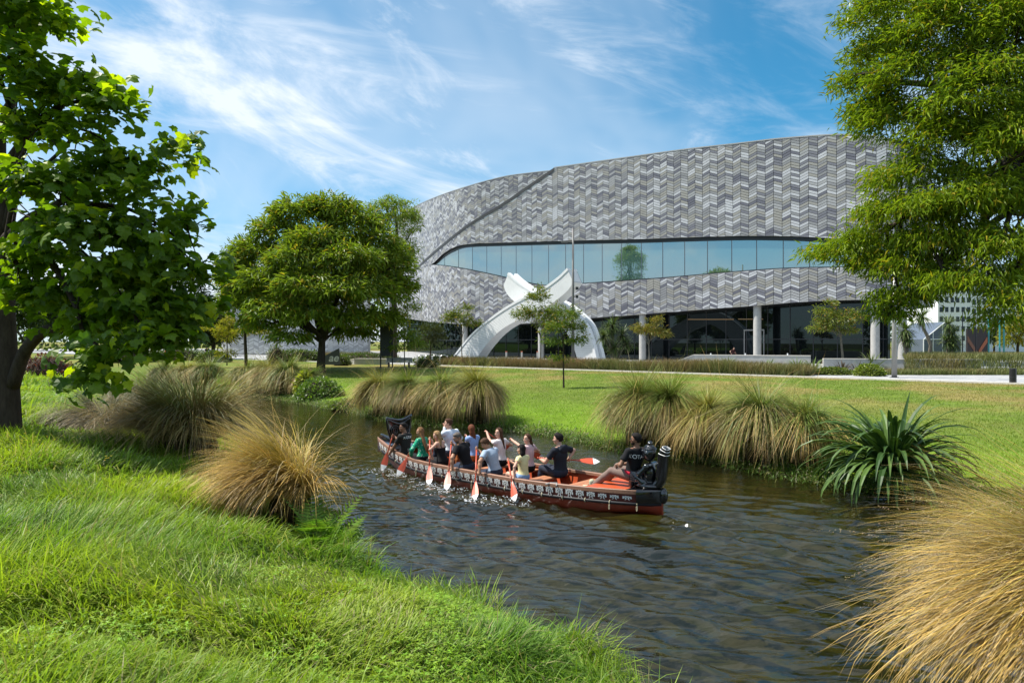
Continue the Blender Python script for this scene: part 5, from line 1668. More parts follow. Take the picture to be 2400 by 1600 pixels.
glass_gable()
ch = empty('chevron_panel', gp(2291, 88)); tag(ch, 'tall dark panel with an orange-brown chevron, far right', 'hoarding')
mb = MB(); mb.box(-1.3, 1.3, 0, 0.3, 0, 3.95); mb.build('panel', mat('dark_panel', (0.02, 0.012, 0.014), 0.5), ch)
rust = mat('rust_band', (0.30, 0.09, 0.04), 0.6, nscale=6, namt=0.5)
for s, mm in ((-1, mat('brown_band', (0.16, 0.07, 0.04), 0.6, nscale=6, namt=0.5)), (1, rust)):
    mb = MB(); mb.prism([(0.12 * s, 0.55), (0.12 * s, 1.15), (1.25 * s, 2.95), (1.25 * s, 2.2)], -0.06, -0.002); mb.build('chevron', mm, ch)
teal = mat('teal_paint', (0.04, 0.25, 0.26), 0.5)
for px, h, lab in ((2317, 5.2, 'teal pole right beside the dark chevron panel'), (2343, 5.0, 'teal pole middle of three near the far street'), (2353, 5.0, 'teal pole nearest the yellow roadside tree')):
    r = empty('teal_pole', gp(px, 88)); tag(r, lab, 'pole', 'teal poles'); mb = MB(); mb.tube([(0, 0, 0), (0, 0, h)], 0.10, 8); mb.build('shaft', teal, r)

# ------------------------------------------------------------------ tiled wing on the left, its sunlight put into the tile colours


def wing():
    p = gp(640, 118); root = empty('sunlit_wing', p); tag(root, 'sunlit-coloured chevron-tiled wing glimpsed left of the round tree', 'building')
    k = 118 / FOC
    P = spline([(-10.5, 6, 0), (-9.5, 1.5, 0), (-7, 0, 0), (0, -1, 0), (9, 0, 0), (16, 4, 0)], 60)[:, :2]
    def ztop(x): return 0.9 + np.interp(x, [-10.5, -9, -6, -3, 0, 16], [13.0, 13.4, 13.2, 12.5, 11.5, 10.0])
    mb = MB(); V = np.stack([np.column_stack([P, np.zeros(60)]), np.column_stack([P, ztop(P[:, 0])])], 1); mb.add(V, grid_faces(60, 2)); mb.build('wall', M['concrete'], root)
    st = MB(); S = np.concatenate([[0], np.cumsum(np.hypot(*np.diff(P, axis=0).T))])
    cols = [(0.74, 0.74, 0.74), (0.58, 0.58, 0.57), (0.46, 0.46, 0.47)]  # the building's tiles in paler tones, sun on them put into the colour
    mats = [mat('sunlit_tile', c, 0.45) for c in cols]
    at = lambda s: np.array([np.interp(s, S, P[:, 0]), np.interp(s, S, P[:, 1]) - 0.06])
    for i in range(int(S[-1] / 0.9)):
        a, b = at(i * .9 + .02), at(i * .9 + .88)
        za, zb = (0, .36) if i % 2 == 0 else (.36, 0)
        zt = float(ztop(a[0]))
        for r in range(int(zt / TP) - 1):
            z = r * TP + .02
            V = np.array([(*a, z + za), (*b, z + zb), (*b, z + zb + TP - .04), (*a, z + za + TP - .04)])
            st.add(V, np.array([(0, 1, 2, 3)]), mi=int(_LAT[i & 255, r & 255] * 2.99))
    o = st.build('tile_cladding', mats, root); o['kind'] = 'stuff'


wing()

# ------------------------------------------------------------------ the canoe
M['hull'] = mat('red_hull_paint', (0.30, 0.042, 0.022), 0.35, nscale=4, namt=0.3, coat=0.3)
M['maroon'] = mat('maroon_strake', (0.085, 0.012, 0.012), 0.35, nscale=5, namt=0.25, coat=0.3)
M['inside'] = mat('orange_red_paint', (0.46, 0.075, 0.022), 0.45, nscale=5, namt=0.25)
M['wood'] = mat('varnished_wood', (0.27, 0.14, 0.09), 0.5, nscale=10, namt=0.35, stretch=(1, 6, 6))
M['plank'] = mat('thwart_plank', (0.40, 0.17, 0.085), 0.55, nscale=9, namt=0.3, stretch=(6, 1, 6))
M['gloss'] = mat('gloss_black', (0.008, 0.008, 0.010), 0.12, spec=0.7, coat=0.6)
M['rubber'] = mat('black_rub_rail', (0.010, 0.010, 0.014), 0.5, spec=0.3)
M['motif'] = mat('white_motif', (0.86, 0.85, 0.83), 0.6)
M['rope'] = mat('cream_rope', (0.62, 0.55, 0.38), 0.9, nscale=60, namt=0.3)
AS, AB = -4.28, 4.28


def hw(a):
    """half breadth of the hull at the gunwale"""
    t = np.asarray(a, float) / 4.28
    f = np.where(t > 0, np.clip(1 - np.abs(t) ** 2.9, 0, 1) ** 0.85, np.clip(1 - np.abs(t) ** 3.0, 0, 1) ** 0.6)
    return 0.035 + 0.80 * f


def gz_boat(a):
    a = np.asarray(a, float)
    return 0.405 + 0.25 * smooth((a - 1.2) / 3.1) ** 1.5 + 0.06 * smooth((-a - 1.0) / 3.2)


BOAT = empty('canoe', BC)
BOAT.matrix_world = Matrix(((BD[0], BN[0], 0, BC[0]), (BD[1], BN[1], 0, BC[1]), (0, 0, 1, 0), (0, 0, 0, 1)))
# BD x BN points down, so build in world axes and let the empty carry only the position
BOAT.matrix_world = Matrix.Translation(Vector(BC))
tag(BOAT, 'long red carved canoe with white painted figures, full of paddlers', 'canoe')
BMAT = np.stack([BD, BN, np.array([0, 0, 1.0])])


def bl(V):
    """boat coordinates -> offsets from the boat's origin"""
    return np.asarray(V, float).reshape(-1, 3) @ BMAT


SEC = [(0.0, 0.0), (0.0, -0.075), (-0.012, -0.077), (-0.030, -0.225), (-0.038, -0.285), (-0.075, -0.42), (-0.20, -0.58), (-0.48, -0.70)]


def hull_ring(a, side, sec):
    w, g = hw(a), gz_boat(a)
    out = []
    for db, dz in sec:
        b = np.maximum(w + db * np.minimum(1, w / 0.35), 0.02 if dz < -0.3 else 0.03)
        rise = np.where(a < -2.6, 0.22 * smooth((-a - 2.6) / 1.7), 0) + np.where(a > 2.8, 0.30 * smooth((a - 2.8) / 1.4), 0)
        z = g + dz + (rise * np.clip((-dz - 0.3) / 0.4, 0, 1))
        out.append(np.stack([a, side * b, z], -1))
    return np.stack(out, 1)


def hull_strip(name, sec, side, m, inset=0.0, parent=BOAT, a0=AS, a1=AB, n=90, smoothsh=True):
    a = np.linspace(a0, a1, n)
    V = hull_ring(a, side, sec)
    return MB().add(bl(V), grid_faces(n, len(sec))).build(name, m, parent, smooth=name not in ('gunwale', 'upper_strake'))


def build_boat():
    a = np.linspace(AS, AB, 90)
    hull = MB()
    for s in (1, -1):
        hull.add(bl(hull_ring(a, s, SEC[4:])), grid_faces(90, len(SEC) - 4))
    V = np.stack([np.stack([np.full(12, AS), np.linspace(-1, 1, 12) * 0.03, np.full(12, z)], -1) for z in (-0.05, 0.25)], 1)
    hull.add(bl(V), grid_faces(12, 2))
    hull.build('hull', M['hull'], BOAT, smooth=True)
    for s in (1, -1):
        hull_strip('upper_strake', [(-0.012, -0.077), (-0.022, -0.15), (-0.035, -0.23)], s, M['maroon'])
        hull_strip('rub_rail', [(-0.03, -0.226), (-0.010, -0.233), (-0.004, -0.256), (-0.012, -0.279), (-0.040, -0.287)], s, M['rubber'])
        # gunwale: a solid wooden cap
        hull_strip('gunwale', [(-0.014, -0.078), (-0.006, -0.078), (-0.003, -0.072), (-0.003, -0.006), (-0.009, 0.0), (-0.075, 0.0), (-0.08, -0.006), (-0.08, -0.06), (-0.03, -0.06)], s, M['wood'])
        # inner lining
        hull_strip('lining', [(-0.035, -0.06), (-0.06, -0.22), (-0.09, -0.33), (-0.16, -0.43)], s, M['inside'], a0=-4.0, a1=4.0)
    fl = MB(); aa = np.linspace(-3.9, 3.8, 50)
    w = np.maximum(hw(aa) - 0.13, 0.02)
    V = np.stack([np.stack([aa, -w, np.full(50, -0.0)], -1), np.stack([aa, w, np.full(50, -0.0)], -1)], 1)
    fl.add(bl(V), grid_faces(50, 2)); fl.build('floor', mat('floor_boards', (0.075, 0.032, 0.02), 0.7, nscale=8, namt=0.4), BOAT)
    for at in (2.45, 1.75, 1.0, 0.2, -0.62, -1.45, -2.42):   # thwarts: two planks each
        th = empty('thwart', (0, 0, 0), parent=BOAT)
        for d in (0.0, 0.155):
            q = at + d - 0.08; w0, w1 = float(hw(q)) - 0.055, float(hw(q + 0.145)) - 0.055
            z0, z1 = 0.262, 0.295
            V = [(q, -w0, z0), (q + .145, -w1, z0), (q + .145, w1, z0), (q, w0, z0), (q, -w0, z1), (q + .145, -w1, z1), (q + .145, w1, z1), (q, w0, z1)]
            MB().add(bl(V), np.array([(0, 3, 2, 1), (4, 5, 6, 7), (0, 1, 5, 4), (1, 2, 6, 5), (2, 3, 7, 6), (3, 0, 4, 7)])).build('plank', M['plank'], th)
        MB().add(bl([(at - .02, -.3, 0.02), (at + .18, -.3, 0.02), (at + .18, .3, 0.02), (at - .02, .3, 0.02), (at - .02, -.3, 0.26), (at + .18, -.3, 0.26), (at + .18, .3, 0.26), (at - .02, .3, 0.26)]),
                 np.array([(0, 1, 5, 4), (1, 2, 6, 5), (2, 3, 7, 6), (3, 0, 4, 7)])).build('support', M['inside'], th)
    # red stern deck and black stern
    q0, q1 = -3.62, -2.95
    for nm, (x0, x1, z0, z1), m in (('deck_panel', (-3.75, -2.98, 0.425, 0.452), M['inside']), ('stern_deck', (-4.24, -3.752, 0.43, 0.47), M['gloss'])):
        aa = np.linspace(x0, x1, 12); w = np.maximum(hw(aa) - 0.02, 0.02)
        V = np.stack([np.stack([aa, s * w, np.full(12, z)], -1) for s, z in ((-1, z0), (-1, z1), (1, z1), (1, z0))], 1)
        i = np.arange(11)[:, None] * 4; j = np.arange(4)[None]
        MB().add(bl(V), [np.stack([i + j, i + (j + 1) % 4, i + 4 + (j + 1) % 4, i + 4 + j], -1).reshape(-1, 4), np.array([(0, 1, 2, 3)]), np.array([(0, 1, 2, 3)]) + 44]).build(nm, m, BOAT)
    for s in (1, -1):
        hull_strip('stern_cap', [(-0.03, -0.24), (0.026, -0.225), (0.036, -0.12), (0.036, -0.02), (0.02, 0.012), (-0.09, 0.012)], s, M['gloss'], a0=AS - 0.01, a1=-3.95, n=14)
    c = MB(); c.ell(bl([(-4.30, 0, 0.36)])[0], (0.085, 0.085, 0.15), nu=14, nv=9); c.build('stern_cap', M['gloss'], BOAT, smooth=True)
    bd = MB(); aa = np.linspace(3.0, 4.2, 14); w = np.maximum(hw(aa) - 0.03, 0.01); zz = gz_boat(aa) - 0.03
    bd.add(bl(np.stack([np.stack([aa, -w, zz], -1), np.stack([aa, w, zz], -1)], 1)), grid_faces(14, 2)); bd.build('bow_deck', M['gloss'], BOAT)
    # painted figures along the near and far strakes, a little proud of the paint
    def motif_shapes(sc):
        S = []
        ring = lambda r0, r1, a0, a1, n=14, cy=0.0: [(r0 * math.cos(t), cy + r0 * math.sin(t)) for t in np.linspace(a0, a1, n)] + [(r1 * math.cos(t), cy + r1 * math.sin(t)) for t in np.linspace(a1, a0, n)]
        S.append(ring(0.047, 0.073, R(-22), R(202)))                       # raised arms
        S.append(ring(0.016, 0.036, R(-60), R(240)))                       # round head
        for sx in (-1, 1):
            S.append([(sx * 0.004, -0.026), (sx * 0.020, -0.028), (sx * 0.044, -0.072), (sx * 0.026, -0.074)])   # legs
            S.append([(sx * 0.044, 0.052), (sx * 0.062, 0.036), (sx * 0.074, 0.058), (sx * 0.055, 0.070)])        # hand marks
            S.append([(sx * 0.012, 0.062), (sx * 0.028, 0.056), (sx * 0.032, 0.076), (sx * 0.016, 0.080)])
        return [[(x * sc, y * sc) for x, y in s] for s in S]
    sh0 = motif_shapes(1.12)
    av = np.linspace(-3.78, 3.85, 35)
    for s in (1, -1):
        for q in av:
            mb = MB()
            flat = 1 - 0.55 * smooth((-q - 2.6) / 1.1)
            for poly in sh0:
                P = np.array(poly); aq = q + P[:, 0]
                dz = -0.152 + P[:, 1] * flat
                b = hw(aq) - 0.012 - 0.023 * (-dz - 0.077) / 0.15 + 0.006
                V = np.stack([aq, s * b, gz_boat(aq) + dz], -1); W = V + np.array([0, s * 0.004, 0])
                n = len(P); i = np.arange(n); j = (i + 1) % n
                half = n // 2
                cap = np.array([(k, k + 1, n - 2 - k, n - 1 - k) for k in range(half - 1)]) if n > 4 else np.array([(0, 1, 2, 3)])
                mb.add(bl(np.concatenate([V, W])), [cap + n, np.stack([i, j, j + n, i + n], 1)])
            mb.build('motif', M['motif'], BOAT)
    for q in np.arange(-3.95, 3.9, 0.48):                               # rope lashings over the rub rail
        mb = MB(); w, g = float(hw(q)), float(gz_boat(q))
        mb.tube(bl([(q, w - 0.026, g - 0.212), (q, w - 0.006, g - 0.225), (q, w + 0.004, g - 0.256), (q, w - 0.020, g - 0.296)]), 0.008, 5)
        if int(q * 7) % 3 == 0:
            t = np.linspace(0, 2 * math.pi, 9); mb.tube(bl(np.stack([q + 0.012 * np.sin(t), np.full(9, w + 0.002), g - 0.335 + 0.045 * np.cos(t)], -1)), 0.007, 4, caps=False)
        mb.build('rope_tie', M['rope'], BOAT)
    cl = MB(); cl.tube(bl([(-2.42, 0.80, 0.40), (-2.36, 0.70, 0.43), (-2.22, 0.74, 0.42), (-2.16, 0.81, 0.40)]), 0.018, 6); cl.build('cleat', M['greymetal'], BOAT)


build_boat()

# ------------------------------------------------------------------ solid modelling for figures: blended distance fields, surfaced


def V3(*a): return np.array(a, float)


def cap(a, b, r1, r2=None, k=0.02, cuts=(), op='u'): return dict(t='cap', a=np.asarray(a, float), b=np.asarray(b, float), r1=r1, r2=r1 if r2 is None else r2, k=k, cuts=cuts, op=op)


def cyl(a, b, r1, r2=None, k=0.01, cuts=(), op='u'): return dict(t='cyl', a=np.asarray(a, float), b=np.asarray(b, float), r1=r1, r2=r1 if r2 is None else r2, k=k, cuts=cuts, op=op)


def ell(c, ax, r, k=0.02, cuts=(), op='u'): return dict(t='ell', c=np.asarray(c, float), ax=np.asarray(ax, float), r=np.asarray(r, float), k=k, cuts=cuts, op=op)


def prim_box(p):
    if p['t'] == 'ell':
        e = np.sqrt(((p['ax'] * p['r'][:, None]) ** 2).sum(0)); return p['c'] - e, p['c'] + e
    r = max(p['r1'], p['r2'])
    return np.minimum(p['a'], p['b']) - r, np.maximum(p['a'], p['b']) + r


def sdf_mesh(prims, h):
    bx = [prim_box(p) for p in prims]
    lo = np.min([b[0] for b in bx], 0) - 3 * h; hi = np.max([b[1] for b in bx], 0) + 3 * h
    n = np.ceil((hi - lo) / h).astype(int) + 1
    D = np.full(n, 0.3, np.float32)
    gx = [lo[i] + h * np.arange(n[i]) for i in range(3)]
    for p, (a0, b0) in zip(prims, bx):
        m = 0.03 + p['k']
        i0 = np.maximum(((a0 - m - lo) / h).astype(int), 0); i1 = np.minimum(np.ceil((b0 + m - lo) / h).astype(int) + 1, n)
        X, Y, Z = np.meshgrid(gx[0][i0[0]:i1[0]], gx[1][i0[1]:i1[1]], gx[2][i0[2]:i1[2]], indexing='ij')
        Q = np.stack([X, Y, Z], -1)
        if p['t'] == 'ell':
            q = (Q - p['c']) @ p['ax'].T
            k0 = np.sqrt(((q / p['r']) ** 2).sum(-1)); k1 = np.sqrt(((q / p['r'] ** 2) ** 2).sum(-1)) + 1e-9
            d = k0 * (k0 - 1) / k1
        else:
            ab = p['b'] - p['a']; l2 = ab @ ab + 1e-12
            t = ((Q - p['a']) @ ab) / l2; tc = np.clip(t, 0, 1)
            rad = np.linalg.norm(Q - p['a'] - tc[..., None] * ab, axis=-1)
            r = p['r1'] + (p['r2'] - p['r1']) * tc
            if p['t'] == 'cap': d = rad - r
            else:
                l = math.sqrt(l2); ra = np.linalg.norm(Q - p['a'] - t[..., None] * ab, axis=-1)
                d = np.maximum(ra - r, (np.abs(t - 0.5) - 0.5) * l)
        for cp, cn in p['cuts']:
            d = np.maximum(d, (Q - np.asarray(cp)) @ np.asarray(cn))
        S = D[i0[0]:i1[0], i0[1]:i1[1], i0[2]:i1[2]]
        if p['op'] == 'sub': D[i0[0]:i1[0], i0[1]:i1[1], i0[2]:i1[2]] = np.maximum(S, -d)
        else:
            k = p['k']; hh = np.maximum(k - np.abs(S - d), 0) / max(k, 1e-6)
            D[i0[0]:i1[0], i0[1]:i1[1], i0[2]:i1[2]] = np.minimum(S, d) - hh * hh * k * 0.25
    return surface_nets(D, lo, h)


def surface_nets(D, lo, h):
    s = D < 0
    c = [s[i:s.shape[0] - 1 + i, j:s.shape[1] - 1 + j, k:s.shape[2] - 1 + k] for i in (0, 1) for j in (0, 1) for k in (0, 1)]
    cnt = sum(x.astype(np.int8) for x in c)
    act = (cnt > 0) & (cnt < 8)
    I = np.argwhere(act)
    idx = np.full(act.shape, -1, np.int64); idx[act] = np.arange(len(I))
    val = {}
    for i in (0, 1):
        for j in (0, 1):
            for k in (0, 1): val[i, j, k] = D[I[:, 0] + i, I[:, 1] + j, I[:, 2] + k]
    acc = np.zeros((len(I), 3)); num = np.zeros(len(I))
    cs = list(val)
    for a in cs:
        for ax in range(3):
            if a[ax] == 1: continue
            b = list(a); b[ax] = 1; b = tuple(b)
            va, vb = val[a], val[b]
            cr = (va < 0) != (vb < 0)
            t = np.where(cr, va / np.where(cr, va - vb, 1), 0)
            p = np.tile(np.array(a, float), (len(I), 1)); p[:, ax] += t
            acc += p * cr[:, None]; num += cr
    V = lo + h * (I + acc / num[:, None])
    F = []
    for ax in range(3):
        sl0 = [slice(None)] * 3; sl1 = [slice(None)] * 3
        sl0[ax] = slice(0, -1); sl1[ax] = slice(1, None)
        ch = s[tuple(sl0)] != s[tuple(sl1)]
        E = np.argwhere(ch)
        o1, o2 = [(1, 2), (2, 0), (0, 1)][ax]
        ok = (E[:, o1] > 0) & (E[:, o2] > 0) & (E[:, o1] < s.shape[o1] - 1) & (E[:, o2] < s.shape[o2] - 1)
        E = E[ok]
        inside = s[E[:, 0], E[:, 1], E[:, 2]]
        def cell(d1, d2):
            q = E.copy(); q[:, o1] += d1; q[:, o2] += d2; return idx[q[:, 0], q[:, 1], q[:, 2]]
        q = np.stack([cell(-1, -1), cell(0, -1), cell(0, 0), cell(-1, 0)], 1)
        q[~inside] = q[~inside][:, ::-1]
        F.append(q[(q >= 0).all(1)])
    return V, np.concatenate(F)


def nrm(v): v = np.asarray(v, float); return v / (np.linalg.norm(v) + 1e-12)


def ik(a, b, l1, l2, hint):
    d = b - a; L_ = np.linalg.norm(d); u = d / L_
    if L_ > (l1 + l2) * 0.995:
        return a + d * l1 / (l1 + l2)
    x = (l1 * l1 - l2 * l2 + L_ * L_) / (2 * L_); y = math.sqrt(max(l1 * l1 - x * x, 0))
    hn = hint - u * (hint @ u)
    return a + u * x + nrm(hn) * y


def hand(g, axis, wr, k=0.008, sc=1.0):
    """a gripping hand: palm behind the shaft at g, four curled fingers and a thumb round it; wr: wrist side point"""
    axis = nrm(axis); n = wr - g; n = nrm(n - axis * (n @ axis)); s = np.cross(axis, n)
    P = []
    palm = g + n * 0.030 * sc + s * 0.024 * sc
    P.append(ell(palm, np.stack([n, s, axis]), np.array([0.040, 0.016, 0.042]) * sc, 0.015))
    for i, ln in enumerate((0.92, 1.0, 0.96, 0.80)):
        o = axis * (0.033 - i * 0.022) * sc
        q = [g + n * 0.004 + s * 0.026, g - n * 0.024 * ln + s * 0.018, g - n * 0.026 * ln - s * 0.016, g + n * 0.004 * ln - s * 0.027]
        for a, b, r in zip(q[:-1], q[1:], (0.0092, 0.0086, 0.0078)):
            P.append(cap(g + (a - g) * sc + o, g + (b - g) * sc + o, r * sc, (r - 0.0006) * sc, 0.004))
    t = [palm + axis * 0.030 * sc + n * 0.012 * sc, g + axis * 0.052 * sc + n * 0.006 * sc - s * 0.004 * sc, g + axis * 0.050 * sc - n * 0.012 * sc - s * 0.022 * sc]
    for a, b in zip(t[:-1], t[1:]): P.append(cap(a, b, 0.0105 * sc, 0.0088 * sc, 0.006))
    return P, palm + n * 0.045 * sc


SKIN = {'fair': mat('skin_fair', (0.56, 0.33, 0.24), 0.5, spec=0.3, nscale=18, namt=0.06), 'tan': mat('skin_tan', (0.40, 0.215, 0.135), 0.5, spec=0.3, nscale=18, namt=0.06), 'brown': mat('skin_brown', (0.25, 0.125, 0.075), 0.48, spec=0.35, nscale=18, namt=0.06)}
CM = {}


def cloth(name, col, rough=0.85, namt=0.12, nscale=14):
    if name not in CM: CM[name] = mat(name, col, rough, spec=0.15, nscale=nscale, namt=namt, bump=0.12, bscale=12)
    return CM[name]


EYE_W = mat('eye_white', (0.5, 0.47, 0.45), 0.7, spec=0.1); EYE_D = mat('eye_iris', (0.012, 0.008, 0.006), 0.6, spec=0.1); LIP = mat('lips', (0.38, 0.12, 0.10), 0.45); TEETH = mat('teeth', (0.75, 0.73, 0.68), 0.3)


def person(label, hip, face, lean, look, skin, shirt, trousers, hair, hands, sc=1.0, group='paddlers in the red canoe', female=False, feet=None, knees=None, smile=True, glasses=None, earrings=False, head_tilt=(0, 0, 0), tilt_up=0.0, vox=0.0105, stand=False, twist=0.0, knee_in=0.0, shoes=None):
    """hip: hip centre; face: where the body faces; lean: direction of the spine; look: where the face looks
    hands: {'l': (grip point, shaft axis), 'r': ...}"""
    hip = np.asarray(hip, float); up = nrm(lean); f = nrm(np.asarray(face, float) - up * (np.asarray(face, float) @ up))
    r = np.cross(f, up)                                     # the person's right
    ft = nrm(f * math.cos(twist) + r * math.sin(twist)); rt = np.cross(ft, up)   # the chest may be turned from the hips
    shw = (0.165 if female else 0.192) * sc
    sh = hip + up * 0.475 * sc
    neck0 = sh + up * 0.035 * sc; neck1 = neck0 + (up * 0.075 + f * 0.025) * sc
    hu = nrm(V3(0, 0, 1) * 0.8 + up * 0.45 + np.asarray(head_tilt, float))
    hd = np.asarray(look, float); hd = nrm(hd - hu * (hd @ hu)); hr = np.cross(hd, hu)
    hd2 = nrm(hd + hu * tilt_up); hu = np.cross(hr, hd2); hd = hd2
    hs = sc * (0.98 if not female else 0.94)
    hc = neck1 + (hu * 0.098 + hd * 0.018) * hs
    AX = np.stack([hr, hd, hu])
    B = []
    # torso
    wst = 0.105 if female else 0.125
    B += [ell(hip + up * 0.03 * sc, np.stack([r, f, up]), np.array([0.165, 0.12, 0.12]) * sc, 0.05), ell(hip + up * 0.19 * sc, np.stack([r, ft, up]), np.array([wst + 0.01, 0.095 if female else 0.112, 0.16]) * sc, 0.06),
          ell(hip + up * 0.36 * sc, np.stack([rt, ft, up]), np.array([shw * 0.87, 0.105 if female else 0.122, 0.16]) * sc, 0.05), cap(sh - rt * shw * 0.72, sh + rt * shw * 0.72, 0.056 * sc, k=0.05), cap(sh - up * 0.01, neck0, 0.07 * sc, 0.058 * sc, 0.04)]
    if female: B += [ell(hip + up * 0.345 * sc + ft * 0.07 * sc + rt * x * 0.07 * sc, np.stack([rt, ft, up]), np.array([0.058, 0.05, 0.058]) * sc, 0.03) for x in (-1, 1)]
    torso = list(B)
    B += [cap(neck0 - up * 0.03, hc - hu * 0.06 * hs - hd * 0.012, (0.048 if female else 0.056) * sc, (0.046 if female else 0.053) * sc, 0.02)]
    # head and face
    B += [ell(hc + hu * 0.018 * hs - hd * 0.006 * hs, AX, np.array([0.073, 0.093, 0.090]) * hs, 0.01), ell(hc + hd * 0.030 * hs - hu * 0.045 * hs, AX, np.array([0.054, 0.058, 0.066]) * hs, 0.03), ell(hc + hd * 0.066 * hs - hu * 0.094 * hs, AX, np.array([0.026, 0.018, 0.016]) * hs, 0.02),
          cap(hc + hd * 0.084 * hs + hu * 0.004 * hs, hc + hd * 0.103 * hs - hu * 0.034 * hs, 0.008 * hs, 0.0125 * hs, 0.012), cap(hc + hd * 0.080 * hs - hr * 0.03 * hs + hu * 0.022 * hs, hc + hd * 0.080 * hs + hr * 0.03 * hs + hu * 0.022 * hs, 0.011 * hs, k=0.014)]
    for x in (-1, 1):
        B += [ell(hc + hr * x * 0.075 * hs - hd * 0.008 * hs - hu * 0.012 * hs, AX, np.array([0.010, 0.019, 0.031]) * hs, 0.008), ell(hc + hr * x * 0.044 * hs + hd * 0.058 * hs - hu * 0.028 * hs, AX, np.array([0.022, 0.026, 0.022]) * hs, 0.025),
              ell(hc + hr * x * 0.031 * hs + hd * 0.094 * hs + hu * 0.002 * hs, AX, np.array([0.017, 0.012, 0.011]) * hs, 0.0, op='sub')]
    # arms
    SL = []; arms = {}
    for key, x in (('r', 1), ('l', -1)):
        S = sh + rt * x * shw - up * 0.012 * sc
        h_ = hands.get(key)
        if h_ is None: h_ = (hip + f * 0.28 * sc + r * x * 0.13 * sc + up * 0.10, f, None)
        g, ax = np.asarray(h_[0], float), np.asarray(h_[1], float)
        hp, wr = hand(g, ax, S * 0.4 + (S - up * 0.35 + rt * x * 0.15) * 0.6, sc=0.98 * sc)
        hint = h_[2] if len(h_) > 2 and h_[2] is not None else (-V3(0, 0, 1) * 0.9 + rt * x * 0.5 - ft * 0.25)
        E = ik(S, wr, 0.295 * sc, 0.255 * sc, np.asarray(hint, float))
        ra = 0.040 if female else 0.050
        B += [cap(S, E, ra * sc, ra * 0.78 * sc, 0.03), cap(E, E + (wr - E) * 0.35, ra * 0.80 * sc, ra * 0.80 * sc, 0.02), cap(E + (wr - E) * 0.3, wr, ra * 0.80 * sc, 0.027 * sc, 0.02)] + hp
        arms[x] = (S, E, wr)
    # legs
    LG = []
    for x in (-1, 1):
        hj = hip + r * x * 0.085 * sc - up * 0.0
        if stand:
            fo = np.asarray(feet[x], float); kn = ik(hj, fo + V3(0, 0, 0.06), 0.43 * sc, 0.42 * sc, f)
        else:
            kn = hip + (f * 0.41 + r * (x * 0.085 + knee_in)) * sc + V3(0, 0, 0.06) if knees is None else np.asarray(knees[x], float)
            fo = V3(kn[0], kn[1], 0.035) + f * 0.06 + r * x * 0.01 if feet is None else np.asarray(feet[x], float)
        fd = nrm(f - V3(0, 0, 1) * (f[2])) if feet is None or stand else nrm((fo - kn) * np.array([1, 1, 0]) + f * 0.2)
        an = fo + V3(0, 0, 0.04)
        LG += [cap(hj, kn, 0.088 * sc, 0.060 * sc, 0.04), cap(kn, kn + (an - kn) * 0.35, 0.058 * sc, 0.058 * sc, 0.02), cap(kn + (an - kn) * 0.3, an, 0.058 * sc, 0.038 * sc, 0.02)]
        B += [cap(fo + V3(0, 0, 0.015), fo + fd * 0.17 * sc + V3(0, 0, -0.005), 0.040 * sc, 0.032 * sc, 0.02)]
    B += LG
    V, F = sdf_mesh(B, vox)
    body = MB().add(V - hip, F).build('person', SKIN[skin], smooth=True)
    body.location = hip
    tag(body, label, 'person', group)

    def add(name, prims, m, h=0.015, smooth_=True):
        V, F = sdf_mesh(prims, h)
        o = MB().add(V - hip, F).build(name, m, body, smooth=smooth_)
        return o
    # shirt
    infl = lambda p, e: dict(p, r=p['r'] + e) if p['t'] == 'ell' else dict(p, r1=p['r1'] + e, r2=p['r2'] + e)
    out = {}
    if shirt:
        kind, m = shirt['kind'], shirt['mat']
        hem = hip - up * (0.055 if not shirt.get('crop') else -0.03)
        nk = (neck0 + up * 0.012 * sc, up)
        cuts = [nk, (hem, -up)]
        if kind == 'strap': cuts = [(hip + up * 0.375 * sc, up * 0.985 - ft * 0.17), (hem, -up)]
        P = []
        for p in torso: P.append(dict(infl(p, 0.013), cuts=cuts, k=max(p['k'], 0.03)))
        if kind in ('tee', 'long', 'blouse', 'cap'):
            for x in (1, -1):
                S, E, wr = arms[x]
                fr = {'tee': 0.66, 'cap': 0.40, 'long': 1.0, 'blouse': 1.0}[kind]
                P.append(cyl(S - (E - S) * 0.08, S + (E - S) * fr, 0.066 * sc if not female else 0.058 * sc, (0.060 if not female else 0.054) * sc + (0.006 if kind == 'tee' else 0), 0.03))
                P.append(cap(S, S, 0.062 * sc if not female else 0.052 * sc, k=0.03))
                if kind in ('long', 'blouse'):
                    P.append(cap(E, E, 0.050 * sc, k=0.02)); P.append(cyl(E, E + (wr - E) * 0.92, 0.050 * sc, (0.038 if kind == 'long' else 0.050) * sc, 0.02))
        if kind == 'strap':
            for x in (1, -1):
                q = [hip + up * 0.40 * sc + ft * 0.115 * sc + rt * x * 0.075 * sc, sh + rt * x * 0.085 * sc + up * 0.062 * sc, hip + up * 0.36 * sc - ft * 0.118 * sc + rt * x * 0.075 * sc]
                P += [cap(q[0], q[1], 0.011, k=0.004), cap(q[1], q[2], 0.011, k=0.004)]
        if shirt.get('hood'):
            P += [ell(neck0 - ft * 0.105 * sc - up * 0.03, np.stack([rt, ft, up]), np.array([0.125, 0.055, 0.095]) * sc, 0.012), cap(neck0 - ft * 0.10 - rt * 0.09 + up * 0.035, neck0 - ft * 0.10 + rt * 0.09 + up * 0.035, 0.026, k=0.01), cap(neck0 - rt * 0.07 + up * 0.01, neck0 + ft * 0.06 - up * 0.03, 0.022, k=0.02), cap(neck0 + rt * 0.07 + up * 0.01, neck0 + ft * 0.06 - up * 0.03, 0.022, k=0.02)]
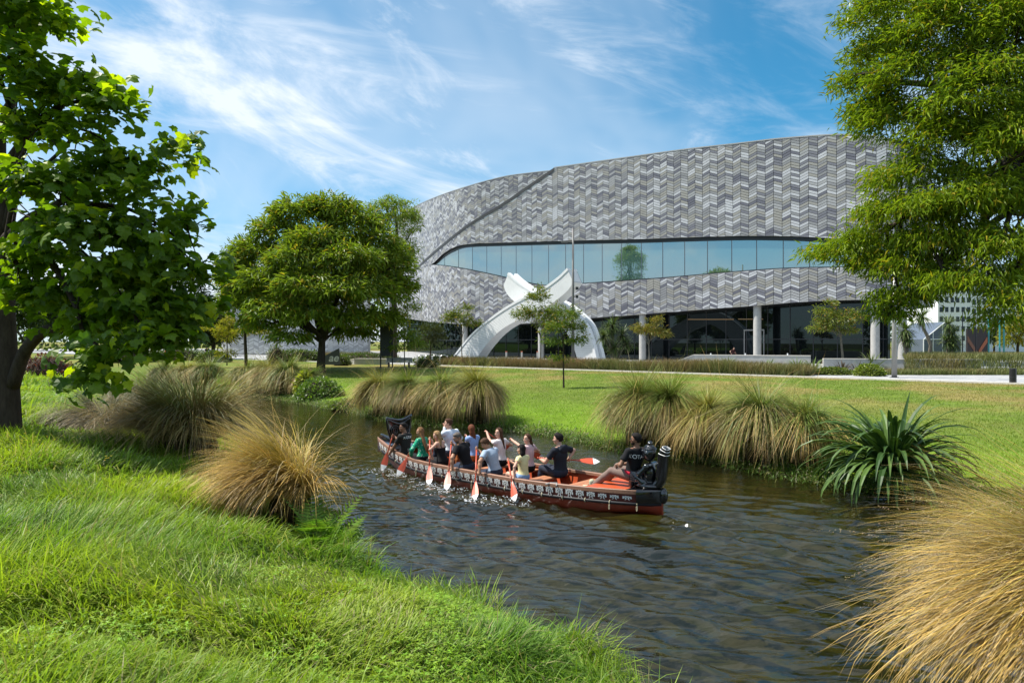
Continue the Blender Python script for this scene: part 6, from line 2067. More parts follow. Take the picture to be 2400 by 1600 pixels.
        if shirt.get('collar'):
            for x in (-1, 1): P.append(cap(neck0 - ft * 0.055 * sc + rt * x * 0.035 * sc + up * 0.02, neck0 + ft * 0.045 * sc + rt * x * 0.05 * sc + up * 0.005, 0.017, k=0.008))
        out['shirt'] = add('shirt', P, m)
    if trousers:
        w = hip + up * (0.06 if not trousers.get('high') else 0.10)
        ln = trousers.get('len', 0.9)
        P = [dict(infl(torso[0], 0.016), cuts=[(w, up)])]
        for i in range(0, 6, 3):
            a, b, c = LG[i], LG[i + 1], LG[i + 2]
            if ln > 0.5:
                P += [dict(infl(a, 0.014)), dict(infl(b, 0.012)), cyl(c['a'], c['a'] + (c['b'] - c['a']) * ln, c['r1'] + 0.012, c['r2'] + 0.022, 0.02)]
            else:
                P += [cyl(a['a'], a['a'] + (a['b'] - a['a']) * ln, a['r1'] + 0.016, a['r1'] * 0.8 + 0.014, 0.03)]
        out['trousers'] = add('trousers' if ln > 0.5 else 'shorts', P, trousers['mat'])
        if trousers.get('belt'):
            P = [dict(infl(torso[0], 0.024), cuts=[(hip + up * 0.085, up), (hip + up * 0.015, -up)]), dict(infl(torso[1], 0.024), cuts=[(hip + up * 0.085, up), (hip + up * 0.015, -up)])]
            add('sash', P, trousers['belt'])
    if shoes:
        P = []
        for i in range(2, 6, 3):
            an, fo_ = LG[i]['b'], LG[i]['b'] - V3(0, 0, 0.04)
            fd_ = nrm((fo_ - LG[i - 1]['a']) * np.array([1, 1, 0]) + f * 0.2)
            P += [cap(fo_ + V3(0, 0, 0.018), fo_ + fd_ * 0.18 + V3(0, 0, 0.0), 0.050, 0.044, 0.02), cap(an + V3(0, 0, 0.10), fo_, 0.055, 0.05, 0.02)]
        add('boots', P, shoes)
    # hair
    hm = hair['mat']; st = hair['style']
    sk = lambda e, cuts: ell(hc + hu * 0.020 * hs - hd * 0.008 * hs, AX, (np.array([0.073, 0.093, 0.090]) + e) * hs, 0.012, cuts)
    fcut = (hc + hd * 0.056 * hs + hu * 0.052 * hs, nrm(hd * 0.80 - hu * 0.60))
    fcut2 = (hc + hd * 0.030 * hs, nrm(hd * 0.97 - hu * 0.25))
    P = []
    if st in ('short', 'bun', 'crop'):
        e = {'short': 0.016, 'crop': 0.009, 'bun': 0.012}[st]
        P.append(sk(e, [fcut, fcut2, (hc - hu * 0.055 * hs, -hu)]))
        P.append(ell(hc + hu * 0.075 * hs + hd * 0.030 * hs, AX, (np.array([0.060, 0.055, 0.024]) + e) * hs * 0.95, 0.02, [fcut]))
        if st == 'short':
            rr = np.random.default_rng(len(label))
            for _ in range(9):
                q = nrm(rr.normal(size=3) * np.array([1, 1, 0.4]) + np.array([0, 0, 0.9])); c = hc + (hr * q[0] * 0.075 + hd * q[1] * 0.085 + hu * (0.02 + q[2] * 0.095)) * hs
                P.append(ell(c, AX, np.array([0.026, 0.03, 0.016]) * hs, 0.012, [fcut]))
        if st == 'bun': P.append(ell(hc - hd * 0.115 * hs + hu * 0.03 * hs, AX, np.array([0.035, 0.032, 0.035]) * hs, 0.015))
    else:
        ln = hair.get('len', 0.34)
        P.append(sk(0.020, [fcut, fcut2]))
        dirn = np.asarray(hair.get('fall', -V3(0, 0, 1) - hd * 0.25), float); dirn = nrm(dirn)
        wide = {'long': 1.0, 'bob': 1.1, 'tail': 0.35}[st]
        for x in np.linspace(-1, 1, 7 if st != 'tail' else 3):
            y = -0.055 + 0.055 * x * x if st != 'tail' else -0.085
            a0 = hc + (hr * x * 0.070 * min(wide, 1) + hd * y + hu * 0.03) * hs
            a1 = hc + (hr * x * 0.092 * wide + hd * (y - 0.012) - hu * 0.08) * hs
            a2 = a1 + dirn * ln * (0.55 + 0.1 * math.cos(x * 3)) + hr * x * 0.012
            a3 = a1 + dirn * ln * (1.0 + 0.12 * math.sin(x * 5)) + hr * x * 0.03 * wide - hd * 0.01
            P += [cap(a0, a1, 0.033 * hs, 0.037 * hs, 0.02), cap(a1, a2, 0.037 * hs, 0.033, 0.016), cap(a2, a3, 0.033, 0.010, 0.010)]
        if st == 'bob': P.append(ell(hc + hd * 0.072 * hs + hu * 0.058 * hs, AX, np.array([0.060, 0.024, 0.030]) * hs, 0.012))
    add('hair', P, hm, 0.0115)
    if hair.get('beard'):
        add('beard', [ell(hc + hd * 0.035 * hs - hu * 0.068 * hs, AX, np.array([0.060, 0.060, 0.052]) * hs, 0.01, [(hc - hu * 0.040 * hs, hu * 0.92 + hd * 0.35), (hc - hd * 0.0, -hd)])], hair['beard'], 0.0105)
    # face details
    for x in (-1, 1):
        c = hc + (hr * x * 0.031 + hd * 0.083 + hu * 0.003) * hs - hip
        o = MB().ell(c, np.array([0.0125, 0.0085, 0.0095]) * hs, AX.T, nu=8, nv=6).build('eye', EYE_W, body, smooth=True)
        o2 = MB().ell(c + hd * 0.0055 * hs, np.array([0.0078, 0.005, 0.0078]) * hs, AX.T, nu=8, nv=6).build('iris', EYE_D, o, smooth=True)
        eb = MB(); eb.tube([c + (-hr * 0.019 + hu * 0.020 + hd * 0.006) * hs, c + (hu * 0.026 + hd * 0.012) * hs, c + (hr * 0.019 + hu * 0.020 + hd * 0.006) * hs], 0.0045 * hs, 5); eb.build('eyebrow', hm, body)
    mc = hc + hd * 0.0845 * hs - hu * 0.062 * hs - hip
    t = np.linspace(-1, 1, 7); Pm = np.stack([mc + (hr * q * 0.026 + hu * (0.010 * q * q) - hd * 0.012 * q * q) * hs for q in t])
    mo = MB().tube(Pm, np.array([0.002, 0.006, 0.008, 0.0085, 0.008, 0.006, 0.002]) * hs, 6).build('mouth', LIP, body, smooth=True)
    if smile: MB().tube(Pm[1:-1] + hd * 0.004 * hs, np.array([0.002, 0.0045, 0.005, 0.0045, 0.002]) * hs, 5).build('teeth', TEETH, mo, smooth=True)
    if glasses:
        g = MB()
        for x in (-1, 1):
            c = hc + (hr * x * 0.033 + hd * 0.101 + hu * 0.001) * hs - hip
            a = np.linspace(0, 2 * math.pi, 13); g.tube(np.stack([c + (hr * math.cos(q) * 0.027 + hu * math.sin(q) * 0.019) * hs for q in a]), 0.0028, 5, caps=False)
            g.tube([c + hr * x * 0.027 * hs, hc - hip + (hr * x * 0.080 + hd * 0.0 + hu * 0.006) * hs], 0.0026, 4)
            if glasses == 'sun': g.ell(c, np.array([0.027, 0.004, 0.019]) * hs, AX.T, nu=10, nv=5)
        g.tube([hc - hip + (-hr * 0.006 + hd * 0.106) * hs, hc - hip + (hr * 0.006 + hd * 0.106) * hs], 0.003, 4)
        g.build('glasses', M['gloss'], body)
    out.update(body=body, hip=hip, up=up, ft=ft, rt=rt, sh=sh, arms=arms, hc=hc, sc=sc)
    return out


def back_text(P, body, size, height, side=0.0, arc=0.0):
    """flat white print laid on the back of the shirt"""
    sh = P['shirt']; me = sh.data
    bvh = BVHTree.FromPolygons([v.co.copy() for v in me.vertices], [tuple(p.vertices) for p in me.polygons])
    t = text_mesh(body, size, 0.0)
    up, ft, rt = P['up'], P['ft'], P['rt']
    base = up * height + rt * side
    bm_v = []
    import bmesh
    bm = bmesh.new(); bm.from_mesh(t); bmesh.ops.triangulate(bm, faces=bm.faces[:])
    bmesh.ops.subdivide_edges(bm, edges=[e for e in bm.edges if e.calc_length() > 0.02], cuts=1)
    for v in bm.verts:
        q = base + rt * (v.co.x) + up * (v.co.y + arc * v.co.x ** 2)
        o = q - ft * 0.5
        hit = bvh.ray_cast(Vector(o), Vector(ft))
        v.co = (hit[0] - Vector(ft) * 0.005) if hit[0] is not None else Vector(q - ft * 0.16)
    bm.to_mesh(t); bm.free()
    t.materials.clear(); t.materials.append(M['motif'])
    link_mesh('lettering', t, sh)


def ray_on_b(px, py, b):
    """the point seen at a pixel, on the upright plane b metres to the near side of the canoe's centre line"""
    d = V3((px - 1200) / FOC, 1, -(py - 800) / FOC); o = V3(0, 0, CAMZ)
    t = (b - (o - BC) @ BN) / (d @ BN)
    return o + d * t


PADWOOD = mat('paddle_red', (0.50, 0.075, 0.030), 0.4, nscale=5, namt=0.12)
PADTIP = mat('paddle_white_tip', (0.75, 0.75, 0.74), 0.5)


def paddle(label, top, tip, face_n, flare=0.080, blade=0.62):
    top, tip = np.asarray(top, float), np.asarray(tip, float)
    root = empty('paddle', top); tag(root, label, 'paddle', 'red paddles with white tips')
    ax = nrm(tip - top); Ln = np.linalg.norm(tip - top)
    n = nrm(face_n - ax * (face_n @ ax)); s = np.cross(ax, n)
    b0 = Ln - blade
    m = MB(); m.tube([ax * 0.0, ax * (b0 * 0.5), ax * (b0 + 0.10)], [0.016, 0.0165, 0.015], 10); m.build('shaft', PADWOOD, root, smooth=True)
    g = MB(); g.ell((0, 0, 0), (0.020, 0.020, 0.026), nu=10, nv=7); g.build('grip', PADWOOD, root, smooth=True)

    def bl_(t0, t1, name, mt):
        T = np.linspace(t0, t1, 10); V = []
        for t in T:
            w = flare * (0.16 + 0.84 * smooth(t / 0.72)) if t < 0.74 else flare * (1 - 0.98 * ((t - 0.74) / 0.26) ** 1.7)
            th = 0.007 * (1 - 0.7 * t)
            c = ax * (b0 + blade * t)
            V.append([c - s * w, c + n * th, c + s * w, c - n * th])
        V = np.array(V).reshape(-1, 3); i = np.arange(9)[:, None] * 4; j = np.arange(4)[None]
        MB().add(V, [np.stack([i + j, i + (j + 1) % 4, i + 4 + (j + 1) % 4, i + 4 + j], -1).reshape(-1, 4), np.array([(0, 1, 2, 3)]), np.array([(0, 1, 2, 3)]) + 36]).build(name, mt, root, smooth=False)
    bl_(0.0, 0.76, 'blade', PADWOOD); bl_(0.76, 1.0, 'blade_tip', PADTIP)
    return top, tip, ax


CAMP = V3(0, 0, CAMZ)
tocam = lambda p: nrm((CAMP - p) * np.array([1, 1, 0]))
UPZ = V3(0, 0, 1)
black = cloth('black_cotton', (0.016, 0.016, 0.018)); navy = cloth('dark_navy', (0.022, 0.026, 0.036)); denim = cloth('blue_denim', (0.20, 0.32, 0.52)); dkdenim = cloth('dark_denim', (0.03, 0.04, 0.065))
charc = cloth('charcoal_tee', (0.030, 0.029, 0.028))
hairm = lambda n, c: CM.setdefault(n, mat(n, c, 0.6, spec=0.15, nscale=26, namt=0.45, bump=0.6, bscale=60, stretch=(2, 2, 0.35)))
H_BLACK = hairm('black_hair', (0.012, 0.009, 0.008)); H_BROWN = hairm('brown_hair', (0.075, 0.035, 0.018)); H_BLOND = hairm('blonde_hair', (0.36, 0.22, 0.10)); H_OMBRE = hairm('light_brown_hair', (0.20, 0.105, 0.045)); H_GREY = hairm('greying_hair', (0.13, 0.11, 0.095)); H_RED = hairm('auburn_hair', (0.14, 0.045, 0.02))

PRINT = cloth('green_print', (0.02, 0.36, 0.20), 0.75, 0.2, 30)
_nt = PRINT.node_tree; _b = _nt.nodes['Principled BSDF']
_v = N(_nt, 'ShaderNodeTexVoronoi'); _v.inputs['Scale'].default_value = 20
_tc = N(_nt, 'ShaderNodeTexCoord'); L(_nt, _tc.outputs['Object'], _v.inputs['Vector'])
_r = N(_nt, 'ShaderNodeValToRGB'); _r.color_ramp.elements[0].position = 0.22; _r.color_ramp.elements[0].color = (0.42, 0.62, 0.50, 1); _r.color_ramp.elements[1].position = 0.34; _r.color_ramp.elements[1].color = (0.015, 0.30, 0.17, 1)
L(_nt, _v.outputs['Distance'], _r.inputs[0]); L(_nt, _r.outputs[0], _b.inputs['Base Color'])

# near-side paddles: top of the grip, tip of the blade, lower hand -- read off the photograph
NEARP = [((920, 1022), (895.7, 1103), (908, 1063), 0.50, 'paddle at the bow, held by the front paddler in charcoal'), ((972, 1040), (931, 1116), (959, 1065), 0.52, 'slanting paddle held by the woman in the green blouse'),
         ((1007.6, 1028), (1006, 1137), (1007, 1073), 0.56, 'upright paddle held by the blonde woman in black'), ((1058, 1038), (1047, 1149), (1053, 1101), 0.58, 'paddle held by the grey-haired man in the black tee'),
         ((1117, 1051), (1113, 1172), (1116, 1107), 0.58, 'paddle held by the man in the pale blue shirt'), ((1191, 1078), (1207.5, 1174), (1198.5, 1119), 0.58, 'dripping paddle held by the woman in the yellow top')]
PD = []
for (tx, ty), (bx_, by_), (hx, hy), bt, lab in NEARP:
    top = ray_on_b(tx, ty, bt)
    tip = pt(bx_, by_, CAMZ * FOC / (by_ - 800)) + V3(0, 0, 0.0)
    ax = nrm(tip - top)
    if lab.startswith('dripping'): tip = tip + (CAMP - tip) * 0.02
    _, tip2, ax = paddle(lab, top - ax * 0.03, tip, tocam(tip) * 1.0 + BD * 0.35)
    # lower hand: the point of the shaft nearest the pixel
    ts = np.linspace(0.2, 0.8, 200)[:, None]; Q = top + (tip - top) * ts
    e = np.hypot(1200 + FOC * Q[:, 0] / Q[:, 1] - hx, 800 - FOC * (Q[:, 2] - CAMZ) / Q[:, 1] - hy)
    PD.append((top, Q[int(np.argmin(e))], ax))


def hipat(a, b, z=0.375): return bw(a, b, z)


# people of the near side sit facing the bow: their left hand is the outer (lower) one on the camera's side
def near_paddler(i, label, a, z, lean, look, **kw):
    top, low, ax = PD[i]
    elb = kw.pop('elbow', None)
    return person(label, hipat(a, kw.pop('b', 0.42), z), BD, lean, look, hands={'l': (low, -ax, -UPZ * 0.4 - BD * 0.3 + BN * 0.8), 'r': (top, -ax, -UPZ * 0.6 + BN * 0.2 - BD * 0.4 if elb is None else elb)}, **kw)


P1 = near_paddler(0, 'front paddler in a charcoal staff tee with cropped dark hair', 2.60, 0.40, UPZ + BD * 0.12, BD * 0.25 + BN, twist=-0.3, knee_in=0.22, skin='brown', shirt=dict(kind='tee', mat=charc), trousers=dict(mat=black), hair=dict(style='bun', mat=H_BLACK))
P2 = near_paddler(1, 'woman in a green patterned blouse with long light brown hair', 1.98, 0.38, UPZ + BD * 0.10, BD * 0.40 + BN * 0.9, twist=-0.25, knee_in=0.12, skin='tan', sc=0.95, female=True, shirt=dict(kind='blouse', mat=PRINT), trousers=dict(mat=black), hair=dict(style='long', mat=H_OMBRE, len=0.40, fall=-UPZ - BD * 0.45))
P3 = near_paddler(2, 'blonde woman in a black strappy top', 1.28, 0.37, UPZ + BD * 0.16 + BN * 0.05, BD * 0.30 + BN, twist=-0.2, skin='fair', sc=0.95, female=True, tilt_up=-0.25, shirt=dict(kind='strap', mat=black), trousers=dict(mat=black), hair=dict(style='long', mat=H_BLOND, len=0.33, fall=-UPZ - BD * 0.15))
P4 = near_paddler(3, 'grey-haired man in a black tee and glasses', 0.44, 0.37, UPZ + BD * 0.26 + BN * 0.12, BD * 0.35 + BN * 0.9, twist=-0.15, skin='tan', sc=1.03, tilt_up=-0.35, shirt=dict(kind='tee', mat=black), trousers=dict(mat=dkdenim), hair=dict(style='crop', mat=H_GREY, beard=H_GREY), glasses='clear')
P5 = near_paddler(4, 'dark-haired man in a pale blue-grey short-sleeved shirt', -0.44, 0.35, UPZ + BD * 0.30 + BN * 0.06, BD * 0.55 + BN * 0.8, twist=-0.1, skin='tan', tilt_up=-0.55, shirt=dict(kind='tee', mat=cloth('pale_blue_shirt', (0.33, 0.41, 0.53)), collar=True), trousers=dict(mat=dkdenim), hair=dict(style='short', mat=H_BROWN, beard=None))
P6 = near_paddler(5, 'woman in a pale yellow top with a dark bob', -1.24, 0.345, UPZ + BD * 0.05 - BN * 0.02, BD * 0.75 + BN * 0.65, skin='fair', sc=0.88, female=True, shirt=dict(kind='cap', mat=cloth('pale_yellow', (0.72, 0.66, 0.36)), crop=True), trousers=dict(mat=denim, len=0.35, high=True), hair=dict(style='bob', mat=H_BLACK, len=0.07, fall=-UPZ))

# far side: right hand low outside the far gunwale, left hand on the grip


def far_paddler(label, a, z, lean, look, top_px, bt, low_off, plabel, tip=None, **kw):
    top = ray_on_b(*top_px, bt)
    if tip is None: tip = top + nrm(low_off) * 1.25
    ax = nrm(tip - top)
    paddle(plabel, top - ax * 0.03, tip, BN * 0.9 - BD * 0.4)
    low = top + ax * kw.pop('lowd', 0.46)
    return person(label, hipat(a, kw.pop('b', -0.42), z), BD, lean, look, hands={'r': (low, -ax, -UPZ * 0.4 - BD * 0.3 - BN * 0.8), 'l': (top, -ax, -UPZ * 0.7 + BN * 0.3 - BD * 0.3)}, **kw)


F1 = far_paddler('man in a white shirt, seen from behind on the far side', 1.90, 0.44, UPZ + BD * 0.05, BD * 0.72 + BN * 0.68, (1041, 996), -0.55, -UPZ * 1.0 - BN * 0.42 + BD * 0.05, 'paddle held by the man in the white shirt', skin='fair', sc=1.06, shirt=dict(kind='long', mat=cloth('white_blue_shirt', (0.62, 0.68, 0.76)), collar=True), trousers=dict(mat=dkdenim), hair=dict(style='crop', mat=H_BROWN), smile=False)
F2 = far_paddler('woman in a blue shirt with an auburn ponytail, facing away', 1.10, 0.40, UPZ + BD * 0.06, BD * 0.8 - BN * 0.5, (1092, 1022), -0.60, -UPZ * 1.0 - BN * 0.42 - BD * 0.05, 'paddle held by the woman in the blue shirt', skin='fair', female=True, shirt=dict(kind='long', mat=cloth('mid_blue_shirt', (0.26, 0.38, 0.66)), collar=True), trousers=dict(mat=cloth('rust_trousers', (0.36, 0.12, 0.04))), hair=dict(style='tail', mat=H_RED, len=0.20, fall=-UPZ - BD * 0.25), smile=False)
F3 = far_paddler('woman in a white blouse with long brown hair on the far side', 0.20, 0.40, UPZ + BD * 0.03, BD * 0.0 + BN, (1140, 1012), -0.50, -UPZ * 1.0, 'paddle held by the woman in the white blouse', tip=ray_on_b(1203, 1056, -1.12), skin='fair', female=True, shirt=dict(kind='cap', mat=cloth('white_blouse', (0.74, 0.68, 0.68), 0.8, 0.06)), trousers=dict(mat=black), hair=dict(style='long', mat=H_BROWN, len=0.26, fall=-UPZ - BD * 0.2))
F4 = far_paddler('woman in a pale pink top with tied brown hair', -0.66, 0.37, UPZ + BD * 0.0, BD * 0.1 + BN, (1199, 1030), -0.50, -UPZ * 1.0, 'paddle held by the woman in the pink top', tip=ray_on_b(1276, 1078, -1.10), skin='fair', sc=0.96, female=True, shirt=dict(kind='cap', mat=cloth('pale_pink_top', (0.66, 0.46, 0.48), 0.8, 0.06)), trousers=dict(mat=black), hair=dict(style='tail', mat=H_BROWN, len=0.20, fall=-UPZ - BD * 0.25))
ht = ray_on_b(1266, 1073, -0.30); hp2 = ray_on_b(1406, 1081, -1.22)
axh = nrm(hp2 - ht); paddle('paddle lying across the far gunwale behind the man in the hooded top', ht - axh * 0.05, hp2, UPZ * 0.75 + BN * 0.6, 0.10, 0.62)
F5 = person('dark-haired man in a dark hooded short-sleeved top, looking over the river', hipat(-1.58, -0.40, 0.385), BD, UPZ + BD * 0.02, BD * 0.85 + BN * 0.55, skin='fair', sc=1.06, shirt=dict(kind='tee', mat=navy, hood=True), trousers=dict(mat=cloth('navy_trousers', (0.03, 0.036, 0.055))), hair=dict(style='short', mat=H_BLACK, beard=None), smile=False,
            hands={'l': (ht + axh * 0.02, axh, -UPZ * 0.8 + BN * 0.6), 'r': (ht + axh * 0.62, axh, -UPZ * 0.5 - BN * 0.8)})
sh_ = bw(-3.64, 0.02, 0.66)
ST = person('steersman in a black tee and brown trousers with a red sash, dark glasses', sh_, BD - BN * 0.30, UPZ - BD * 0.20, BD * 0.85 + BN * 0.55, skin='brown', sc=1.02, shirt=dict(kind='tee', mat=black), trousers=dict(mat=cloth('brown_trousers', (0.20, 0.145, 0.125)), belt=cloth('red_sash', (0.55, 0.025, 0.05))), hair=dict(style='short', mat=H_BLACK, beard=H_BLACK), glasses='sun', smile=False,
            hands={'l': (sh_ + BD * 0.26 + BN * 0.12 + UPZ * 0.16, BN, -UPZ * 0.3 + BN * 0.9 - BD * 0.4), 'r': (sh_ + BD * 0.28 - BN * 0.10 + UPZ * 0.14, BN, -UPZ * 0.3 - BN * 0.9 - BD * 0.4)},
            knees={-1: sh_ + BD * 0.37 + BN * 0.15 + UPZ * 0.05, 1: sh_ + BD * 0.38 - BN * 0.10 + UPZ * 0.10}, feet={-1: bw(-2.86, 0.24, 0.32), 1: bw(-2.90, -0.10, 0.32)}, twist=0.0, shoes=cloth('pale_boots', (0.42, 0.42, 0.30)))
back_text(ST, 'KOTANE', 0.105, 0.37, -0.015)
back_text(P1, 'KOTANE', 0.085, 0.40, 0.0)
back_text(P1, 'STAFF', 0.075, 0.10, 0.0)

# ------------------------------------------------------------------ carvings


def carvings():
    f = BD; r = BN; u = UPZ
    c = bw(-3.98, 0.0, 0.46)
    G = 1.18
    A = lambda a, b, z: c + (f * a + r * b + u * z) * G
    AX = np.stack([r, f, u])
    P = [ell(A(0.0, 0, 0.05), AX, V3(0.17, 0.24, 0.07), 0.03), ell(A(-0.03, 0, 0.24), AX, V3(0.115, 0.105, 0.17), 0.03), cap(A(-0.04, -0.13, 0.36), A(-0.04, 0.13, 0.36), 0.055, k=0.03), ell(A(-0.02, 0, 0.56), AX, V3(0.105, 0.115, 0.135), 0.015), ell(A(-0.03, 0, 0.71), AX, V3(0.045, 0.045, 0.04), 0.015),
         cap(A(0.06, -0.05, 0.57), A(0.085, 0, 0.53), 0.022, k=0.01), ell(A(0.085, 0, 0.48), AX, V3(0.06, 0.03, 0.018), 0.006)]
    for s in (-1, 1):
        P += [cap(A(0.03, s * 0.10, 0.10), A(0.20, s * 0.13, 0.22), 0.065, 0.05, 0.02), cap(A(0.20, s * 0.13, 0.22), A(0.24, s * 0.12, 0.04), 0.05, 0.045, 0.02), cap(A(-0.04, s * 0.14, 0.35), A(0.06, s * 0.19, 0.24), 0.042, 0.036, 0.015), cap(A(0.06, s * 0.19, 0.24), A(0.16, s * 0.08, 0.28), 0.036, 0.03, 0.015),
              ell(A(0.075, s * 0.045, 0.59), AX, V3(0.03, 0.02, 0.024), 0.004), ell(A(-0.02, s * 0.105, 0.55), AX, V3(0.014, 0.035, 0.045), 0.006)]
    for k in range(8):                                     # carved ridges
        t = k / 7
        a = np.linspace(-1.9, 1.9, 9)
        ring = [A(-0.02 + 0.117 * (1 - 0.45 * t) * math.cos(q), 0.107 * (1 - 0.45 * t) * math.sin(q), 0.625 + 0.055 * t) for q in a + math.pi]
        if k % 2 == 0: P += [cap(x, y, 0.008, k=0.003) for x, y in zip(ring[:-1], ring[1:])]
    for s in (-1, 1):
        for k in range(4):
            z = 0.10 + 0.035 * k; P.append(cap(A(0.10 + 0.02 * k, s * (0.165 + 0.01 * k), z), A(0.22, s * 0.185, z + 0.03), 0.011, k=0.003))
    for k in range(3): P.append(cap(A(0.06, -0.10, 0.20 + 0.05 * k), A(0.06, 0.10, 0.20 + 0.05 * k), 0.012, k=0.004))
    for p in P:
        if p['t'] == 'ell': p['r'] = p['r'] * G
        else: p['r1'] *= G; p['r2'] *= G
    V, F = sdf_mesh(P, 0.0095)
    MB().add(V - BC, F).build('carved_figure', M['gloss'], BOAT, smooth=True)
    Q = spline([bw(-3.70, 0, 0.505), bw(-3.92, 0, 0.49), bw(-4.10, 0, 0.50), bw(-4.22, 0, 0.60), bw(-4.27, 0, 0.80), bw(-4.29, 0, 1.00), bw(-4.32, 0, 1.16), bw(-4.36, 0, 1.25)], 40) - BC
    W = np.interp(np.linspace(0, 1, 40), [0, 0.3, 0.5, 0.9, 1], [0.13, 0.13, 0.095, 0.085, 0.09]); Th = np.interp(np.linspace(0, 1, 40), [0, 0.3, 0.5, 0.85, 1], [0.03, 0.06, 0.10, 0.085, 0.055])
    T = unit(np.gradient(Q, axis=0)); Nn = np.cross(T, BN)
    n = 12; a = np.linspace(0, 2 * math.pi, n, endpoint=False)
    se = lambda v: np.sign(v) * np.abs(v) ** 0.6
    V = Q[:, None] + (se(np.cos(a))[None, :, None] * W[:, None, None] * BN) + se(np.sin(a))[None, :, None] * Th[:, None, None] * Nn[:, None]
    i = np.arange(39)[:, None] * n; j = np.arange(n)[None]
    MB().add(V.reshape(-1, 3), [np.stack([i + j, i + (j + 1) % n, i + n + (j + 1) % n, i + n + j], -1).reshape(-1, 4), np.array([np.arange(n)[::-1]]), np.array([np.arange(n) + 39 * n])]).build('stern_post', M['gloss'], BOAT, smooth=True)
    for k in (32, 35.2, 38.5):
        k0 = int(k); q = V[k0] + (V[min(k0 + 1, 39)] - V[k0]) * (k - k0); cc = q.mean(0)
        MB().tube(np.concatenate([q, q[:1]]) * 1.0 + (np.concatenate([q, q[:1]]) - cc) * 0.02, 0.007, 5, caps=False).build('white_band', M['motif'], BOAT)
    # carved prow board: two raking rims round a pierced black panel
    a0 = 3.45
    K = lambda b, z, a=0.0: bw(a0 + a, b, z) - BC
    pn = MB()
    out = [(-0.24, 0.60), (0.20, 0.60), (0.31, 0.95), (0.36, 1.19), (0.02, 1.13), (-0.36, 1.24), (-0.34, 0.95)]
    V = np.array([K(b, z, 0.02) for b, z in out] + [K(b, z, -0.03) for b, z in out]); m_ = len(out)
    ii = np.arange(m_); jj = (ii + 1) % m_
    pn.add(V, [np.stack([ii, jj, jj + m_, ii + m_], 1), np.array([ii[::-1]]), np.array([ii + m_])]); pn.build('prow_board', M['gloss'], BOAT)
    rims = [[(-0.40, 1.25), (-0.37, 0.95), (-0.27, 0.60)], [(0.39, 1.22), (0.34, 0.95), (0.22, 0.60)], [(-0.42, 1.25), (-0.05, 1.15), (0.40, 1.24)], [(-0.36, 1.18), (-0.02, 1.06), (0.36, 1.20)]]
    for rm in rims:
        P = spline([K(b, z, -0.02) for b, z in rm], 12); mb = MB(); mb.tube(P, 0.034, 8); mb.build('rim', M['gloss'], BOAT, smooth=True)
    for cx, cz, s in ((-0.16, 0.90, 1), (0.15, 0.90, -1)):
        t = np.linspace(0, 4.4 * math.pi, 60); rr = 0.145 * (1 - t / t[-1] * 0.85)
        P = np.array([K(cx + s * q * math.cos(w), cz + q * math.sin(w), -0.045) for q, w in zip(rr, t)]); mb = MB(); mb.tube(P, 0.013, 5); mb.build('spiral', M['gloss'], BOAT, smooth=True)
    st = MB(); st.tube(spline([K(0, 0.58, -0.05), K(0, 0.64, 0.35), K(0, 0.72, 0.72)], 10), np.linspace(0.07, 0.03, 10), 8); st.build('bow_carving', M['gloss'], BOAT, smooth=True)


carvings()

# ------------------------------------------------------------------ splashes at the blades, and leaves on the water


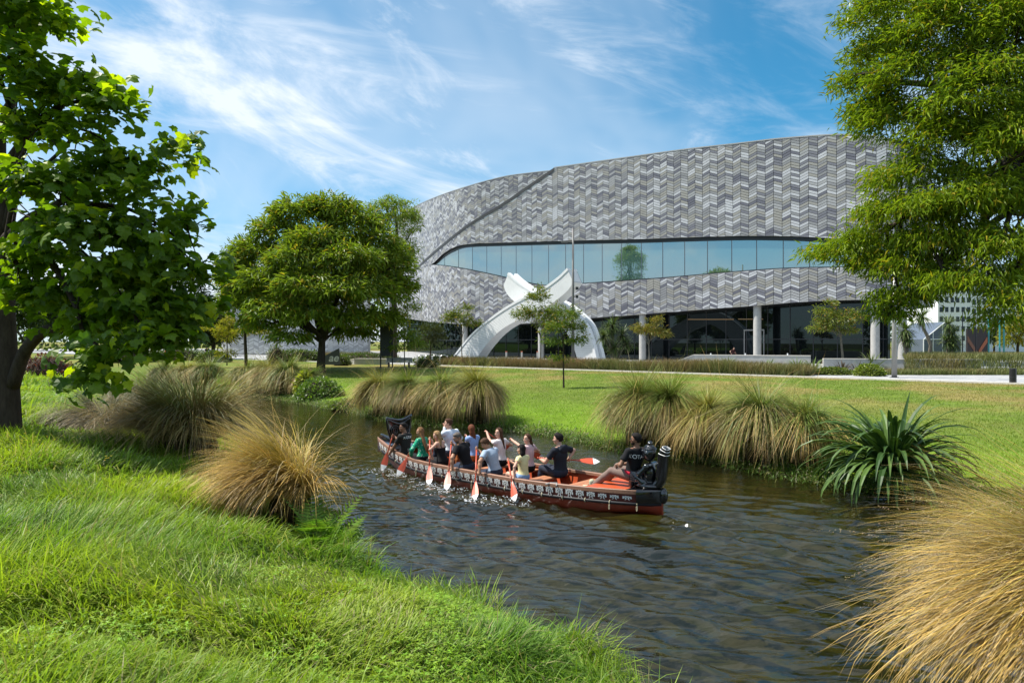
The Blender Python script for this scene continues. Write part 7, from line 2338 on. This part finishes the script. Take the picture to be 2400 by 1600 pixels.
def splashes():
    rng = np.random.default_rng(77)
    m = bpy.data.materials.new('foam'); m.use_nodes = True
    nt = m.node_tree; b = nt.nodes['Principled BSDF']
    b.inputs['Base Color'].default_value = (0.80, 0.83, 0.86, 1); b.inputs['Roughness'].default_value = 0.25; b.inputs['Transmission Weight'].default_value = 0.25
    mb = MB()
    for k, (px, py) in enumerate(TIPS):
        p = pt(px, py, CAMZ * FOC / (py - 800))
        n = 110
        a = rng.random(n) * 6.28; r = np.abs(rng.normal(0, 0.17, n))
        q = np.stack([p[0] + r * np.cos(a) * 1.3, p[1] + r * np.sin(a), 0.015 + np.abs(rng.normal(0, 0.035, n)) * np.exp(-r / 0.3)], 1)
        for c in q:
            s = 0.003 + 0.009 * rng.random() ** 2
            mb.ell(c, (s * (1 + rng.random()), s * (1 + rng.random()), s * 0.6), nu=5, nv=4)
        for _ in range(240):                                # froth thrown into broken rings
            a_ = rng.random() * 6.28; r_ = (0.16, 0.30, 0.46)[rng.integers(3)] + rng.normal(0, 0.03)
            if fbm(np.array([r_ * 6 + k * 9]), np.array([a_ * 1.6]))[0] < 0.52: continue
            mb.ell((p[0] + r_ * 1.4 * math.cos(a_), p[1] + r_ * math.sin(a_), 0.012), (0.006 + 0.016 * rng.random(), 0.004 + 0.008 * rng.random(), 0.004), nu=6, nv=4)
        if k == 5:
            for _ in range(60):
                z = rng.random() * 0.30
                mb.ell((p[0] + 0.02 + rng.normal(0, 0.02 + 0.06 * (0.3 - z)), p[1] + rng.normal(0, 0.03), z), (0.004, 0.004, 0.012 + 0.01 * rng.random()), nu=5, nv=4)
    tag(mb.build('splash', m, smooth=True), 'white splashes where the paddles meet the water', 'splash', kind='stuff')


splashes()

# ------------------------------------------------------------------ people on the promenade


def walker(label, p, face, shirt, trs, skin='tan', hairm_=H_BLACK, step=0.12):
    p = np.asarray(p, float); f = nrm(face); r = np.cross(f, UPZ); hip = p + UPZ * 0.90
    return person(label, hip, f, UPZ, f, skin, dict(kind='tee', mat=shirt), dict(mat=trs), dict(style='crop', mat=hairm_), group='people on the promenade', stand=True, feet={-1: p - r * 0.09 + f * step, 1: p + r * 0.09 - f * step},
                  hands={'l': (hip - r * 0.26 + f * 0.12 + UPZ * 0.02, f), 'r': (hip + r * 0.26 - f * 0.05 + UPZ * 0.02, f)}, vox=0.02, smile=False)


walker('person in black walking along the kerb beyond the low branch', gp(485, 80), V3(-0.7, 0.5, 0), black, black)
walker('person in an orange-red top half hidden by the low branch', gp(396, 70), V3(0.5, -0.8, 0), cloth('orange_top', (0.7, 0.10, 0.04)), black)
walker('person in a dark top beside the glass doors', gp(1719, 74), V3(0.5, -0.8, 0), cloth('dark_red_top', (0.05, 0.02, 0.02)), black, 'fair')
